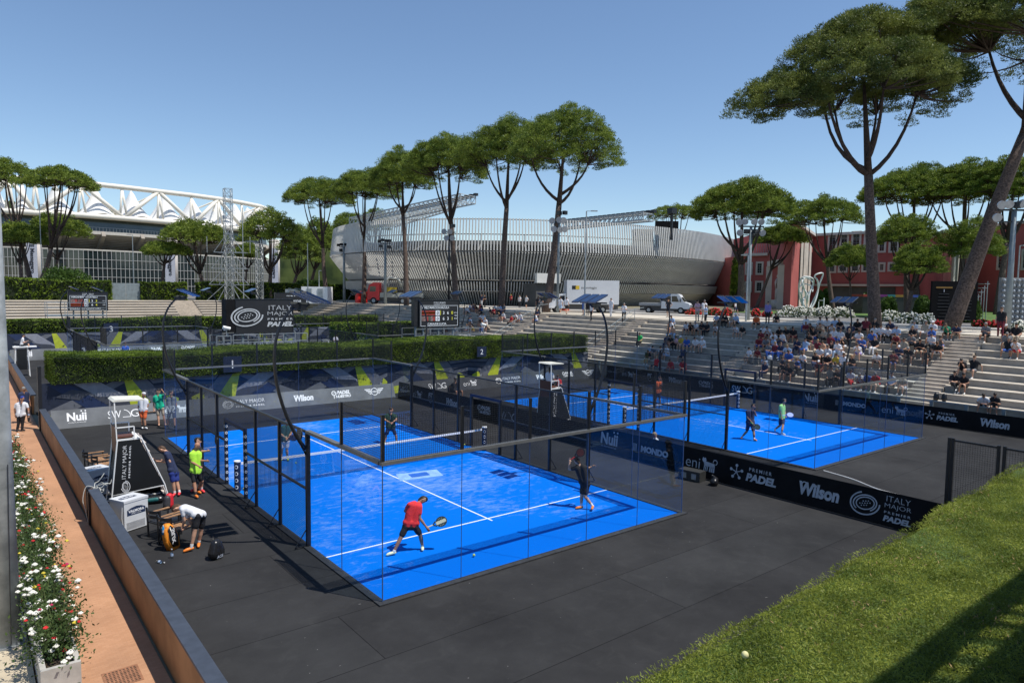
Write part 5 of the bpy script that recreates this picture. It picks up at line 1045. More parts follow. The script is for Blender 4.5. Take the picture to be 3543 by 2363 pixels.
def screen(label, u0, u1, v0, v1, y, content, dep=.5, legs=None, thick=.35, cat='screen'):
    a, b = W(u0, v1, y=y), W(u1, v1, y=y); z0 = (a.z+b.z)/2; z1 = (W(u0, v0, y=y).z+W(u1, v0, y=y).z)/2
    r = wthing('display_screen', label, cat, ((a.x+b.x)/2, y, 0)); MB().box((a.x, y, z0), (b.x, y+thick, z1)).build('screen_panel', mat('screen_face', (.022, .022, .025), .35, 0, .1, 1), r)
    fr = MB(); t = .05
    for bx in (((a.x-t, y-.03, z0-t), (b.x+t, y+thick+.03, z0)), ((a.x-t, y-.03, z1), (b.x+t, y+thick+.03, z1+t)), ((a.x-t, y-.03, z0), (a.x, y+thick+.03, z1)), ((b.x, y-.03, z0), (b.x+t, y+thick+.03, z1))): fr.box(*bx)
    fr.build('frame', black_metal, r)
    lg = MB()
    for q in (legs or (.12, .5, .88)): x = a.x+(b.x-a.x)*q; lg.box((x-.06, y+.1, .0), (x+.06, y+.25, z0-t))
    lg.build('leg', pole_grey, r)
    return r, a.x, b.x, z0, z1
glow = mat('screen_white', (.62, .66, .70), .5, emit=.25); glow_y = mat('screen_yellow', (.65, .62, .05), .5, emit=.2); glow_r = mat('screen_red', (.30, .05, .04), .5, emit=.1); flag_y = mat('screen_gold', (.38, .18, .03), .5, emit=.1); glow_g = mat('screen_green', (.04, .12, .06), .5, emit=.1)
def put_txt(r, y, t, x, z, h, w=None, m=glow, nm='lettering', bold=.01):
    L = Logo(); L.text(t, h, 0, 0, w, bold=bold); v = np.concatenate(L.v); MB().add([(x+p[0], y-.036, z+p[1]) for p in v], L.f).build(nm, m, r)
def scoreboard(label, u0, u1, v0, v1, y, n1_, n2_, g1_, g2_, f1, f2):
    r, x0, x1, z0, z1 = screen(label, u0, u1, v0, v1, y, None, cat='scoreboard'); w, h = x1-x0, z1-z0; X = lambda t: x0+w*t; Z = lambda t: z0+h*t
    bx = lambda a, b_, c, d_, m, nm: MB().box((X(a), y-.02, Z(c)), (X(b_), y-.001, Z(d_))).build(nm, m, r)
    bd = MB()
    for a, b_, c, d_ in ((.03, .97, .80, .812), (.03, .97, .03, .042), (.03, .036, .03, .81), (.964, .97, .03, .81)): bd.box((X(a), y-.02, Z(c)), (X(b_), y-.001, Z(d_)))
    bd.build('border_line', glow, r)
    put_txt(r, y, 'ITALY MAJOR', X(.5), Z(.915), h*.05, w*.30); put_txt(r, y, 'PREMIER PADEL', X(.5), Z(.85), h*.025, w*.3)
    put_txt(r, y, n1_, X(.40), Z(.73), h*.085, w*.68 if len(n1_) > 12 else None); put_txt(r, y, n2_, X(.42), Z(.11), h*.085, w*(.80 if len(n2_) > 15 else .5))
    for i, (g_, f_, zc) in enumerate(((g1_, f1, .53), (g2_, f2, .31))):
        for k in (0, 1):
            if f_ == 'es':
                bx(.05+k*.17, .215+k*.17, zc-.085, zc+.085, glow_r, 'flag'); bx(.051+k*.17, .214+k*.17, zc-.04, zc+.04, flag_y, 'flag_stripe')
            else: bx(.05+k*.17, .215+k*.17, zc-.085, zc+.085, glow_r, 'flag'); bx(.05+k*.17, .16+k*.17, zc-.086, zc+.086, glow, 'flag_stripe'); bx(.05+k*.17, .105+k*.17, zc-.087, zc+.087, glow_g, 'flag_stripe')
        bx(.40, .50, zc-.09, zc+.09, glow, 'points_box'); put_txt(r, y, g_[0], X(.45), Z(zc), h*.12, w*.05*len(g_[0]), m=PALM[0])
        for j, t in enumerate(g_[1:]): put_txt(r, y, t, X(.60+.11*j), Z(zc), h*.12, m=glow_y if j == len(g_)-2 else glow)
    bx(.52, .53, Z and .44, .62, glow_y, 'serve_mark'); put_txt(r, y, 'MATCH', X(.91), Z(.53), h*.035, w*.08); put_txt(r, y, 'TIME', X(.91), Z(.42), h*.035, w*.06); put_txt(r, y, '0:55', X(.91), Z(.31), h*.05, w*.07)
    return r
scoreboard('dark scoreboard reading PEREZ MARCOS/URZULA in front of the shaded stand', 963, 1053, 690, 750, 24.5, 'PEREZ MARCOS/URZULA', 'SCARA/DE LUCIA', ('0', '3', '6', '0'), ('0', '6', '3', '1'), 'es', 'it')
scoreboard('far scoreboard reading VERDE/BROCCATELLI in front of the sunlit far stand', 158, 247, 671, 713, 56.5, 'VERDE/BROCCATELLI', 'VASQUEZ-MONJARDIN/OLMO', ('40', '3', '3'), ('40', '6', '4'), 'it', 'es')
r, x0, x1, z0, z1 = screen('half hidden scoreboard reading CEREZO CASADO/GAR behind the big screen', 633, 702, 673, 712, 56.5, None, cat='scoreboard'); put_txt(r, 56.5, 'CEREZO CASADO/GAR', (x0+x1)/2-.2, z1-.95, .3, (x1-x0)*.8); put_txt(r, 56.5, 'ITALY MAJOR', (x0+x1)/2, z1-.35, .16)
yb = 23.2; r, x0, x1, z0, z1 = screen('big black screen with the round tournament emblem above the hedge', 543, 672, 688, 763, yb, None)
put_logo('italy4', ((x0+x1)/2, yb-.03, (z0+z1)/2), (1, 0, 0), (0, 0, 1), (z1-z0)*.60, mat('screen_soft_white', (.42, .44, .46), .5, emit=.12), r, off=.006, sx=1.25)
MB().box((x0-.62, yb, z0+.05), (x0-.08, yb+1.0, z1)).build('side_cabinet', black_vinyl, r); r0, c0, c1, c2, c3 = screen('blank dark side of the blue scoreboard, seen edge on', 951, 961, 690, 748, 24.6, None, legs=(.5,))
# scaffold platforms beside the screens
def platform(label, u0, u1, y, z0, z1, dpt=2.2):
    a, b = W(u0, 760, y=y).x, W(u1, 760, y=y).x; r = wthing('scaffold_platform', label, 'platform', ((a+b)/2, y, 0)); m = MB(); n = max(2, int((b-a)/1.25))
    for i in range(n+1):
        x = a+(b-a)*i/n
        for yy in (y, y+dpt): m.bar((x, yy, 0), (x, yy, z1), .05)
    for z in (z0, z1-.5, z1):
        for yy in (y, y+dpt): m.bar((a, yy, z), (b, yy, z), .05)
    m.build('tube_frame', steel, r); MB().box((a, y+.03, z0+.03), (b, y+dpt-.03, z0+.09)).build('deck', pole_grey, r); return r
platform('scaffold platform under the big screen', 535, 705, 23.0, 2.3, 3.55); platform('small scaffold with cameras left of the big screen', 497, 530, 23.0, 2.2, 3.5, 1.5); platform('scaffold platform right of the blue scoreboard', 955, 1110, 24.2, 2.3, 3.5); platform('scaffold platform under the far scoreboard', 110, 246, 56.3, 3.6, 4.9)
for u, v, y, lb in ((616, 757, 23.4, 'white camera on the scaffold right of the big screen post'), (520, 753, 23.1, 'white camera dome on the small scaffold'), (1110, 745, 24.4, 'white camera on the platform rail right of the blue scoreboard')):
    if v == 757: u = 523; v = 757
    p = W(u, v, y=y); c = wthing('camera_unit', lb, 'camera', tuple(p)); MB().tube([p-Vector((.22, 0, -.05)), p+Vector((.22, 0, -.06))], .11, 12).build('camera_body', white_paint, c, smooth=False); MB().bar(p, p-Vector((0, 0, .5)), .05).build('bracket', steel, c)
# schedule board at the right
yb2 = 0.0; p, q = W(2134, 742, d=60), W(2238, 742, d=60); zt = W(2180, 646, d=60).z
sb = wthing('schedule_board', 'large black schedule board with two gold headed columns', 'sign', ((p.x+q.x)/2, (p.y+q.y)/2, ZT)); e = (q-p); e.z = 0; L_ = e.length; e.normalize(); nn = Vector((e.y, -e.x, 0)); 
if nn.dot(FW) > 0: nn = -nn
MB().bar((p.x, p.y, (zt+ZT+.3)/2), (q.x, q.y, (zt+ZT+.3)/2), .25, zt-ZT-.3).build('board', mat('board_black', (.006, .006, .007), .8, 0, .1, 1, spec=.1), sb)
gd = mat('gold_line', (.20, .11, .02), .5)
for s in (.26, .75):
    c = Vector((p.x, p.y, 0))+e*L_*s+nn*.14; MB().bar(c-e*L_*.18+Vector((0, 0, zt-.55)), c+e*L_*.18+Vector((0, 0, zt-.55)), .02, .14).build('gold_header', gd, sb)
    tm = MB(); rg = random.Random(5)
    for i in range(9): w = L_*.14*rg.uniform(.5, 1); z = zt-1.1-i*.28; tm.bar(c-e*w+Vector((0, 0, z)), c+e*w+Vector((0, 0, z)), .02, .03)
    tm.build('text_lines', mat('dim_grey_text', (.06, .06, .065), .6), sb); MB().bar(c+Vector((0, 0, zt-.95)), c+Vector((0, 0, zt-.7)), .12, .02).build('printed_mark', grey_ink, sb)

# ================================================================== VEHICLES
tyre = mat('tyre_rubber', (.015, .015, .015), .8); van_w = mat('van_white', (.70, .71, .72), .3, 0, .03, 1, spec=.6); truck_w = mat('truck_white', (.55, .57, .60), .45, 0, .05, .6); car_glass = mat('car_glass', (.015, .02, .025), .08, 0, .1, 1, spec=.9); red_paint = mat('red_paint', (.62, .02, .02), .35, 0, .05, 1, spec=.6); grey_bump = mat('grey_bumper', (.06, .06, .06), .6)
def wheel(r, x, y, rad=.36, w=.24):
    p = MB().tube([(x, y-w/2, rad), (x, y+w/2, rad)], rad, 18).build('tyre', tyre, None, loc=(0, 0, 0)); p.name = 'wheel'; p.parent = r
    MB().tube([(x, y-w/2-.01, rad), (x, y+w/2+.01, rad)], rad*.55, 12).build('rim', steel, p)
def vehicle(name, label, cat, loc, rz, body, L_, Wd, glassq, lights=True, wheels=(.9, 3.3), wr=.36, m=van_w, extra=None):
    """body: side profile polygon (x along length, z), front at x=0"""
    r = thing(name, label, cat, loc, rz); MB().prism(body, -Wd/2, Wd/2, 1).build('body', m, r)
    for q in glassq:
        for s in (-1, 1): MB().prism(q, s*Wd/2-.012 if s < 0 else s*Wd/2, s*Wd/2 if s < 0 else s*Wd/2+.012, 1).build('side_window', car_glass, r)
    for x in wheels:
        for s in (-1, 1): wheel(r, x, s*(Wd/2-.1), wr)
    if extra: extra(r)
    return r
def fwp(u, v, d): p = W(u, v, d=d); return (p.x, p.y, ZT)
# white crew cab van, front towards the right
def ex(r):
    for s in (-1, 1): MB().box((-.05, s*.72-.16, .78), (.10, s*.72+.16, 1.0)).build('headlight', mat('lamp_clear', (.6, .62, .65), .1), r)
    MB().box((-.07, -.98, .32), (.18, .98, .72)).build('bumper', grey_bump, r); MB().box((-.03, -.45, .82), (0.02, .45, .98)).build('grille', grey_bump, r); MB().box((-.085, -.26, .45), (-.072, .26, .57)).build('number_plate', white_paint, r)
    MB().add([(.62, -.86, 1.32), (.62, .86, 1.32), (1.12, .80, 2.06), (1.12, -.80, 2.06)], [(0, 1, 2, 3)]).build('windscreen', car_glass, r)
    for s in (-1, 1): MB().box((.95, s*1.12-.1, 1.3), (1.05, s*1.12+.1, 1.65)).build('wing_mirror', grey_bump, r)
    MB().box((3.15, -1.0, .85), (5.6, 1.0, 1.15)).box((3.15, -1.0, 1.15), (3.2, 1.0, 1.9)).build('load_bed', mat('load_bed_grey', (.30, .31, .32), .6), r)
    MB().box((.2, -.85, .3), (5.5, .85, .85)).build('chassis', grey_bump, r)
vb = [(0, .55), (0, 1.0), (.12, 1.16), (.62, 1.30), (1.14, 2.10), (1.4, 2.18), (3.05, 2.18), (3.1, .55)]
yaw = math.atan2(-RT.y, -RT.x); vloc = W(1583, 716, z=ZT); 
v1 = vehicle('crew_cab_van', 'white crew cab van with an open load bed in front of the arena', 'van', fwp(1586, 700, 77), math.atan2(RT.y, RT.x)+math.pi-R(22), vb, 5.6, 1.98, [[(1.15, 1.32), (1.42, 1.95), (1.95, 1.95), (1.95, 1.32)], [(2.05, 1.32), (2.05, 1.95), (2.75, 1.95), (2.75, 1.32)]], extra=ex, wheels=(.95, 4.5))
def ex2(r):
    MB().box((1.9, -1.2, .95), (7.6, 1.2, 3.55)).build('cargo_box', truck_w, r); b = MB(); b.box((7.6, -1.18, 1.0), (7.63, 1.18, 3.5)); b.build('rear_door', van_w, r); MB().box((7.63, -.02, 1.0), (7.65, .02, 3.5)).build('door_seam', grey_bump, r)
    for s in (-1,):
        MB().box((2.45, 1.2, 2.55), (2.85, 1.215, 2.95)).build('black_square_mark', black_metal, r); MB().box((2.85, 1.2, 2.55), (3.25, 1.215, 2.95)).build('yellow_square_mark', mat('logo_yellow', (.62, .42, .03), .5), r)
        a_, F_ = tmesh('autonoleggio', 1); sc = 1.7/np.ptp(a_[:, 0]); MB().add([(4.3+p[0]*sc, 1.216, 2.72+p[1]*sc) for p in a_], [tuple(reversed(f)) for f in F_]).build('lettering', grey_bump, r)
    MB().box((.1, -.95, .4), (7.6, .95, .93)).build('chassis', grey_bump, r); MB().add([(.66, -.86, 1.32), (.66, .86, 1.32), (1.08, .80, 1.98), (1.08, -.80, 1.98)], [(0, 1, 2, 3)]).build('windscreen', car_glass, r)
vt_ = vehicle('box_truck', 'white box truck with a small black and yellow mark, before the arena', 'truck', fwp(1258, 700, 76), math.atan2(RT.y, RT.x)+R(4), [(0, .5), (0, 1.0), (.6, 1.3), (1.1, 2.02), (1.85, 2.1), (1.85, .5)], 7.6, 2.0, [[(1.0, 1.32), (1.2, 1.85), (1.7, 1.85), (1.7, 1.32)]], extra=ex2, wheels=(.95, 5.9), wr=.38)
vt_.scale = (1, -1, 1)
vehicle('parked_car', 'dark estate car parked behind the white van', 'car', fwp(1622, 700, 83), math.atan2(RT.y, RT.x)+math.pi, [(0, .35), (.02, .75), (1.0, .95), (1.6, 1.45), (3.4, 1.5), (4.3, 1.0), (4.4, .35)], 4.4, 1.8, [[(1.25, .98), (1.7, 1.38), (3.3, 1.42), (3.9, 1.0)]], m=mat('car_black', (.012, .012, .015), .2, 0, .1, 1, spec=.8), wheels=(.85, 3.5), wr=.33)
def ex3(r):
    MB().box((1.9, -1.2, 1.0), (8.6, 1.2, 1.15)).box((1.95, -1.22, 1.15), (8.6, -1.17, 1.75)).box((1.95, 1.17, 1.15), (8.6, 1.22, 1.75)).build('flat_bed', mat('bed_pale', (.36, .36, .32), .6), r)
    MB().tube([(2.4, 0, 1.1), (2.4, 0, 3.2), (3.2, 0, 4.1), (4.6, .1, 3.9), (5.2, .1, 2.7)], .22, 8).tube([(2.4, .3, 1.4), (3.4, .3, 3.5)], .12, 6).build('folded_crane', mat('crane_pale', (.45, .45, .42), .5, .2), r, smooth=True)
    MB().box((2.9, -.6, 1.8), (4.4, .5, 2.6)).build('yellow_cargo', mat('cargo_yellow', (.45, .33, .03), .6), r); MB().box((.1, -.95, .45), (8.5, .95, 1.0)).build('chassis', grey_bump, r)
vehicle('crane_truck', 'red truck with a folded crane and pale flat bed behind the pines', 'truck', fwp(846, 690, 108), math.atan2(RT.y, RT.x)+R(3), [(0, .6), (0, 1.9), (.25, 2.9), (.9, 3.3), (1.85, 3.3), (1.85, .6)], 8.6, 2.4, [[(.35, 1.9), (.45, 2.7), (1.3, 2.7), (1.3, 1.9)]], m=red_paint, extra=ex3, wheels=(.95, 5.4, 6.5), wr=.5)
for k, (u, lb) in enumerate(((823, 'red cylinder tank left of the crane truck'), (836, 'second red tank left of the crane truck'))):
    p = W(u, 690, d=112); tag(MB().tube([(p.x, p.y, ZT), (p.x, p.y, ZT+1.9)], [.55, .5], 12, red_paint).build('red_tank', red_paint), lb, 'tank')
def container(u0, u1, v0, d, lb, m, h=None):
    p, q = W(u0, 690, d=d), W(u1, 690, d=d); z = W(u0, v0, d=d).z; e = (q-p); e.z = 0; r = wthing('site_container', lb, 'container', (p.x, p.y, ZT)); k = FW*3; mb = MB(); P = [p, q, q+k, p+k]
    mb.add([(x.x, x.y, zz) for zz in (ZT, z) for x in P], [(3,2,1,0),(4,5,6,7),(0,1,5,4),(1,2,6,5),(2,3,7,6),(3,0,4,7)]); mb.build('container_body', m, r); lo = MB()
    for t in (.2, .62):
        a, b_ = p.lerp(q, t)-FW*.05, p.lerp(q, t+.2)-FW*.05
        for i in range(8): zz = ZT+.8+i*.2; lo.bar((a.x, a.y, zz), (b_.x, b_.y, zz), .06, .08)
    lo.build('louvre_vent', pole_grey, r)
container(692, 752, 658, 104, 'white equipment container left of the arena', white_paint); container(655, 690, 664, 106, 'grey equipment container beside the tall hedge', steel)
gt = wthing('gate', 'grey double gate between the tall hedges', 'gate', (8.7, 102, ZT)); MB().box((6.7, 102, ZT), (8.65, 102.1, 7.0)).box((8.72, 102, ZT), (10.7, 102.1, 7.0)).build('gate_leaf', pole_grey, gt); MB().box((6.6, 101.9, ZT), (6.7, 102.2, 7.2)).box((10.7, 101.9, ZT), (10.8, 102.2, 7.2)).build('gate_post', black_metal, gt)
# sculpture of looping white tubes
sp = W(1852, 706, d=92); S = mpp(92); sc_ = wthing('tube_sculpture', 'white looping tube sculpture shaped like a trophy', 'sculpture', (sp.x, sp.y, ZT)); wt = mat('sculpture_white', (.72, .74, .74), .35, 0, .04, 1)
def sv(x, y, k=0): return Vector((sp.x, sp.y, 0))+RT*((x-860)/1.959/1.50702*S)+Vector((0, 0, ZT+(712-y)/1.959/1.50702*S))+FW*k
def spline(P, n=8):
    o = []
    for i in range(len(P)-1):
        a, b, c, d = P[max(i-1, 0)], P[i], P[i+1], P[min(i+2, len(P)-1)]
        for j in range(n): t = j/n; o.append(.5*((2*b)+(c-a)*t+(2*a-5*b+4*c-d)*t*t+(3*b-a-3*c+d)*t**3))
    return o+[P[-1]]
mb = MB()
for P, rd in (([(858, 705, 0), (830, 640, .5), (812, 580, .3), (803, 520, 0), (815, 480, -.4), (860, 478, -.5), (900, 500, 0), (895, 560, .5), (865, 600, .6), (835, 640, 0), (845, 705, -.2)], .17),
              ([(870, 700, .3), (862, 640, .2), (830, 560, -.5), (810, 510, -.6), (840, 482, 0), (885, 490, .6), (905, 520, .4), (880, 570, 0), (862, 640, -.2)], .15),
              ([(872, 705, 0), (905, 650, .4), (935, 580, .4), (945, 520, .2), (960, 455, 0), (925, 452, -.3), (900, 470, -.2), (925, 500, 0), (938, 560, .3), (915, 640, 0), (880, 700, -.2)], .17),
              ([(850, 700, 0), (840, 620, .8), (850, 540, .8), (835, 500, .2), (815, 530, -.3), (850, 600, -.6), (860, 660, 0)], .13), ([(808, 545, .2), (850, 520, .8), (900, 540, .4), (895, 575, 0)], .12), ([(815, 575, 0), (840, 640, .4), (862, 705, .3)], .16)):
    mb.tube(spline([sv(*p) for p in P]), rd*.62, 8)
mb.build('looping_tubes', wt, sc_, smooth=True); mb = MB(); a, b = sv(880, 690), sv(975, 690); mb.bar(a, b, .12).bar(sv(975, 712), sv(975, 615), .1).bar(sv(940, 712), sv(940, 640), .08).bar(sv(940, 632), sv(975, 632), .06); mb.build('white_frame', wt, sc_)
# rose beds and kiosks along the lawn
rose_w = mat('white_rose', (.72, .70, .62), .7, 0, .1, 3); rose_r = mat('red_rose', (.50, .015, .02), .6, 0, .25, 3, col2=(.65, .03, .03)); rose_l = leafmat('rose_leaf', (.02, .05, .012), (.07, .13, .03), 2, .5, .2)
beds = [(1808, 726, 34, 'w', 'white flowering bed left of the white sculpture base'), (1845, 724, 36, 'w', 'white flowering bed in front of the white sculpture'), (1895, 726, 30, 'w', 'white flowering bed right of the white sculpture'), (1935, 728, 30, 'w', 'white flowering bed left of the near pine trunk'),
        (2045, 738, 34, 'w', 'large white rose bed right of the near pine trunk'), (2085, 742, 34, 'w', 'middle of the large white rose bed by the schedule board'), (2125, 745, 28, 'w', 'right end of the large white rose bed'), (1592, 714, 22, 'r', 'red flower bed behind the standing people, left end'), (1640, 716, 24, 'r', 'red flower bed behind the curved lamp'), (1668, 717, 18, 'r', 'red flower bed left of the floodlight mast'),
        (1735, 720, 14, 'r', 'red rose clump right of the floodlight mast'), (1762, 721, 14, 'r', 'red rose clump behind the man in violet'), (2160, 752, 18, 'r', 'red roses at the foot of the schedule board'), (2255, 752, 30, 'r', 'dark red rose bed between the two right masts'), (2285, 755, 28, 'r', 'dark red rose bed near the right mast'), (2340, 762, 24, 'w', 'mixed bush at the right edge of the promenade')]
for i, (u, v, hw, c, lb) in enumerate(beds):
    b = W(u, v, z=ZT); d = min(depth(b), 70); b = W(u, v-0, d=d); s = mpp(d); bush(lb, (b.x, b.y, ZT), hw*s, hw*s*.7, (24 if c == 'w' else 17)*s, rose_l, 2200, .14, 300+i, 'flower_bed', 'flower bed', 'flower beds along the avenue', [(rose_w if c == 'w' else rose_r, 260 if c == 'w' else 170, .085)], stem=False)
kp = W(2030, 700, d=88); ks = wthing('kiosk', 'dark kiosk with a rainbow coloured counter band in front of the red building', 'kiosk', (kp.x, kp.y, ZT)); L6 = 7
MB().bar(Vector((kp.x, kp.y, ZT+1.1))-RT*L6/2, Vector((kp.x, kp.y, ZT+1.1))+RT*L6/2, 3, 2.1).build('kiosk_body', dark_plastic, ks)
for i, c in enumerate([(.28, .03, .02), (.02, .08, .25), (.16, .02, .16), (.02, .15, .18), (.25, .14, .02), (.2, .03, .04), (.03, .06, .28)]): a = Vector((kp.x, kp.y, ZT+2.3))+RT*(L6*(i/7-.5)); MB().bar(a, a+RT*L6/7*.99, 3.2, .3).build('coloured_fascia', mat('fascia_%s' % 'abcdefg'[i], c, .5), ks)
bl = W(2262, 742, d=66); br = wthing('bleacher', 'grey metal bleacher steps right of the schedule board', 'bleacher', (bl.x, bl.y, ZT)); mb = MB()
for i in range(9): a = Vector((bl.x, bl.y, ZT+.25+i*.42))+RT*(i*.48-2.2)+FW*i*.3; mb.bar(a, a+FW*6, .46, .06).bar(a-Vector((0, 0, .2)), a+Vector((0, 0, .25)), .05).bar((a.x, a.y, ZT), a, .06)
for i in range(6): a = Vector((bl.x, bl.y, ZT+1+i*.55))+RT*2.6; mb.bar(a, a+RT*5, .1)
mb.build('metal_steps', steel, br)
wp = W(2330, 742, d=60); wl = wthing('tiled_wall', 'grey wall with a round tile relief at the right edge', 'wall', (wp.x, wp.y, ZT)); MB().bar(Vector((wp.x, wp.y, ZT+1.7))-RT*1.5, Vector((wp.x, wp.y, ZT+1.7))+RT*4, .3, 4.6).build('wall_panel', concrete, wl); mb = MB()
for i in range(13):
    for j in range(10): c = Vector((wp.x, wp.y, ZT-.3+j*.45))+RT*(-1.3+i*.42)-FW*.2; mb.ball(c, .17, None, 7, 4)
mb.build('round_reliefs', steel, wl)
# shipping fence behind the left street

# ================================================================== PEOPLE
ZV.update({'q1': (350, 1250, 5.2275), 'q2': (350, 1500, 3.484), 'q3': (1300, 1650, 5.2267), 'q4': (1900, 1500, 5.228), 'q6': (900, 1380, 4.2745)})
CT = {'w': (.64, .64, .66), 'k': (.014, .014, .017), 'n': (.02, .03, .075), 'g': (.16, .165, .175), 'b': (.04, .11, .38), 'l': (.34, .46, .64), 'r': (.50, .025, .03), 'm': (.16, .02, .03), 'y': (.52, .36, .04), 'o': (.62, .12, .03), 'p': (.60, .36, .40),
      't': (.03, .26, .14), 'G': (.02, .42, .10), 's': (.50, .26, .17), 'v': (.24, .20, .46), 'e': (.40, .33, .25), 'R': (.75, .035, .04), 'N': (.42, .80, .06), 'T': (.02, .10, .12), 'D': (.012, .045, .03), 'O': (.85, .16, .05), 'u': (.02, .04, .22), 'E': (.005, .38, .22), 'L': (.30, .62, .22)}
CN = {'w': 'white', 'k': 'black', 'n': 'navy', 'g': 'grey', 'b': 'blue', 'l': 'light blue', 'r': 'red', 'm': 'dark red', 'y': 'yellow', 'o': 'orange red', 'p': 'pink', 't': 'green', 's': 'bare skin', 'v': 'violet', 'e': 'beige', 'G': 'bright green'}
def cm_(k): return mat('cloth_'+{'N': 'neon', 'R': 'scarlet', 'T': 'teal', 'D': 'deep_green', 'O': 'orange', 'u': 'royal', 'E': 'emerald', 'L': 'pale_green'}.get(k, CN.get(k, k)).replace(' ', '_')+('_cloth' if k.isupper() else ''), CT[k], .85, 0, .10, 9, bump=.35, bscale=22)
skins = [mat('skin_light', (.52, .29, .19), .55, 0, .06, 8), mat('skin_tan', (.38, .19, .115), .55, 0, .06, 8), mat('skin_dark', (.16, .08, .05), .5, 0, .06, 8)]
hairs = [mat('hair_dark', (.018, .013, .010), .6, 0, .2, 12), mat('hair_brown', (.075, .04, .02), .6, 0, .2, 12), mat('hair_grey', (.22, .21, .20), .7, 0, .2, 12), mat('hair_fair', (.30, .19, .09), .6, 0, .2, 12)]
shoe_m = {'w': mat('shoe_white', (.68, .68, .66), .6), 'k': mat('shoe_black', (.02, .02, .02), .6), 'O': mat('shoe_orange', (.80, .22, .03), .5), 'y': mat('shoe_lime', (.62, .75, .05), .5), 'r': mat('shoe_red', (.70, .05, .06), .5), 'P': mat('shoe_pale_yellow', (.70, .72, .45), .5), 's': skins[0]}
vv = lambda *a: Vector(a)
def caps(J, hi=False, look=None, sleeve=.55, shortl=.72, longp=False, sock=.0, brim=False, bald=False):
    """capsules (a, b, ra, rb, region) from joints"""
    S = []; P = J
    rt = (P['shR']-P['shL']).normalized(); upt = (P['neck']-P['pelvis']).normalized(); fw = upt.cross(rt); 
    if fw.length < .1: fw = vv(0, 1, 0)
    fw.normalize(); lk = (look or fw).normalized(); hd = P['head']; hu = (hd-P['neck']).normalized()
    add = lambda a, b, ra, rb, g: S.append((a, b, ra, rb, g))
    cst = P['chest']
    for s, h in (('R', P['hipR']), ('L', P['hipL'])):
        sh = P['sh'+s]; add(h.lerp(P['pelvis'], .35), h.lerp(sh, .5).lerp(cst, .30), .112, .098, 'torso'); add(h.lerp(sh, .5).lerp(cst, .30), sh.lerp(cst.lerp(P['neck'], .5), .42), .100, .098, 'torso')
        add(sh.lerp(P['neck'], .55), sh, .066, .062, 'torso'); el, wr = P['el'+s], P['wr'+s]
        m = sh.lerp(el, sleeve); add(sh, m, .060, .055, 'sleeve'); add(sh.lerp(el, .1), el, .046, .038, 'skin'); add(el, el.lerp(wr, .35), .038, .040, 'skin'); add(el.lerp(wr, .35), wr, .040, .026, 'skin')
        d = (wr-el).normalized(); sd = d.cross(fw if abs(d.dot(fw)) < .85 else upt).normalized(); nn = d.cross(sd)
        add(wr, wr+d*.075, .027, .034, 'skin')
        if hi:
            for k, (o, L_) in enumerate(((-.030, .075), (-.010, .085), (.010, .08), (.029, .062))):
                a = wr+d*.085+sd*o; b_ = a+d*L_*.5+nn*.012; add(a, b_, .0095, .009, 'skin'); add(b_, b_+d*L_*.32+nn*L_*.38, .009, .0075, 'skin')
            a = wr+d*.03+sd*.03*(1 if s == 'R' else -1); add(a, a+d*.035+sd*.028*(1 if s == 'R' else -1)+nn*.01, .012, .010, 'skin'); 
        else: add(wr+d*.07, wr+d*.15, .030, .018, 'skin')
        kn, an, to = P['kn'+s], P['an'+s], P['to'+s]; m = h.lerp(kn, shortl if not longp else 1)
        add(h, h.lerp(kn, .45), .094, .082, 'short'); add(h.lerp(kn, .45), m, .088, .084 if not longp else .066, 'short'); add(h, kn, .085, .056, 'skin'); add(kn, kn.lerp(an, .35), .054, .055, 'skin'); add(kn.lerp(an, .35), an, .054, .034, 'skin')
        if longp: add(kn, an, .066, .055, 'short')
        if sock: add(an.lerp(kn, sock), an, .046, .042, 'sock')
        ft = (to-an); add(an-ft*.16+vv(0, 0, -.02), to-ft*.35, .042, .042, 'shoe'); add(to-ft*.35, to, .044, .034, 'shoe')
    add(P['hipL'], P['hipR'], .105, .105, 'short'); add(P['hipL'].lerp(P['shL'], .18), P['hipR'].lerp(P['shR'], .18), .105, .105, 'torso')
    add(P['neck']-upt*.03, hd-hu*.06, .052, .050, 'skin'); add(hd-hu*.035+lk*.012, hd+hu*.035, .074, .088, 'skin')
    add(hd-hu*.065+lk*.045, hd-hu*.05+lk*.06, .038, .03, 'skin'); add(hd-hu*.005+lk*.088, hd-hu*.035+lk*.102, .012, .014, 'skin')
    er = hu.cross(lk).normalized()
    for s in (-1, 1): add(hd+er*s*.082-hu*.01, hd+er*s*.086-hu*.03, .016, .013, 'skin')
    if not bald:
        add(hd+hu*.045-lk*.022, hd+hu*.055+lk*.022, .088, .078, 'hair'); add(hd+hu*.02-lk*.045, hd-hu*.03-lk*.052, .072, .05, 'hair')
    if brim: add(hd+hu*.06+lk*.06, hd+hu*.045+lk*.14, .05, .03, 'hair')
    return S
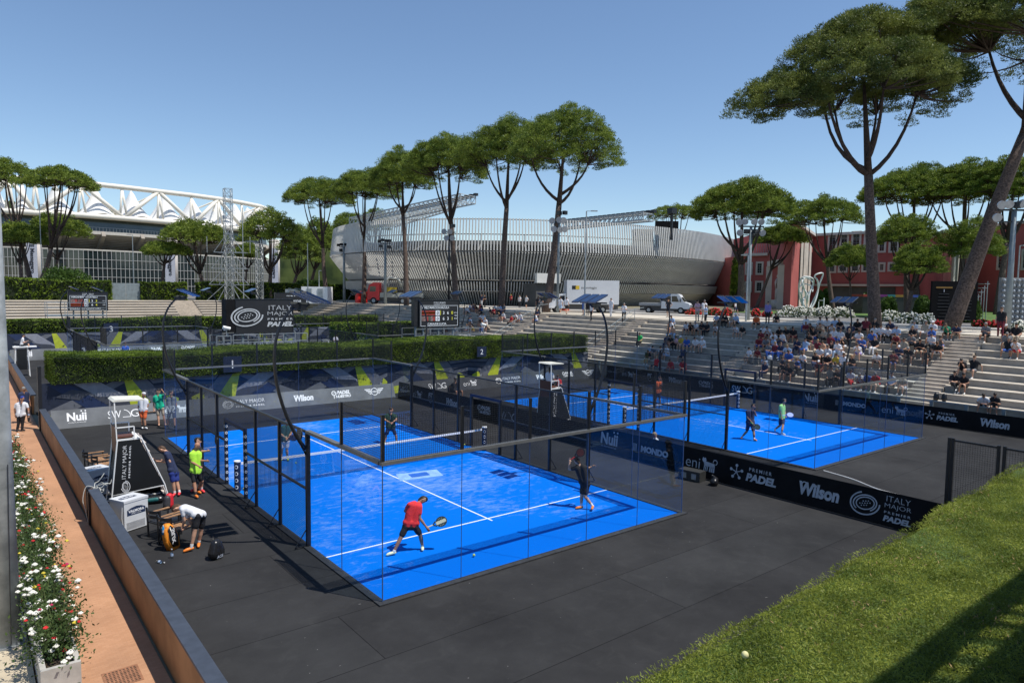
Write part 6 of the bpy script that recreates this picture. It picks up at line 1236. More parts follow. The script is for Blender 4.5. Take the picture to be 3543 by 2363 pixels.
def caps_mesh(S, voxel, name, infl=0):
    mb = MB()
    for a, b, ra, rb, g in S:
        ra += infl; rb += infl; d = b-a; L_ = d.length; seg = 10
        if L_ < 1e-4: mb.ball(a, ra, None, 10, 6); continue
        z = d.normalized(); x = z.orthogonal().normalized(); y = z.cross(x); P = []; F = []; rows = []
        for t in (-90, -60, -30, 0): rows.append((a+z*ra*math.sin(R(t)), ra*math.cos(R(t))))
        for t in (0, 30, 60, 90): rows.append((b+z*rb*math.sin(R(t)), rb*math.cos(R(t))))
        P.append(rows[0][0])
        for c, r_ in rows[1:-1]:
            for k in range(seg): an = 2*math.pi*k/seg; P.append(c+(x*math.cos(an)+y*math.sin(an))*r_)
        P.append(rows[-1][0]); Lx = len(P)-1; nr = len(rows)-2
        for k in range(seg):
            k2 = (k+1) % seg; F.append((0, 1+k2, 1+k)); F.append((Lx, 1+(nr-1)*seg+k, 1+(nr-1)*seg+k2))
            for i in range(nr-1): F.append((1+i*seg+k, 1+i*seg+k2, 1+(i+1)*seg+k2, 1+(i+1)*seg+k))
        mb.add(P, F)
    me = mb.mesh('tmp'); o = bpy.data.objects.new('tmp', me); coll.objects.link(o)
    md = o.modifiers.new('r', 'REMESH'); md.mode = 'VOXEL'; md.voxel_size = voxel; sm = o.modifiers.new('s', 'SMOOTH'); sm.iterations = 7; sm.factor = .5
    bpy.context.view_layer.update(); out = bpy.data.meshes.new_from_object(o.evaluated_get(bpy.context.evaluated_depsgraph_get())); out.name = name
    bpy.data.objects.remove(o); bpy.data.meshes.remove(me); out.polygons.foreach_set('use_smooth', [True]*len(out.polygons)); out.materials.clear(); return out
REG = ['skin', 'torso', 'short', 'shoe', 'hair', 'sock']
def classify(me, S):
    n = len(me.polygons); C_ = np.empty(n*3); me.polygons.foreach_get('center', C_); C_ = C_.reshape(-1, 3); best = np.full(n, 9e9); idx = np.zeros(n, int)
    pri = {'skin': 0, 'torso': .004, 'sleeve': .004, 'short': .003, 'shoe': .008, 'hair': .004, 'sock': .004}
    for a, b, ra, rb, g in S:
        a_, b_ = np.array(a), np.array(b); d = b_-a_; t = np.clip(((C_-a_)@d)/(d@d+1e-9), 0, 1); D = np.linalg.norm(C_-a_-t[:, None]*d, axis=1)-(ra+(rb-ra)*t)-pri[g]; m = D < best; best[m] = D[m]; idx[m] = REG.index('torso' if g == 'sleeve' else g)
    me.polygons.foreach_set('material_index', idx)
def seated(lean=.1, arms='knees', legs=.12, turn=0, crossed=False):
    J = {'pelvis': vv(0, 0, .11), 'hipL': vv(-.10, .03, .09), 'hipR': vv(.10, .03, .09)}; c = lean
    J['chest'] = vv(turn*.02, .04+c*.7, .42-c*.15); J['neck'] = vv(turn*.03, .05+c*1.15, .60-c*.3); J['head'] = vv(turn*.04, .09+c*1.5, .75-c*.42); s = J['neck']-vv(0, 0, .07)
    J['shL'] = s+vv(-.19, turn*.06, 0); J['shR'] = s+vv(.19, -turn*.06, 0)
    J['knL'] = vv(-legs, .44, .12); J['knR'] = vv(legs, .44, .12); J['anL'] = vv(-legs-.02, .46, -.26); J['anR'] = vv(legs+.02, .42, -.26)
    if crossed: J['knR'] = vv(-.02, .47, .20); J['anR'] = vv(-.2, .58, -.10)
    for q, sg in (('L', -1), ('R', 1)):
        f = vv(.01*sg, .17, -.045); J['to'+q] = J['an'+q]+f; sh = J['sh'+q]; kn = J['kn'+q]
        if arms == 'knees': J['el'+q] = sh.lerp(kn, .55)+vv(.10*sg, -.06, -.02); J['wr'+q] = vv(.05*sg, kn.y-.04, kn.z+.10)
        elif arms == 'phone': J['el'+q] = sh+vv(.05*sg, .04, -.27); J['wr'+q] = sh+vv(-.12*sg, .27, -.17)
        elif arms == 'cross': J['el'+q] = sh+vv(.04*sg, .06, -.27); J['wr'+q] = sh+vv(-.22*sg, .17, -.25)
        elif arms == 'back': J['el'+q] = sh+vv(.10*sg, -.16, -.22); J['wr'+q] = vv(.30*sg, -.22, .06)
        elif arms == 'chin': J['el'+q] = sh.lerp(kn, .7)+vv(-.02*sg, 0, .05); J['wr'+q] = J['head']+vv(.05*sg, .06, -.15)
        else: J['el'+q] = sh+vv(.06*sg, .02, -.28); J['wr'+q] = vv(.12*sg, .30, .19)
    return J
def standing(arms='down', step=.08, h=1.0):
    J = {'pelvis': vv(0, 0, .95), 'chest': vv(0, .01, 1.30), 'neck': vv(0, .01, 1.48), 'head': vv(0, .03, 1.64), 'hipL': vv(-.10, 0, .92), 'hipR': vv(.10, 0, .92), 'shL': vv(-.19, 0, 1.42), 'shR': vv(.19, 0, 1.42), 'knL': vv(-.11, .02+step, .50), 'knR': vv(.11, .03-step*.3, .50), 'anL': vv(-.12, step*1.6, .08), 'anR': vv(.12, -step*1.6, .08)}
    for q, sg in (('L', -1), ('R', 1)):
        J['to'+q] = J['an'+q]+vv(.03*sg, .17, -.045); sh = J['sh'+q]
        if arms == 'down': J['el'+q] = sh+vv(.05*sg, -.03, -.28); J['wr'+q] = sh+vv(.07*sg, .03, -.54)
        elif arms == 'phone': J['el'+q] = sh+vv(.06*sg, .02, -.27); J['wr'+q] = sh+vv(-.10*sg, .26, -.16)
        elif arms == 'cross': J['el'+q] = sh+vv(.06*sg, .05, -.27); J['wr'+q] = sh+vv(-.22*sg, .18, -.24)
        elif arms == 'hips': J['el'+q] = sh+vv(.17*sg, -.07, -.24); J['wr'+q] = sh+vv(-.02*sg, .03, -.42)
    return J
VX = .034
def mkbase(J, **kw): S = caps(J, **kw); me = caps_mesh(S, VX, 'person_mesh'); classify(me, S); [me.materials.append(None) for _ in REG]; return me
BS = [mkbase(seated(.12, 'knees')), mkbase(seated(.22, 'knees', .2)), mkbase(seated(.05, 'phone')), mkbase(seated(.02, 'cross', crossed=True), longp=True), mkbase(seated(-.02, 'lap', .1), longp=True), mkbase(seated(.25, 'chin', .14)), mkbase(seated(.1, 'phone', .18, 1), longp=True), mkbase(seated(-.06, 'back', .2)), mkbase(seated(.15, 'lap', .16, -1))]
BSH = [mkbase(seated(.1, 'knees'), brim=True), mkbase(seated(.05, 'phone'), brim=True, longp=True)]
ST = [mkbase(standing('down'), longp=True), mkbase(standing('phone', .02), longp=True), mkbase(standing('cross', .03), longp=True), mkbase(standing('hips', .05)), mkbase(standing('down', .2)), mkbase(standing('phone', .05))]
def person(me, loc, rz, top, bot, label, shoe='w', hat=None, skin=None, hair=None, sc=1.0, group=None, sock=None, rg=rnd):
    o = bpy.data.objects.new('person', me); coll.objects.link(o); o.location = loc; o.rotation_euler = (0, 0, rz); o.scale = (sc, sc, sc)
    ms = [skin or rg.choice(skins[:2]+[skins[0]]), cm_(top) if top != 's' else skins[0], cm_(bot), shoe_m[shoe], cm_(hat) if hat else (hair or rg.choice(hairs[:2]*3+hairs[2:])), sock or skins[0]]
    for i, m in enumerate(ms): o.material_slots[i].link = 'OBJECT'; o.material_slots[i].material = m
    return tag(o, label, 'person', group)
# ---- the crowd: view, x, y (seat), top, bottom, hat
crowd = '''w1 190 350 w k;w1 340 335 w k;w1 550 305 w g;w1 670 315 e w;w1 820 315 w w w;w1 1040 330 t k;w1 1230 320 n e;w1 1680 355 g k;w1 2040 365 k e;w1 2190 350 k k w;w1 2250 440 g e;w1 310 370 l e;w1 90 440 b n;w1 280 520 k w;w1 400 500 g k;w1 965 495 w k n;w1 1080 500 g b;w1 2080 580 w r;w1 1970 580 k b;w1 545 650 n w w;w1 765 660 k k;w1 940 610 k w;w1 1010 680 k k;w1 90 745 w k;w1 355 760 m b;w1 1400 850 k k;w1 1560 850 k g;w1 1265 1070 k k;w1 1415 1085 k k;w1 1770 1355 w k;w1 1890 1370 k k;w1 110 1010 b k;w1 300 1040 r e;w1 410 1080 w k;w1 540 1110 e w;w2 1580 355 l n;w2 1710 420 w e n;w2 1810 440 k k;w2 1910 435 w n;w2 2080 450 k e;w2 2170 440 w k;w2 2260 450 k k;w2 1480 505 s l;w2 1050 615 G k;w2 1480 650 n n w;w2 1580 650 k k;w2 1680 660 p k;w2 1735 665 y e w;w2 1820 670 b b;w2 1885 690 w g;w2 1965 700 w w w;w2 1135 800 l k;w2 1245 795 g e;w2 1150 880 k e;w2 1490 805 w e;w2 1580 810 w l;w2 1840 830 n k;w2 1320 1030 r r;w2 1470 965 r k;w2 1490 1050 r r;w3 300 295 k k;w3 390 295 k k;w3 560 285 l e;w3 670 297 e w;w3 785 297 l k w;w3 935 318 o k;w3 1615 350 w b;w3 1770 365 w k;w3 1945 355 w l;w3 1890 420 k k;w3 2010 400 k k;w3 2110 365 l k;w3 2200 370 k n;w3 2320 395 m k;w3 625 445 w g;w3 700 450 k e;w3 390 425 w k;w3 1060 470 w m;w3 1210 455 w k;w3 1390 470 k k;w3 1480 480 k e;w3 1130 530 m k;w3 1205 565 w n;w3 1330 540 w k;w3 1630 480 k m;w3 1705 510 k b;w3 1800 520 e k e;w3 1960 525 w b;w3 2040 525 w b;w3 2310 505 w k;w3 960 625 g k;w3 1050 610 m b;w3 1310 620 l b;w3 1540 650 n n;w3 1100 705 g b;w3 1170 700 m b;w3 1310 700 n b;w3 860 765 w e;w3 950 778 m e;w3 1410 720 l n;w3 1490 705 k w;w3 1700 650 l b;w3 1810 670 m e;w3 1980 660 s k;w3 1665 780 w k;w3 1750 770 w k;w3 2240 725 w v;w3 2080 690 w l;w3 1550 835 w k;w3 2080 790 w b w;w3 1900 865 k n w;w3 1980 875 y k;w3 2120 870 w k;w3 2220 900 k n;w3 990 970 n n;w3 1200 1010 k k;w3 1330 1000 k k;w3 1660 960 m m w;w3 1890 1070 k k;w3 2010 1050 e k;w3 2210 1090 w r;w3 2310 1110 w r;y5 520 435 k k;y5 560 402 n k;y5 580 440 k e;y5 608 440 r k;y5 640 425 w n;y5 658 402 n b;y5 690 425 w k;y5 720 402 k k;y5 752 400 l k;y5 803 412 w n;y5 828 412 w k;y5 850 402 r k;y5 880 402 k b;y5 907 412 l k;y5 940 412 g n;y5 972 432 k k;y5 604 492 w e;y5 650 492 w k;y5 700 482 g k;y5 770 475 w m;y5 830 472 k k;y5 865 482 w k;y5 905 484 w b;y5 935 494 w b;y5 962 462 n k;y5 540 502 k k;y5 585 515 l k;y5 620 522 k e;y5 710 522 m k;y5 742 512 r k;y5 790 522 w l;y5 770 552 w b;y5 690 545 k e;y5 545 575 w k;y5 375 592 k k;y5 400 600 w k;y5 595 580 y k;y5 665 560 e k'''.split(';')
ords = ['first', 'second', 'third', 'fourth', 'fifth', 'sixth', 'seventh', 'eighth', 'ninth', 'tenth', '11th', '12th', '13th', '14th', '15th', '16th', '17th', '18th', '19th', '20th']+['%dth' % i for i in range(21, 60)]
ents = []
for c in crowd:
    p = c.split(); best = None
    for k in range(NT):
        q = V(p[0], float(p[1]), float(p[2]), z=tierz(k)+.07); e = abs(q.x-(TX+DX*k+.16))
        if best is None or e < best[0]: best = (e, k, q)
    ents.append((best[1], best[2].y, p[3], p[4], p[5] if len(p) > 5 else None))
r5 = random.Random(12)
for q in range(400):
    if len(ents) > 182: break
    k = r5.choice((2, 3, 4, 5, 6, 6, 7, 7, 8, 8, 9)); y = r5.gauss(-.6, 2.6)
    if -6.3 < y < 3.8 and all(e[0] != k or abs(e[1]-y) > .55 for e in ents): ents.append((k, y, r5.choice('wkkngkwmbglken'), r5.choice('kkkbnewg'), None))
rows = {}
for e in ents: rows.setdefault(e[0], []).append(e)
rowname = ['bottom', 'second', 'third', 'fourth', 'fifth', 'sixth', 'seventh', 'eighth', 'second highest', 'top']
for k, L_ in rows.items():
    L_.sort(key=lambda e: -e[1]); last = 999
    for i, (k_, y, a, b, hat) in enumerate(L_):
        if last-y < .46: y = last-.46
        last = y; lab = 'spectator in %s%s, %s from left, %s row of the stand' % (CN[a]+' top' if a != 's' else 'pale sleeveless top', ' and %s cap' % CN[hat] if hat else '', ords[i], rowname[k])
        me = rnd.choice(BSH) if hat else rnd.choice(BS)
        person(me, (TX+DX*k+.05+rnd.uniform(-.02, .03), y, tierz(k)+.0), R(90)+rnd.uniform(-.25, .35), a, b, lab, rnd.choice('wwk'), hat, sc=rnd.uniform(.94, 1.06), group='spectators seated on the stand', skin=rnd.choice(skins[:2]))
# ---- people standing about
def stand_at(k, x, y, z, top, bot, label, pose, face, shoe='k', hat=None, sc=1.0, **kw): p = V(k, x, y, z=z); return person(ST[pose], p, R(face), top, bot, label, shoe, hat, sc=sc, **kw)
for a in [('w2', 1975, 318, ZT, 'p', 'e', 'standing man in pink shirt and pale trousers on the promenade edge', 2, 100), ('w2', 2075, 300, ZT, 'w', 'e', 'standing person in white shirt just behind the pink shirted man', 0, 150), ('w2', 2098, 372, tierz(8), 'l', 'k', 'standing person in light blue top on the step below the pink shirted man', 1, 60),
          ('w2', 410, 298, tierz(8), 'w', 'k', 'person in white standing on the upper tier left of the broad steps', 0, 80), ('w2', 890, 325, tierz(8), 'w', 'k', 'man in white printed shirt standing beside the handrail of the broad steps', 1, 120), ('w2', 290, 218, ZT, 'b', 'b', 'person all in blue standing behind the lamp before the white truck', 3, 70), ('w2', 360, 222, ZT, 'k', 'k', 'person in black standing right beside the one in blue', 0, 120),
          ('w2', 700, 245, ZT, 'w', 'w', 'woman in white with wide white trousers on the promenade', 0, 100), ('y5', 1265, 437, ZT, 'w', 'l', 'walking person in white top and light jeans left of the red bin', 4, -60, 'w'), ('y5', 1315, 440, ZT, 'w', 'k', 'walking person in white top and black leggings right of the red bin', 4, -60), ('y5', 1085, 425, ZT, 'k', 'k', 'person in black standing left of the tallest pine trunk', 0, 150), ('y5', 1108, 428, ZT, 'g', 'k', 'person in grey standing close to the tallest pine trunk', 1, 150),
          ('w3', 560, 200, ZT, 'w', 'n', 'person in white shirt walking behind the curved lamp', 4, 200), ('w3', 1000, 318, ZT, 'v', 'k', 'man in violet shirt standing at the top of the sunlit steps', 0, 110), ('w1', 1950, 372, ZT, 'k', 'm', 'standing person in black jacket by the right floodlight mast', 0, 100), ('w1', 1000, 150, ZT, 'k', 'n', 'person in dark clothes standing behind the leaning pine trunk', 0, 90),
          ('y5', 935, 395, ZT, 'w', 'k', 'person in white standing on the promenade behind the shaded spectators', 1, 100), ('y5', 990, 398, ZT, 'w', 'k', 'person in white top standing rightmost behind the shaded spectators', 3, 90), ('y5', 865, 375, ZT, 'r', 'k', 'person in red with a yellow cap standing behind the shaded spectators', 1, 100, 'k', 'y'), ('y5', 628, 385, ZT, 'n', 'w', 'person in dark blue standing at the left end behind the shaded spectators', 0, 100), ('y5', 652, 388, ZT, 'k', 'k', 'person in black beside the dark blue one behind the shaded spectators', 2, 100),
          ('w2', 1545, 250, ZT, 'k', 'k', 'dark dressed man bending forward at the edge above the crowd', 3, 100)]: stand_at(*a[:7], a[7], a[8], *(a[9:]))
person(BS[1], V('w3', 1140, 300, z=ZT+.0), R(95), 'k', 'e', 'crouching photographer in black at the top of the sunlit steps', 'k')
# bin, orange pile near the truck
p = V('y5', 1305, 415, z=ZT); tag(MB().box((p.x-.35, p.y-.35, ZT), (p.x+.35, p.y+.35, ZT+1.3)).box((p.x-.4, p.y-.4, ZT+1.3), (p.x+.4, p.y+.4, ZT+1.4)).build('waste_bin', mat('bin_red', (.5, .06, .03), .5)), 'orange red bin between the two walking people', 'bin')

# ---- figures seen closer, posed from the photograph
BOT = {}
def figure(label, view, J2, top, bot, shoe='w', hair=0, skin=0, hat=None, look=None, base=None, dd=None, voxel=.016, longp=False, sleeve=.55, shortl=.72, sock=None, sockh=.3, bald=False, brim=False, extra=None, z0=0.0, group=None, sleeve_m=None):
    """J2: joint -> (x, y[, depth offset m]) in a view; feet are dropped on the ground"""
    g = {}
    for s in 'LR': a = J2['an'+s]; g[s] = V(view, a[0], a[1], z=z0+.09)
    d0 = base or (depth(g['L'])+depth(g['R']))/2
    J = {}
    for k, q in J2.items():
        if k.startswith('an'): J[k] = V(view, q[0], q[1], z=z0+.09+(q[2] if len(q) > 2 else 0))
        elif k.startswith('to'): J[k] = V(view, q[0], q[1], z=z0+.045)
        else: J[k] = V(view, q[0], q[1], d=d0+(q[2] if len(q) > 2 else 0))
    for s in 'LR':
        f = J['to'+s]-J['an'+s]; f = f.normalized()*.17 if f.length > .17 else f; J['to'+s] = J['an'+s]+f
        if 'kn'+s in J2 and len(J2['kn'+s]) < 3:   # knee depth between hip and ankle
            kk = J2['kn'+s]; J['kn'+s] = V(view, kk[0], kk[1], d=(depth(J['hip'+s])+depth(J['an'+s]))/2)
    org = (J['anL']+J['anR'])/2; org.z = z0; JJ = {k: v-org for k, v in J.items()}
    S = caps(JJ, hi=True, look=Vector(look) if look else None, sleeve=sleeve, shortl=shortl, longp=longp, sock=sockh if sock else 0, brim=brim, bald=bald)
    o = bpy.data.objects.new('person', caps_mesh([q for q in S if q[4] == 'skin'], .0095, 'person_body')); coll.objects.link(o); o.location = org; o.data.materials.append(skins[skin]); tag(o, label, 'person', group)
    for nm, regs, m in (('shirt', ('torso', 'sleeve'), cm_(top)), ('trousers' if longp else 'shorts', ('short',), cm_(bot)), ('shoes', ('shoe',), shoe_m[shoe]), ('socks', ('sock',), sock), ('cap' if hat else 'hair', ('hair',), cm_(hat) if hat else hairs[hair])):
        Q = [q for q in S if q[4] in regs]
        if not Q or m is None: continue
        if nm == 'shoes':
            for h in (Q[:2], Q[2:]): c = bpy.data.objects.new('shoe', caps_mesh(h, .010, 'shoe')); coll.objects.link(c); c.parent = o; c.data.materials.append(m)
            continue
        if nm == 'shirt': Q = Q+[(a, b, ra*.98, rb*.98, g_) for a, b, ra, rb, g_ in Q]
        c = bpy.data.objects.new(nm, caps_mesh(Q, voxel, nm, .004 if nm in ('shirt',) else 0)); coll.objects.link(c); c.parent = o; c.data.materials.append(m)
    for s in (-1, 1):    # eyes
        hd = JJ['head']; hu = (hd-JJ['neck']).normalized(); rt = (JJ['shR']-JJ['shL']).normalized(); lk = (Vector(look) if look else (JJ['neck']-JJ['pelvis']).normalized().cross(rt)).normalized(); er = hu.cross(lk).normalized()
        e = hd+lk*.085+er*s*.032+hu*.008; c = MB().ball(e, .011, None, 8, 5).build('eye', mat('eye_dark', (.02, .015, .012), .3), o)
    return o, J
def racket(c, ax, nrm, label, m1, m2, parent_hand=None):
    """c: centre of the head, ax: direction from head towards the handle"""
    c = Vector(c); ax = Vector(ax).normalized(); nrm = (Vector(nrm)-ax*Vector(nrm).dot(ax)).normalized(); sd = ax.cross(nrm)
    r = wthing('padel_racket', label, 'racket', tuple(c)); P = []; n = 20
    for s in (-1, 1):
        for i in range(n): a = 2*math.pi*i/n; k = 1+.06*math.cos(a); P.append(c-ax*(.15*math.cos(a)*k)+sd*(.128*math.sin(a)*k)+nrm*s*.018)
    MB().add(P, [tuple(range(n-1, -1, -1)), tuple(range(n, 2*n))]+[(i, (i+1) % n, n+(i+1) % n, n+i) for i in range(n)]).build('racket_head', m1, r)
    h = MB()
    for i in range(-2, 3):
        for j in range(-2, 3):
            if i*i+j*j < 7:
                for s in (-1, 1): q = c-ax*(i*.042)+sd*(j*.042)+nrm*s*.0186; h.add([q+ax*.008*math.cos(t)+sd*.008*math.sin(t) for t in [2*math.pi*k/8 for k in range(8)]], [tuple(range(8))])
    h.build('hole_pattern', m2, r); b = MB()
    for s in (-1, 1): b.bar(c+ax*.13+sd*s*.06, c+ax*.22, .016, .03)
    b.build('bridge', m1, r); MB().tube([c+ax*.21, c+ax*.35], .017, 8).build('handle', m2, r); return r
sk_w = mat('sock_white', (.70, .70, .70), .8); sk_k = mat('sock_black', (.02, .02, .02), .8)
FR = tuple(RT+FW*.5)
figure('player in scarlet shirt and black shorts reaching right with a racket, seen from behind', 'q3', dict(pelvis=(620, 850), chest=(665, 600, .02), neck=(775, 455, .12), head=(845, 415, .18), shL=(610, 500, -.05), elL=(530, 610, .08), wrL=(590, 660, .3), shR=(800, 545, .02), elR=(795, 745, .0), wrR=(905, 890, .05),
    hipL=(550, 890, -.05), hipR=(705, 890, .02), knL=(455, 1090), knR=(805, 1040), anL=(325, 1355), anR=(845, 1250), toL=(190, 1410), toR=(845, 1345)), 'R', 'k', 'P', 0, 1, look=tuple(RT*1+FW*.25+Vector((0, 0, -.35))), sock=sk_w, sockh=.12)
pr = V('q3', 1110, 835, d=13.2); 
def hand_racket(view, cx, cy, hx, hy, ref, dz, label, m1, m2, nr=None, d0=None):
    a = V(view, hx, hy, d=d0); ax = V(view, cx, cy, d=d0+dz)-a; ax = -ax.normalized(); c = a-ax*.38; return racket(c, ax, nr or tuple(-FW+Vector((0, 0, .25))), label, m1, m2)
d_red = depth(V('q3', 600, 1310, z=.1)); RK1, RK2 = mat('racket_dark', (.03, .05, .05), .4), mat('racket_cream', (.62, .60, .42), .5)
rr_ = hand_racket('q3', 1110, 835, 925, 915, None, .05, 'dark padel racket with cream band held by the player in scarlet', RK1, RK2, d0=d_red+.05)
c_ = Vector(rr_.location); ax_ = (V('q3', 925, 915, d=d_red+.05)-c_).normalized(); n_ = (-FW+Vector((0, 0, .25))); n_ = (n_-ax_*n_.dot(ax_)).normalized(); MB().bar(c_-ax_*.13, c_+ax_*.13, .006, .075, up=n_.cross(ax_)).build('cream_band', RK2, rr_).location = n_*.020
figure('player all in black swinging a racket above his shoulder, seen from behind', 'q4', dict(pelvis=(650, 880), chest=(590, 680), neck=(545, 565), head=(510, 500, .03), shL=(480, 625, .02), elL=(365, 645, .08), wrL=(370, 530, .12), shR=(655, 605, -.02), elR=(715, 625, .18), wrR=(780, 600, .10),
    hipL=(615, 920, .03), hipR=(690, 915, -.03), knL=(590, 1115), knR=(650, 1135), anL=(580, 1315), anR=(790, 1310, .04), toL=(480, 1350), toR=(750, 1430)), 'k', 'k', 'O', 1, 0, look=tuple(-RT*.6+FW*1), sock=sk_w, sockh=.4)
d_blk = depth(V('q4', 650, 1350, z=.1)); hand_racket('q4', 510, 385, 385, 480, None, .05, 'black and red padel racket raised by the player in black', mat('racket_black', (.015, .015, .018), .35), mat('racket_red', (.35, .02, .02), .4), d0=d_blk+.12)
figure('man in white shirt and black shorts bending over an orange racket bag', 'q2', dict(pelvis=(1195, 955), chest=(1060, 880), neck=(960, 880), head=(910, 895), shL=(980, 915, -.16), elL=(1005, 1040, -.14), wrL=(985, 1105, -.10), shR=(1010, 905, .20), elR=(1075, 1075, .12), wrR=(1025, 1120, .02),
    hipL=(1165, 990, -.10), hipR=(1225, 985, .10), knL=(1130, 1165), knR=(1205, 1165), anL=(1085, 1375), anR=(1178, 1315), toL=(1000, 1415), toR=(1170, 1372)), 'w', 'k', 'O', 1, 0, look=tuple(-RT*.3+Vector((0, 0, -1))), sock=sk_w, sockh=.22)
figure('man in dark grey shirt and royal blue shorts holding the umpire chair ladder', 'q2', dict(pelvis=(870, 440), chest=(825, 300), neck=(790, 215), head=(735, 185), shL=(785, 250, -.16), elL=(830, 340, -.14), wrL=(700, 335, -.08), shR=(800, 240, .18), elR=(770, 330, .2), wrR=(680, 315, .12),
    hipL=(850, 480, -.1), hipR=(900, 475, .1), knL=(870, 595), knR=(915, 590), anL=(885, 720), anR=(945, 710), toL=(855, 760), toR=(920, 780)), 'n', 'u', 'r', 1, 0, look=tuple(-RT*1+Vector((0, 0, -.5))), sock=sk_w, sockh=.25)
figure('bald man in neon yellow shirt and black shorts gesturing beside the court', 'q2', dict(pelvis=(1140, 445), chest=(1135, 300), neck=(1135, 205), head=(1155, 150), shL=(1085, 245, -.1), elL=(1088, 340, -.12), wrL=(1180, 392, -.2), shR=(1190, 240, .08), elR=(1195, 325, .05), wrR=(1262, 328, .0),
    hipL=(1112, 480, -.06), hipR=(1172, 480, .06), knL=(1125, 605), knR=(1215, 575), anL=(1140, 740), anR=(1160, 690), toL=(1180, 785), toR=(1210, 720)), 'N', 'k', 'O', 0, 1, look=tuple(RT*1+FW*.1), sock=sk_k, sockh=.4, bald=True)
figure('dark haired man in black pointing right, half hidden behind the neon shirt', 'q2', dict(pelvis=(1185, 420), chest=(1175, 270), neck=(1165, 165), head=(1165, 90), shL=(1120, 200, -.05), elL=(1110, 290, 0), wrL=(1130, 370, 0), shR=(1200, 190, .08), elR=(1215, 215, .0), wrR=(1275, 208, -.05),
    hipL=(1160, 450, -.05), hipR=(1210, 450, .06), knL=(1130, 560), knR=(1210, 555), anL=(1105, 665), anR=(1210, 675), toL=(1090, 690), toR=(1245, 705)), 'k', 'k', 'r', 0, 0, look=tuple(RT*1+FW*.2), sock=sk_w, sockh=.3, base=depth(V('q2', 1200, 690, z=.1)))
figure('man with white cap, black and white jersey and orange shorts by the back banner', 'q1', dict(pelvis=(765, 880), chest=(760, 740), neck=(760, 670), head=(770, 605), shL=(690, 710, -.05), elL=(675, 830, 0), wrL=(690, 910, .02), shR=(828, 705, .05), elR=(848, 800, .05), wrR=(815, 865, .0),
    hipL=(725, 900), hipR=(800, 900), knL=(735, 1040), knR=(785, 1060), anL=(745, 1190), anR=(800, 1195), toL=(755, 1235), toR=(865, 1232)), 'w', 'O', 'w', 0, 1, look=tuple(RT*.8-FW*.4), hat='w', sock=sk_k, sockh=.5)
figure('man in green shirt and beige shorts drinking from a bottle by the back banner', 'q1', dict(pelvis=(1065, 840), chest=(1040, 700), neck=(1025, 615), head=(1035, 550), shL=(960, 650, -.05), elL=(950, 780, 0), wrL=(955, 850, -.05), shR=(1105, 625, .02), elR=(1160, 600, -.1), wrR=(1110, 535, -.2),
    hipL=(1030, 860), hipR=(1110, 855), knL=(1030, 1000), knR=(1135, 990), anL=(1045, 1135), anR=(1160, 1130), toL=(1045, 1175), toR=(1175, 1170)), 'E', 'e', 's', 0, 0, look=tuple(RT*.5-FW*.6+Vector((0, 0, .5))))
figure('person in grey shirt behind the corner glass next to the green shirted man', 'q1', dict(pelvis=(1280, 880), chest=(1275, 730), neck=(1270, 640), head=(1265, 570), shL=(1200, 680), elL=(1185, 790), wrL=(1230, 740), shR=(1340, 680), elR=(1360, 790), wrR=(1330, 850),
    hipL=(1240, 900), hipR=(1315, 900), knL=(1215, 1040), knR=(1325, 1045), anL=(1200, 1190), anR=(1335, 1205), toL=(1180, 1220), toR=(1345, 1235)), 'g', 'n', 'k', 0, 1, look=tuple(-FW), sock=sk_k, sockh=.3)
_, Jt = figure('player in teal shirt and white shorts waiting behind the net on the near court', 'q6', dict(pelvis=(365, 600), chest=(370, 470), neck=(395, 385), head=(412, 330), shL=(315, 430, -.05), elL=(300, 520, -.1), wrL=(375, 570, -.2), shR=(440, 425, .05), elR=(460, 510, 0), wrR=(415, 572, -.15),
    hipL=(330, 630), hipR=(400, 630), knL=(320, 745), knR=(395, 745), anL=(310, 885), anR=(405, 880), toL=(320, 945), toR=(430, 925)), 'T', 'w', 'y', 1, 0, look=tuple(RT*.4-FW))
racket(V('q6', 485, 575, d=depth(Jt['wrL'])), tuple(-RT+Vector((0, 0, .15))), tuple(FW+Vector((0, 0, .3))), 'dark violet padel racket held by the player in teal', mat('racket_violet', (.06, .03, .10), .4), RK2)
racket(V('q6', 585, 515, x=-5.12), (0, -.2, -1), (1, .1, 0), 'black perforated racket hanging on the lamp post at the cage corner', mat('racket_black', (.015, .015, .018), .35), mat('racket_pale_dots', (.45, .55, .8), .4)); 
racket(V('q2', 1390, 80, x=-5.12), (0, .5, 1), (1, .1, 0), 'black racket hanging on the cage left of the padded gate', mat('racket_black', (.015, .015, .018), .35), RK1)
figure('bearded player in dark green shirt waiting at the far right of the near court', 'q6', dict(pelvis=(1930, 410), chest=(1930, 300), neck=(1935, 220), head=(1935, 165), shL=(1855, 250), elL=(1845, 310, -.1), wrL=(1905, 342, -.2), shR=(2000, 250), elR=(2015, 305, -.1), wrR=(1970, 340, -.2),
    hipL=(1895, 440), hipR=(1965, 440), knL=(1860, 545), knR=(2005, 535), anL=(1840, 640), anR=(2020, 625), toL=(1810, 672), toR=(2050, 650)), 'D', 'n', 'y', 0, 1, look=tuple(-FW))
figure('man in white shirt and blue cap walking on the brick path with a bottle', 'z5', dict(pelvis=(150, 388), chest=(150, 335), neck=(158, 297), head=(160, 270), shL=(118, 312), elL=(105, 350), wrL=(112, 385), shR=(192, 310), elR=(206, 350), wrR=(208, 382),
    hipL=(135, 398), hipR=(167, 398), knL=(135, 445), knR=(163, 443), anL=(125, 492), anR=(160, 492), toL=(128, 506), toR=(190, 503)), 'w', 'k', 'k', 0, 1, look=tuple(-FW), hat='u', longp=True)
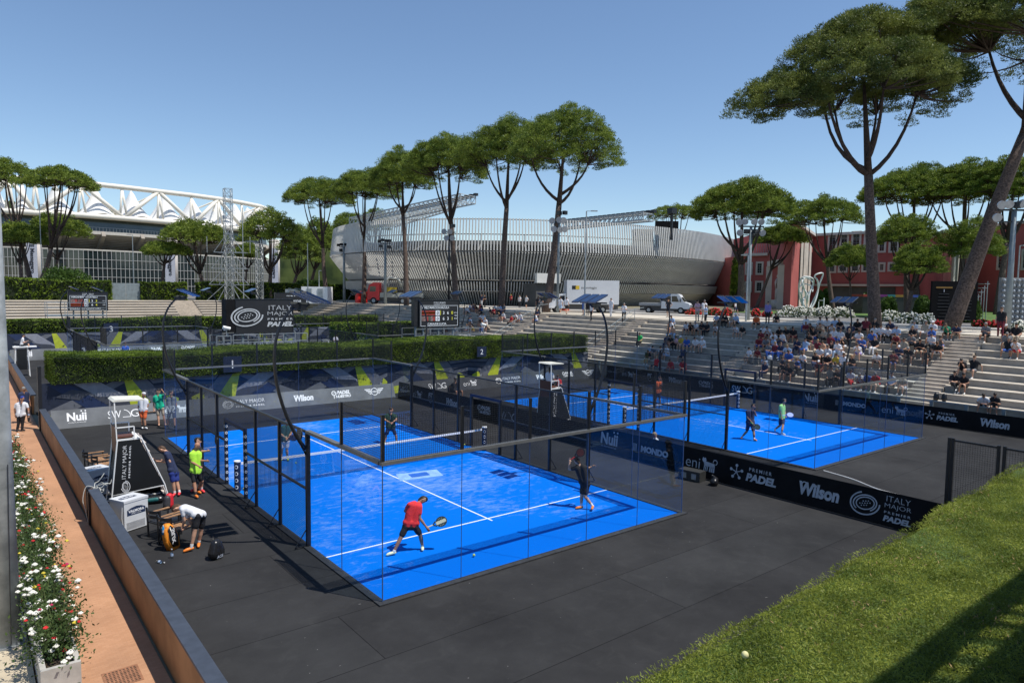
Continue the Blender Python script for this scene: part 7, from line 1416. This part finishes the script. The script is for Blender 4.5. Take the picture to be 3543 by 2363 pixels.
figure('player in navy outfit walking with a green racket on the court below the stand', 'y4', dict(pelvis=(215, 480), chest=(215, 420), neck=(232, 378), head=(240, 350), shL=(190, 392, -.1), elL=(195, 440, -.1), wrL=(232, 480, -.1), shR=(245, 392, .1), elR=(262, 425, .1), wrR=(252, 400, .0),
    hipL=(200, 492), hipR=(232, 492), knL=(190, 545), knR=(243, 552), anL=(150, 590), anR=(247, 607), toL=(135, 620), toR=(285, 628)), 'n', 'n', 'O', 0, 1, look=tuple(RT*.8-FW*.4), sock=sk_w, sockh=.2)
racket(V('y4', 268, 510, d=depth(V('y4', 215, 605, z=.1))-.1), tuple(-RT*.9+Vector((0, 0, .6))), tuple(-FW), 'black and green racket carried by the player in navy', RK1, mat('racket_green', (.1, .4, .1), .4))
figure('player in pale green shirt and navy shorts walking on the court below the stand', 'y4', dict(pelvis=(463, 438), chest=(462, 380), neck=(472, 338), head=(480, 310), shL=(450, 350, -.1), elL=(450, 395, -.1), wrL=(458, 430, -.1), shR=(478, 350, .1), elR=(485, 395, .1), wrR=(492, 420, .0),
    hipL=(455, 447), hipR=(472, 447), knL=(448, 500), knR=(470, 502), anL=(408, 530, .04), anR=(461, 560), toL=(412, 553), toR=(490, 572)), 'L', 'n', 'w', 0, 1, look=tuple(RT*1), sock=sk_w, sockh=.2)
racket(V('y4', 525, 418, d=depth(V('y4', 440, 565, z=.1))), tuple(-RT*1+Vector((0, 0, -.1))), tuple(-FW+Vector((0, 0, 1))), 'blue racket carried by the player in pale green', mat('racket_blue', (.02, .10, .45), .4), mat('racket_pale_dots', (.45, .55, .8), .4))
figure('player in orange shirt wiping his face on the far side of the net', 'y3', dict(pelvis=(1513, 350), chest=(1518, 300), neck=(1525, 268), head=(1529, 243), shL=(1500, 280), elL=(1497, 320), wrL=(1505, 350), shR=(1540, 278), elR=(1550, 300, -.1), wrR=(1543, 262, -.2),
    hipL=(1502, 360), hipR=(1525, 358), knL=(1500, 402), knR=(1528, 402), anL=(1490, 444), anR=(1535, 444), toL=(1485, 455), toR=(1545, 453)), 'O', 'n', 'k', 0, 1, look=tuple(-FW))
# people between the courts
def seat_person(p, rz, top, bot, label, pose=0, **kw): return person(BS[pose], p, R(rz), top, bot, label, **kw)

# ================================================================== UMPIRE CHAIRS AND COURT SIDE THINGS
chair_clad = mat('umpire_cladding', (.012, .013, .014), .45, 0, .15, 2); seat_brown = mat('seat_brown', (.13, .05, .03), .5)
def umpire_chair(x, y, label, rz=0):
    r = thing('umpire_chair', label, 'umpire chair', (x, y, 0), rz); fr = white_paint; W2 = .42
    # side outline (x, z): base -.85 .. .75
    lo_l, lo_r, hi_l, hi_r, zl, zh = -.74, .66, -.55, .02, .42, 2.02
    MB().prism([(lo_l, zl), (lo_r, zl+.1), (hi_r, zh), (hi_l, zh)], -W2-.015, -W2, 1).build('side_panel', chair_clad, r); MB().prism([(lo_l, zl), (lo_r, zl+.1), (hi_r, zh), (hi_l, zh)], W2, W2+.015, 1).build('side_panel', chair_clad, r)
    MB().add([(lo_l-.01, -W2, zl), (lo_l-.01, W2, zl), (hi_l-.01, W2, zh-.35), (hi_l-.01, -W2, zh-.35)], [(3, 2, 1, 0)]).build('rear_panel', mat('rear_cladding', (.018, .016, .016), .4), r)
    f = MB()
    for s in (-W2, W2): f.tube([(lo_l-.05, s, 0), (hi_l-.02, s, zh)], .022, 7); f.tube([(lo_r+.14, s, 0), (lo_r+.02, s, zl+.1), (hi_r+.06, s, zh), (hi_r-.06, s, zh+.08)], .022, 7)
    f.bar((lo_l, -W2, zl), (lo_l, W2, zl), .03).bar((lo_l, -W2, zl), (lo_r, -W2, zl+.08), .03).bar((-.78, -W2, .04), (.72, -W2, .04), .03).bar((-.78, W2, .04), (.72, W2, .04), .03)
    f.build('white_frame', fr, r); l = MB()
    for s in (-.18, .18): l.tube([(.82, s, .0), (.08, s, 2.08)], .025, 7)
    for i in range(7): t = (i+.7)/7.6; x_, z_ = .82-.74*t, 2.08*t; l.box((x_-.07, -.18, z_-.012), (x_+.07, .18, z_+.012))
    l.build('ladder', mat('ladder_pale', (.62, .55, .50), .5), r)
    s = MB(); s.box((-.58, -W2, zh), (.05, W2, zh+.04)); s.build('platform', fr, r); q = MB()
    for a in (-W2, W2): q.bar((-.58, a, zh), (-.62, a, 3.22), .03).bar((-.62, a, 2.42), (-.12, a, 2.42), .03).bar((-.12, a, 2.42), (-.12, a, zh), .03)
    q.build('canopy_frame', fr, r); MB().prism([(-.66, 3.2), (-.6, 3.26), (.16, 3.22), (.16, 3.18)], -W2-.03, W2+.03, 1).build('canopy', mat('canopy_cream', (.66, .64, .56), .5), r)
    MB().box((-.6, -W2+.04, 1.62), (-.575, W2-.04, 2.40)).box((-.57, -W2+.05, 2.10), (-.12, W2-.05, 2.14)).build('seat', seat_brown, r)
    a_, F_ = logo('italy'); sc = .30; up = Vector((.05, 0, 1)).normalized(); dn = Vector((1, 0, -.05)).normalized(); c = Vector((-.36, -W2-.018, 1.22))
    MB().add([c+up*(p[0]*sc*1.12)-dn*(p[1]*sc*.95) for p in a_], F_).build('lettering', white_ink, r); return r
umpire_chair(-7.72, .72, 'tall umpire chair with black lettered cladding beside the nearest court')
pc = V('y3', 745, 655, z=.3); pcx = V('y3', 655, 665, z=0)
umpire_chair(10.33, 1.7, 'umpire chair with black lettered cladding between the two courts'); UM2 = (11.35, .9)
person(BS[4], (10.33-.34, 1.7, 2.16), R(-80), 'w', 'k', 'umpire in white shirt sitting high in the chair between the courts', 'k', skin=skins[2], hair=hairs[0])
person(ST[1], V('y3', 738, 250, z=1.5)-Vector((0, 0, 1.5)), R(150), 'r', 'k', 'person in red standing behind the umpire chair between the courts', 'k')
def freezer(x, y, rz, label):
    r = thing('chest_freezer', label, 'freezer', (x, y, 0), R(rz)); w, d, h = .70, .60, .86; fm = mat('freezer_white', (.62, .63, .64), .35, 0, .04, 2, spec=.5); navy = mat('label_navy', (.02, .035, .08), .5)
    MB().box((-w/2, -d/2, .03), (w/2, d/2, h-.07)).build('cabinet', fm, r); lid = MB().box((-w/2-.01, -d/2-.01, h-.065), (w/2+.01, d/2+.01, h)).build('lid', fm, r)
    v = MB()
    for i in range(11): v.box((-w/2+.06, -d/2-.005, .07+i*.018), (w/2-.10, -d/2-.001, .078+i*.018))
    v.build('vent_grille', mat('vent_grey', (.40, .40, .40), .5), r)
    def plate(c, rt, up, sc, nm, par):
        n = Vector(rt).cross(Vector(up)); c = Vector(c); P = [(-.9, -.35), (.9, -.35), (.9, .15), (.5, .33), (0, .40), (-.5, .33), (-.9, .15)]
        MB().add([c+n*.002+Vector(rt)*p[0]*sc+Vector(up)*p[1]*sc for p in P], [tuple(range(7))]).build(nm, navy, par); a_, F_ = logo('water'); MB().add([c+n*.004+Vector(rt)*p[0]*sc*.74+Vector(up)*(p[1]*sc*.6+.02*sc) for p in a_], F_).build('lettering', white_ink, par)
    plate((.0, -d/2-.001, .54), (1, 0, 0), (0, 0, 1), .30, 'printed_badge', r); plate((-.05, 0, h+.001), (1, 0, 0), (0, 1, 0), .26, 'printed_badge', lid)
    MB().tube([(-w/2-.02, -d/2+.05, .7), (-w/2-.05, -d/2+.03, .4), (-w/2-.02, -d/2, .1), (-w/2-.06, -d/2-.1, .02)], .008, 5).build('power_cable', white_paint, r); return r
freezer(-8.36, -1.74, 26, 'white chest freezer with navy water badge nearest the armchairs'); p = V('z5', 735, 985, z=0)
freezer(p.x-.1, p.y+.5, 22, 'white chest freezer with navy badge half hidden behind the umpire chair')
def armchair(x, y, rz, label, sm, group='armchairs beside the courts'):
    r = thing('armchair', label, 'chair', (x, y, 0), R(rz), group); w, d = .56, .56    # faces +y
    for sx in (-1, 1):
        for sy in (-1, 1): MB().bar((sx*w/2, sy*d/2-.0, 0), (sx*w/2, sy*d/2+(-.04 if sy < 0 else 0), .62 if sy > 0 else .80), .035).build('leg', black_metal, r)
        MB().box((sx*w/2-.03, -d/2-.02, .62), (sx*w/2+.03, d/2+.04, .645)).build('armrest', wood, r)
    MB().bar((-w/2, -d/2, .40), (w/2, -d/2, .40), .03).bar((-w/2, d/2, .40), (w/2, d/2, .40), .03).bar((-w/2, -d/2, .40), (-w/2, d/2, .40), .03).bar((w/2, -d/2, .40), (w/2, d/2, .40), .03).build('seat_frame', black_metal, r)
    s = MB()
    for i in range(6): y0 = -d/2+.03+i*.085; s.box((-w/2+.03, y0, .415), (w/2-.03, y0+.075, .43))
    s.build('seat', sm, r); b = MB()
    for k, z in enumerate((.62, .74)):
        P = [(-w/2, -d/2-.02, z), (-w/4, -d/2-.10, z), (0, -d/2-.13, z), (w/4, -d/2-.10, z), (w/2, -d/2-.02, z)]
        for i in range(4): b.bar(P[i], P[i+1], .02, .08)
    b.build('backrest', black_metal, r); return r
p = V('q2', 480, 1330, z=0); armchair(-7.72, -2.95, -68, 'black slatted armchair with wooden arms beside the front freezer', dark_plastic); armchair(-7.62, -3.72, -68, 'armchair with wooden seat and arms, nearest the camera', wood)
p = V('z5', 700, 800, z=0); armchair(p.x, p.y+.1, -85, 'armchair with wooden arms behind the umpire chair, left one', wood); armchair(p.x+.15, p.y-.75, -80, 'armchair with a bag on it behind the umpire chair', wood)
p = V('q1', 915, 1060, z=0); armchair(p.x, p.y+.2, 180, 'dark chair between the jersey man and the green shirted man', wood)
def blobbag(name, label, cat, loc, rz, parts, extra=None):
    r = thing(name, label, cat, loc, R(rz))
    for nm, S, m, vx in parts: o = bpy.data.objects.new(nm, caps_mesh([(Vector(a), Vector(b), ra, rb_, 's') for a, b, ra, rb_ in S], vx, nm)); coll.objects.link(o); o.parent = r; o.data.materials.append(m)
    if extra: extra(r)
    return r
orange_f = mat('bag_orange', (.72, .24, .02), .55, 0, .15, 8); bag_k = mat('bag_black', (.015, .015, .017), .28, 0, .2, 6, bump=.5, bscale=9); bag_t = mat('bag_teal', (.01, .10, .10), .5); bag_r = mat('bag_red', (.55, .02, .03), .5, 0, .15, 8)
def bagtext(r): 
    a_, F_ = logo('siux'); MB().add([(.145*0+p[0]*.26, -.128, .42+p[1]*.30+p[0]*-.08) for p in a_], F_).build('lettering', mat('text_grey', (.5, .5, .52), .5), r)
p = V('q2', 920, 1400, z=0); rbag = thing('racket_bag', 'orange and black racket bag standing against the near armchair', 'bag', p+Vector((-.06, .10, 0)), R(32)); rbag.rotation_euler = (R(-8), R(-10), R(32))
def bevelled(poly, y0, y1, nm, m, par, bv=.03):
    me = MB().prism(poly, y0, y1, 1).mesh('t'); bm_ = bmesh.new(); bm_.from_mesh(me); bmesh.ops.recalc_face_normals(bm_, faces=bm_.faces); bmesh.ops.bevel(bm_, geom=list(bm_.edges), offset=bv, segments=3, affect='EDGES'); bm_.to_mesh(me); bm_.free(); me.name = nm
    me.polygons.foreach_set('use_smooth', [True]*len(me.polygons)); me.materials.append(m); o = bpy.data.objects.new(nm, me); coll.objects.link(o); o.parent = par; return o
bevelled([(-.13, 0), (.15, 0), (.19, .28), (.14, .56), (.02, .72), (-.10, .62), (-.17, .30)], -.09, .12, 'bag_body', orange_f, rbag)
bevelled([(-.08, .10), (.09, .07), (.14, .30), (.10, .52), (.01, .66), (-.08, .58), (-.13, .32)], -.115, -.06, 'front_pocket', bag_k, rbag, .012)
a_, F_ = logo('siux'); MB().add([(.0+(-p_[1]*.22)+p_[0]*-.05, -.1175, .37+(-p_[0])*.27) for p_ in a_], F_).build('lettering', mat('text_grey', (.5, .5, .52), .5), rbag)
MB().tube([(-.02, .1, .66), (.02, .16, .5), (.03, .17, .3), (.0, .12, .12)], .016, 6).build('strap', bag_k, rbag, smooth=True)
p = V('q2', 620, 720, z=0); blobbag('racket_bag', 'long black and orange racket bag lying behind the front freezer', 'bag', p+Vector((-.1, .25, 0)), -20, [('bag_body', [((-.35, 0, .16), (.35, 0, .16), .15, .14)], bag_k, .015), ('side_pocket', [((-.3, -.05, .24), (.3, -.05, .26), .07, .07)], orange_f, .015)])
p = V('q2', 640, 850, z=0); blobbag('racket_bag', 'dark teal racket bag on the carpet under the umpire chair', 'bag', p+Vector((-.1, .1, 0)), -15, [('bag_body', [((-.28, 0, .12), (.28, 0, .12), .12, .12)], bag_k, .015), ('side_pocket', [((-.2, -.06, .12), (.2, -.06, .14), .075, .075)], bag_t, .015)])
p = V('q2', 800, 905, z=0); blobbag('backpack', 'red and black backpack at the foot of the umpire chair ladder', 'bag', p, 10, [('bag_body', [((.04, 0, .13), (.06, 0, .36), .14, .11)], bag_r, .013), ('front_pocket', [((-.04, -.06, .13), (-.02, -.05, .32), .11, .10)], mat('bag_grey', (.05, .05, .055), .5), .013)])
def strap(r): MB().tube([(.1, .05, .05), (.28, .02, .015), (.40, -.02, .01)], .008, 5).tube([(-.03, .06, .47), (0, .1, .53), (.04, .06, .47)], .01, 5).build('strap', bag_k, r); a_, F_ = tmesh('ACE', 1, .2, .03); MB().add([(p_[0]*.09-.02, -.168, .10+p_[1]*.09) for p_ in a_], F_).build('lettering', grey_ink, r)
p = V('q2', 1400, 1520, z=0); blobbag('backpack', 'shiny black backpack standing alone on the carpet', 'bag', p+Vector((0, .1, 0)), 25, [('bag_body', [((-.06, 0, .15), (-.02, 0, .36), .15, .12), ((.08, 0, .15), (.03, 0, .36), .15, .12)], bag_k, .013)], strap)
bot_m = glassmat('bottle_plastic', (.85, .90, .93), 1.4); cap_b = mat('bottle_cap', (.6, .62, .65), .4)
def bottle(p, label, lie=False, m=None, tint=None):
    r = thing('water_bottle', label, 'bottle', p); 
    if lie: r.rotation_euler = (R(90), 0, R(35)); r.location = Vector(p)+Vector((0, 0, .035))
    MB().tube([(0, 0, 0), (0, 0, .16), (0, 0, .19), (0, 0, .215)], [.034, .034, .018, .014], 12).build('bottle_body', tint or bot_m, r, smooth=True); MB().tube([(0, 0, .215), (0, 0, .235)], .015, 10).build('bottle_cap', cap_b, r); MB().tube([(0, 0, .06), (0, 0, .12)], .0345, 12, cap=False).build('bottle_label', mat('bottle_label', (.35, .45, .62), .5), r)
bottle(V('q2', 853, 1500, z=0), 'clear water bottle standing behind the nearest armchair leg'); bottle(V('q2', 670, 1555, z=0), 'clear water bottle lying on the carpet', True); bottle(V('q2', 540, 1095, z=0), 'clear water bottle standing right of the front freezer'); bottle(V('q2', 750, 1215, z=.43), 'blue water bottle on the armchair seat', False, None, mat('bottle_blue', (.02, .25, .55), .2))
p = V('z5', 208, 400, z=.85); bottle(p, 'clear bottle in the hand of the man on the brick path')
for k, x, y, lb in (('q2', 1530, 590, 'yellow ball by the padded gate post'), ('q2', 1722, 675, 'yellow ball at the foot of the near net post'), ('q6', 532, 955, 'yellow ball behind the near end of the net'), ('y2', 680, 740, None), ('y2', 1965, 1410, 'yellow ball on the blue floor before the near glass wall'), ('y2', 1897, 608, 'yellow ball near the far net post')):
    if lb: tball(V(k, x, y, z=.03), lb)
def onrow(k_, x, y, kk): p = V(k_, x, y, z=tierz(kk)); return Vector((TX+DX*kk+.3, p.y, tierz(kk)))
for k_, x, y, kk, m1, m2, lb in (('w1', 1130, 1270, 0, bag_k, mat('bag_blue', (.03, .12, .35), .5), 'black and blue backpack at the feet of two spectators, right end of the stand'), ('w1', 1265, 1280, 0, bag_k, mat('bag_grey', (.05, .05, .055), .5), 'all black backpack beside the blue one on the lowest bench'), ('w3', 2130, 560, 6, mat('bag_pink', (.55, .06, .22), .5), mat('bag_pink', (.55, .06, .22), .5), 'bright pink bag lying on the stand among the crowd')):
    blobbag('backpack', lb, 'bag', onrow(k_, x, y, kk), 80, [('bag_body', [((0, 0, .14), (0, 0, .32), .15, .12)], m1, .02), ('front_pocket', [((0, -.08, .14), (0, -.07, .26), .10, .09)], m2, .02)])
q = onrow('w3', 1095, 800, 3); tag(MB().ball((0, 0, .17), .17, white_paint, 18, 12).build('white_balloon', white_paint, loc=q, smooth=True), 'white round balloon on the stand below the crowd', 'balloon')
# table, cables and things behind the brown wall
p = V('q2', 30, 900, z=0); tag(MB().box((-8.92, -1.15, 0), (-8.68, -.80, .42)).build('small_box', mat('box_pale', (.55, .52, .48), .6)), 'pale box between the wall and the front freezer', 'box')
cb = MB(); cc = Vector((-9.0, -.6, .95)); rg = random.Random(4)
for i in range(9):
    a = rg.uniform(0, 6.28); P = [cc+Vector((rg.uniform(-.05, .05), rg.uniform(-.1, .1), 0))]
    for j in range(4): P.append(P[-1]+Vector((math.cos(a)*rg.uniform(.03, .14), math.sin(a)*rg.uniform(.05, .16), rg.uniform(-.08, .12)))); a += rg.uniform(-.9, .9)
    cb.tube(spline(P, 4), .008, 5)
cb.tube(spline([cc, cc+Vector((-.2, .1, .05)), cc+Vector((-.3, .05, -.3)), cc+Vector((-.25, .0, -.6)), cc+Vector((-.2, 0, -.94))], 5), .009, 5); tag(cb.build('cable_bundle', mat('cable_pale', (.55, .55, .50), .6)), 'tangle of pale cables over the wall post', 'cable')
cv = MB(); cv.tube(spline([Vector((13.5, -10.0, .01)), Vector((13.2, -11.2, .01)), Vector((12.6, -12.4, .01)), Vector((12.5, -13.4, .01)), Vector((12.1, -14.4, .01))], 8), .018, 6); tag(cv.build('white_cable', white_paint), 'white cable lying on the carpet from the right court corner to the fence', 'cable')
# case and rubbish bag by the divider banner
p = V('y3', 1805, 1035, z=0); tc_ = thing('equipment_case', 'black and grey equipment case in front of the divider banner', 'case', (p.x, p.y+.15, 0), R(-82)); MB().box((-.42, -.22, .0), (.42, .22, .20)).build('case_base', mat('case_grey', (.035, .036, .035), .5), tc_); MB().box((-.42, -.22, .205), (.42, .22, .36)).build('case_lid', mat('case_grey', (.035, .036, .035), .5), tc_); mb = MB()
for q in (-.22, .16): MB().box((q-.06, -.235, .08), (q+.12, -.221, .28)).build('latch', steel, tc_)
p = V('y3', 1950, 1075, z=0); bb_ = caps_mesh([(Vector((0, 0, .12)), Vector((.15, .1, .12)), .15, .13, 's'), (Vector((.05, 0, .2)), Vector((-.05, .05, .36)), .12, .04, 's')], .02, 'rubbish_bag'); o = bpy.data.objects.new('rubbish_bag', bb_); coll.objects.link(o); o.location = p; bb_.materials.append(bag_k); tag(o, 'shiny black rubbish bag beside the equipment case', 'bag')
# metal mesh gate at the hedge end
gm = wthing('mesh_gate', 'dark wire mesh gate between the divider banner and the hedge', 'gate', (9.45, -16.2, 0)); zt_ = 2.74
G0 = Vector((9.47, -15.53, 0)); G1 = Vector((9.45, -16.70, 0)); G2 = Vector((9.43, -18.1, 0)); mb = MB()
for pp in (G0, G0+Vector((0, -.09, 0)), G1, G1+Vector((0, -.13, 0)), G2): mb.bar(pp, pp+Vector((0, 0, zt_)), .07)
for A_, B_ in ((G0+Vector((0, -.09, 0)), G1), (G1+Vector((0, -.13, 0)), G2)):
    for z in (.35, zt_-.06): mb.bar(A_+Vector((0, 0, z)), B_+Vector((0, 0, z)), .05)
mb.build('gate_frame', black_metal, gm); mb = MB()
for A_, B_ in ((G0+Vector((0, -.09, 0)), G1), (G1+Vector((0, -.13, 0)), G2)):
    L_ = (B_-A_).length
    for i in range(int(L_/.06)): q = A_.lerp(B_, i*.06/L_); mb.bar(q+Vector((0, 0, .35)), q+Vector((0, 0, zt_-.06)), .005)
    for j in range(39): mb.bar(A_+Vector((0, 0, .35+j*.06)), B_+Vector((0, 0, .35+j*.06)), .005)
mb.build('wire_mesh', black_metal, gm)
# sitting and standing people between and beyond the courts
person(BS[7], V('y2', 1830, 225, z=.45), R(180), 'k', 'k', 'cameraman in black sitting by the back banner left of the letters eni', 'k', skin=skins[1])
tag(MB().box((-.25, -.25, 0), (.25, .25, .44)).build('camera_stool', dark_plastic, loc=V('y2', 1830, 225, z=.0)+Vector((0, .15, 0))), 'black stool under the sitting cameraman', 'stool')
pz = V('y3', 1508, 690, x=9.8); person(BS[2], (9.9, pz.y, .22), R(60), 'w', 'k', 'man in white shirt sitting low behind the divider banner near the letters MONDO', 'k', skin=skins[1])
p = V('w4', 215, 850, y=38); uc = wthing('umpire_chair', 'white high seat of the far court at the left edge', 'umpire chair', (p.x, 38, 0)); q = MB()
for sx in (-.35, .35):
    for sy in (-.3, .3): q.bar((p.x+sx*1.3, 38+sy, 0), (p.x+sx, 38+sy, 2.2), .05)
q.box((p.x-.5, 37.6, 2.1), (p.x+.9, 38.4, 2.16)); q.build('white_frame', white_paint, uc); MB().box((p.x-.3, 37.66, .5), (p.x+.3, 37.7, 2.0)).build('side_panel', chair_clad, uc)
person(BS[2], (p.x, 38, 2.18), R(-90), 'w', 'k', 'umpire in white seated high at the far court, left edge', 'k')
person(ST[0], V('w4', 1275, 880, y=33)*1.0-Vector((0, 0, 1.45)), R(180), 'b', 'k', 'player in blue whose head shows above the hedge', 'k')
person(ST[1], (V('w5', 1355, 800, y=36).x, 36, V('w5', 1355, 800, y=36).z-1.35), R(180), 'w', 'k', 'person in white seen beyond the hedge by the far court', 'k')
person(ST[0], tuple(V('z5', 170, 470, z=0)+Vector((.1, .9, 0))), R(200), 'n', 'k', 'dark dressed person partly hidden behind the tall gate post', 'k')
# ---- planter with roses, mast, drain cover
pl = wthing('planter', 'long stone planter full of roses beside the brick path', 'planter', (-11.2, -5, 0)); pm = mat('planter_stone', (.42, .40, .36), .85, 0, .15, 3)
MB().box((-10.97, -9.9, -.02), (-10.89, 14, .5)).box((-10.50, -9.9, -.02), (-10.42, 14, .5)).box((-10.89, -9.9, -.02), (-10.50, -9.82, .5)).build('planter_wall', pm, pl); MB().box((-10.89, -9.82, 0), (-10.50, 14, .42)).build('soil', mat('soil', (.05, .035, .025), .95), pl)
ros = [rose_w, rose_r, mat('pink_rose', (.45, .03, .10), .6), mat('yellow_rose', (.60, .48, .05), .6)]; rl2 = leafmat('rose_leaf_near', (.03, .06, .015), (.10, .15, .045), 4, .5, .25); rg = np.random.default_rng(77)
def rosebush(y, i):
    c = np.array([-10.68, y, .42]); r = wthing('rose_bush', 'rose bush with white and red flowers, %s from the camera in the planter' % ords[i], 'rose bush', tuple(c), 'rose bushes in the planter'); st = MB(); P = []; tips = []
    for s in range(24):
        a = rg.uniform(0, 6.28); L_ = rg.uniform(.4, 1.0)*(1.35 if rg.uniform() < .25 else 1); t = c+np.array([math.cos(a)*.46*L_, math.sin(a)*.6*L_, rg.uniform(.0, .95)-.15*L_]); mdl = (c+t)/2+np.array([math.cos(a)*.02, 0, .1]); pts = [Vector(c+(0, 0, -.05)), Vector(mdl), Vector(t)]; st.tube(pts, [.008, .006, .004], 4)
        tips.append(t); k = 75; q = rg.uniform(.1, 1.05, (k, 1)); P.append(np.array(c)*(1-q)+t*q+rg.normal(0, .085, (k, 3)))
    st.build('stems', mat('green_stem', (.08, .10, .03), .8), r); P.append(np.array(c)+rg.normal(0, 1, (700, 3))*np.array([.22, .3, .16])+np.array([0, 0, .12])); P = np.concatenate(P); N = rg.normal(0, 1, P.shape); q, f = leaves(P, N, .062, .55, rg, .3, .3); me = rawmesh('foliage', q-c, f, rl2); o = bpy.data.objects.new('foliage', me); coll.objects.link(o); o.parent = r
    for m, n_ in ((ros[0], 26), (ros[1], 7), (ros[2], 2), (ros[3], 3)):
        b = MB()
        for k in range(n_):
            t = tips[rg.integers(7)+(0 if m is ros[0] else 8)]+rg.normal(0, .055, 3) if rg.uniform() < .75 else P[rg.integers(len(P))]+np.array([0, 0, .05]); s_ = rg.uniform(.022, .042)*(1.35 if m is ros[0] else 1)
            for w in range(5): a = 1.256*w; b.ball((t[0]+math.cos(a)*s_*.55, t[1]+math.sin(a)*s_*.55, t[2]+(w % 2)*s_*.25), s_*.62, None, 5, 4, (1, 1, .7))
            b.ball((t[0], t[1], t[2]+s_*.3), s_*.6, None, 5, 4)
        b.build('blossoms', m, r)
for i, y in enumerate(np.arange(-9.2, 8.0, .78)): rosebush(float(y), i)
ms = wthing('tapered_mast', 'thick grey galvanised mast at the left edge, seen close', 'mast', (-11.30, -7.45, 0)); b0, b1 = W(-25, 1440, z=0.03), W(45, 1410, z=.03)
mc = Vector((-11.30, -7.45, 0)); MB().tube([(mc.x, mc.y, 0), (mc.x+.0, mc.y+.0, 4), (mc.x, mc.y, 9.5)], [.215, .18, .15], 28).build('mast_shaft', mat('mast_galvanised', (.27, .29, .29), .55, .15, .3, 2.2, col2=(.38, .40, .40), bump=.15, bscale=6), ms, smooth=True); MB().tube([(mc.x+.10, mc.y-.18, 3.4), (mc.x+.06, mc.y-.22, 1.4), (mc.x+.04, mc.y-.24, .1)], .008, 5).build('cable', black_metal, ms); MB().tube([(mc.x, mc.y, .03), (mc.x, mc.y, .06)], .27, 28).build('base_flange', steel, ms)
dr = wthing('drain_cover', 'rusty perforated drain cover set in the brick path', 'drain cover', (-10.2, -9.6, 0)); mb = MB(); mb.box((-10.1, -10.15, .0), (-9.55, -9.55, .008), mat('rusty_iron', (.28, .13, .07), .8, 0, .25, 8))
for i in range(9):
    for j in range(9): mb.box((-10.06+i*.055, -10.11+j*.06, .008), (-10.03+i*.055, -10.08+j*.06, .010), mat('hole_dark', (.05, .03, .02), .9))
mb.build('cover_plate', None, dr)
if __name__ == '__main__':
    import sys
    for o in scene.objects:
        if o.parent is None and o.get('label') and len(o['label'].split()) > 16: print('LONG', len(o['label'].split()), o['label'])
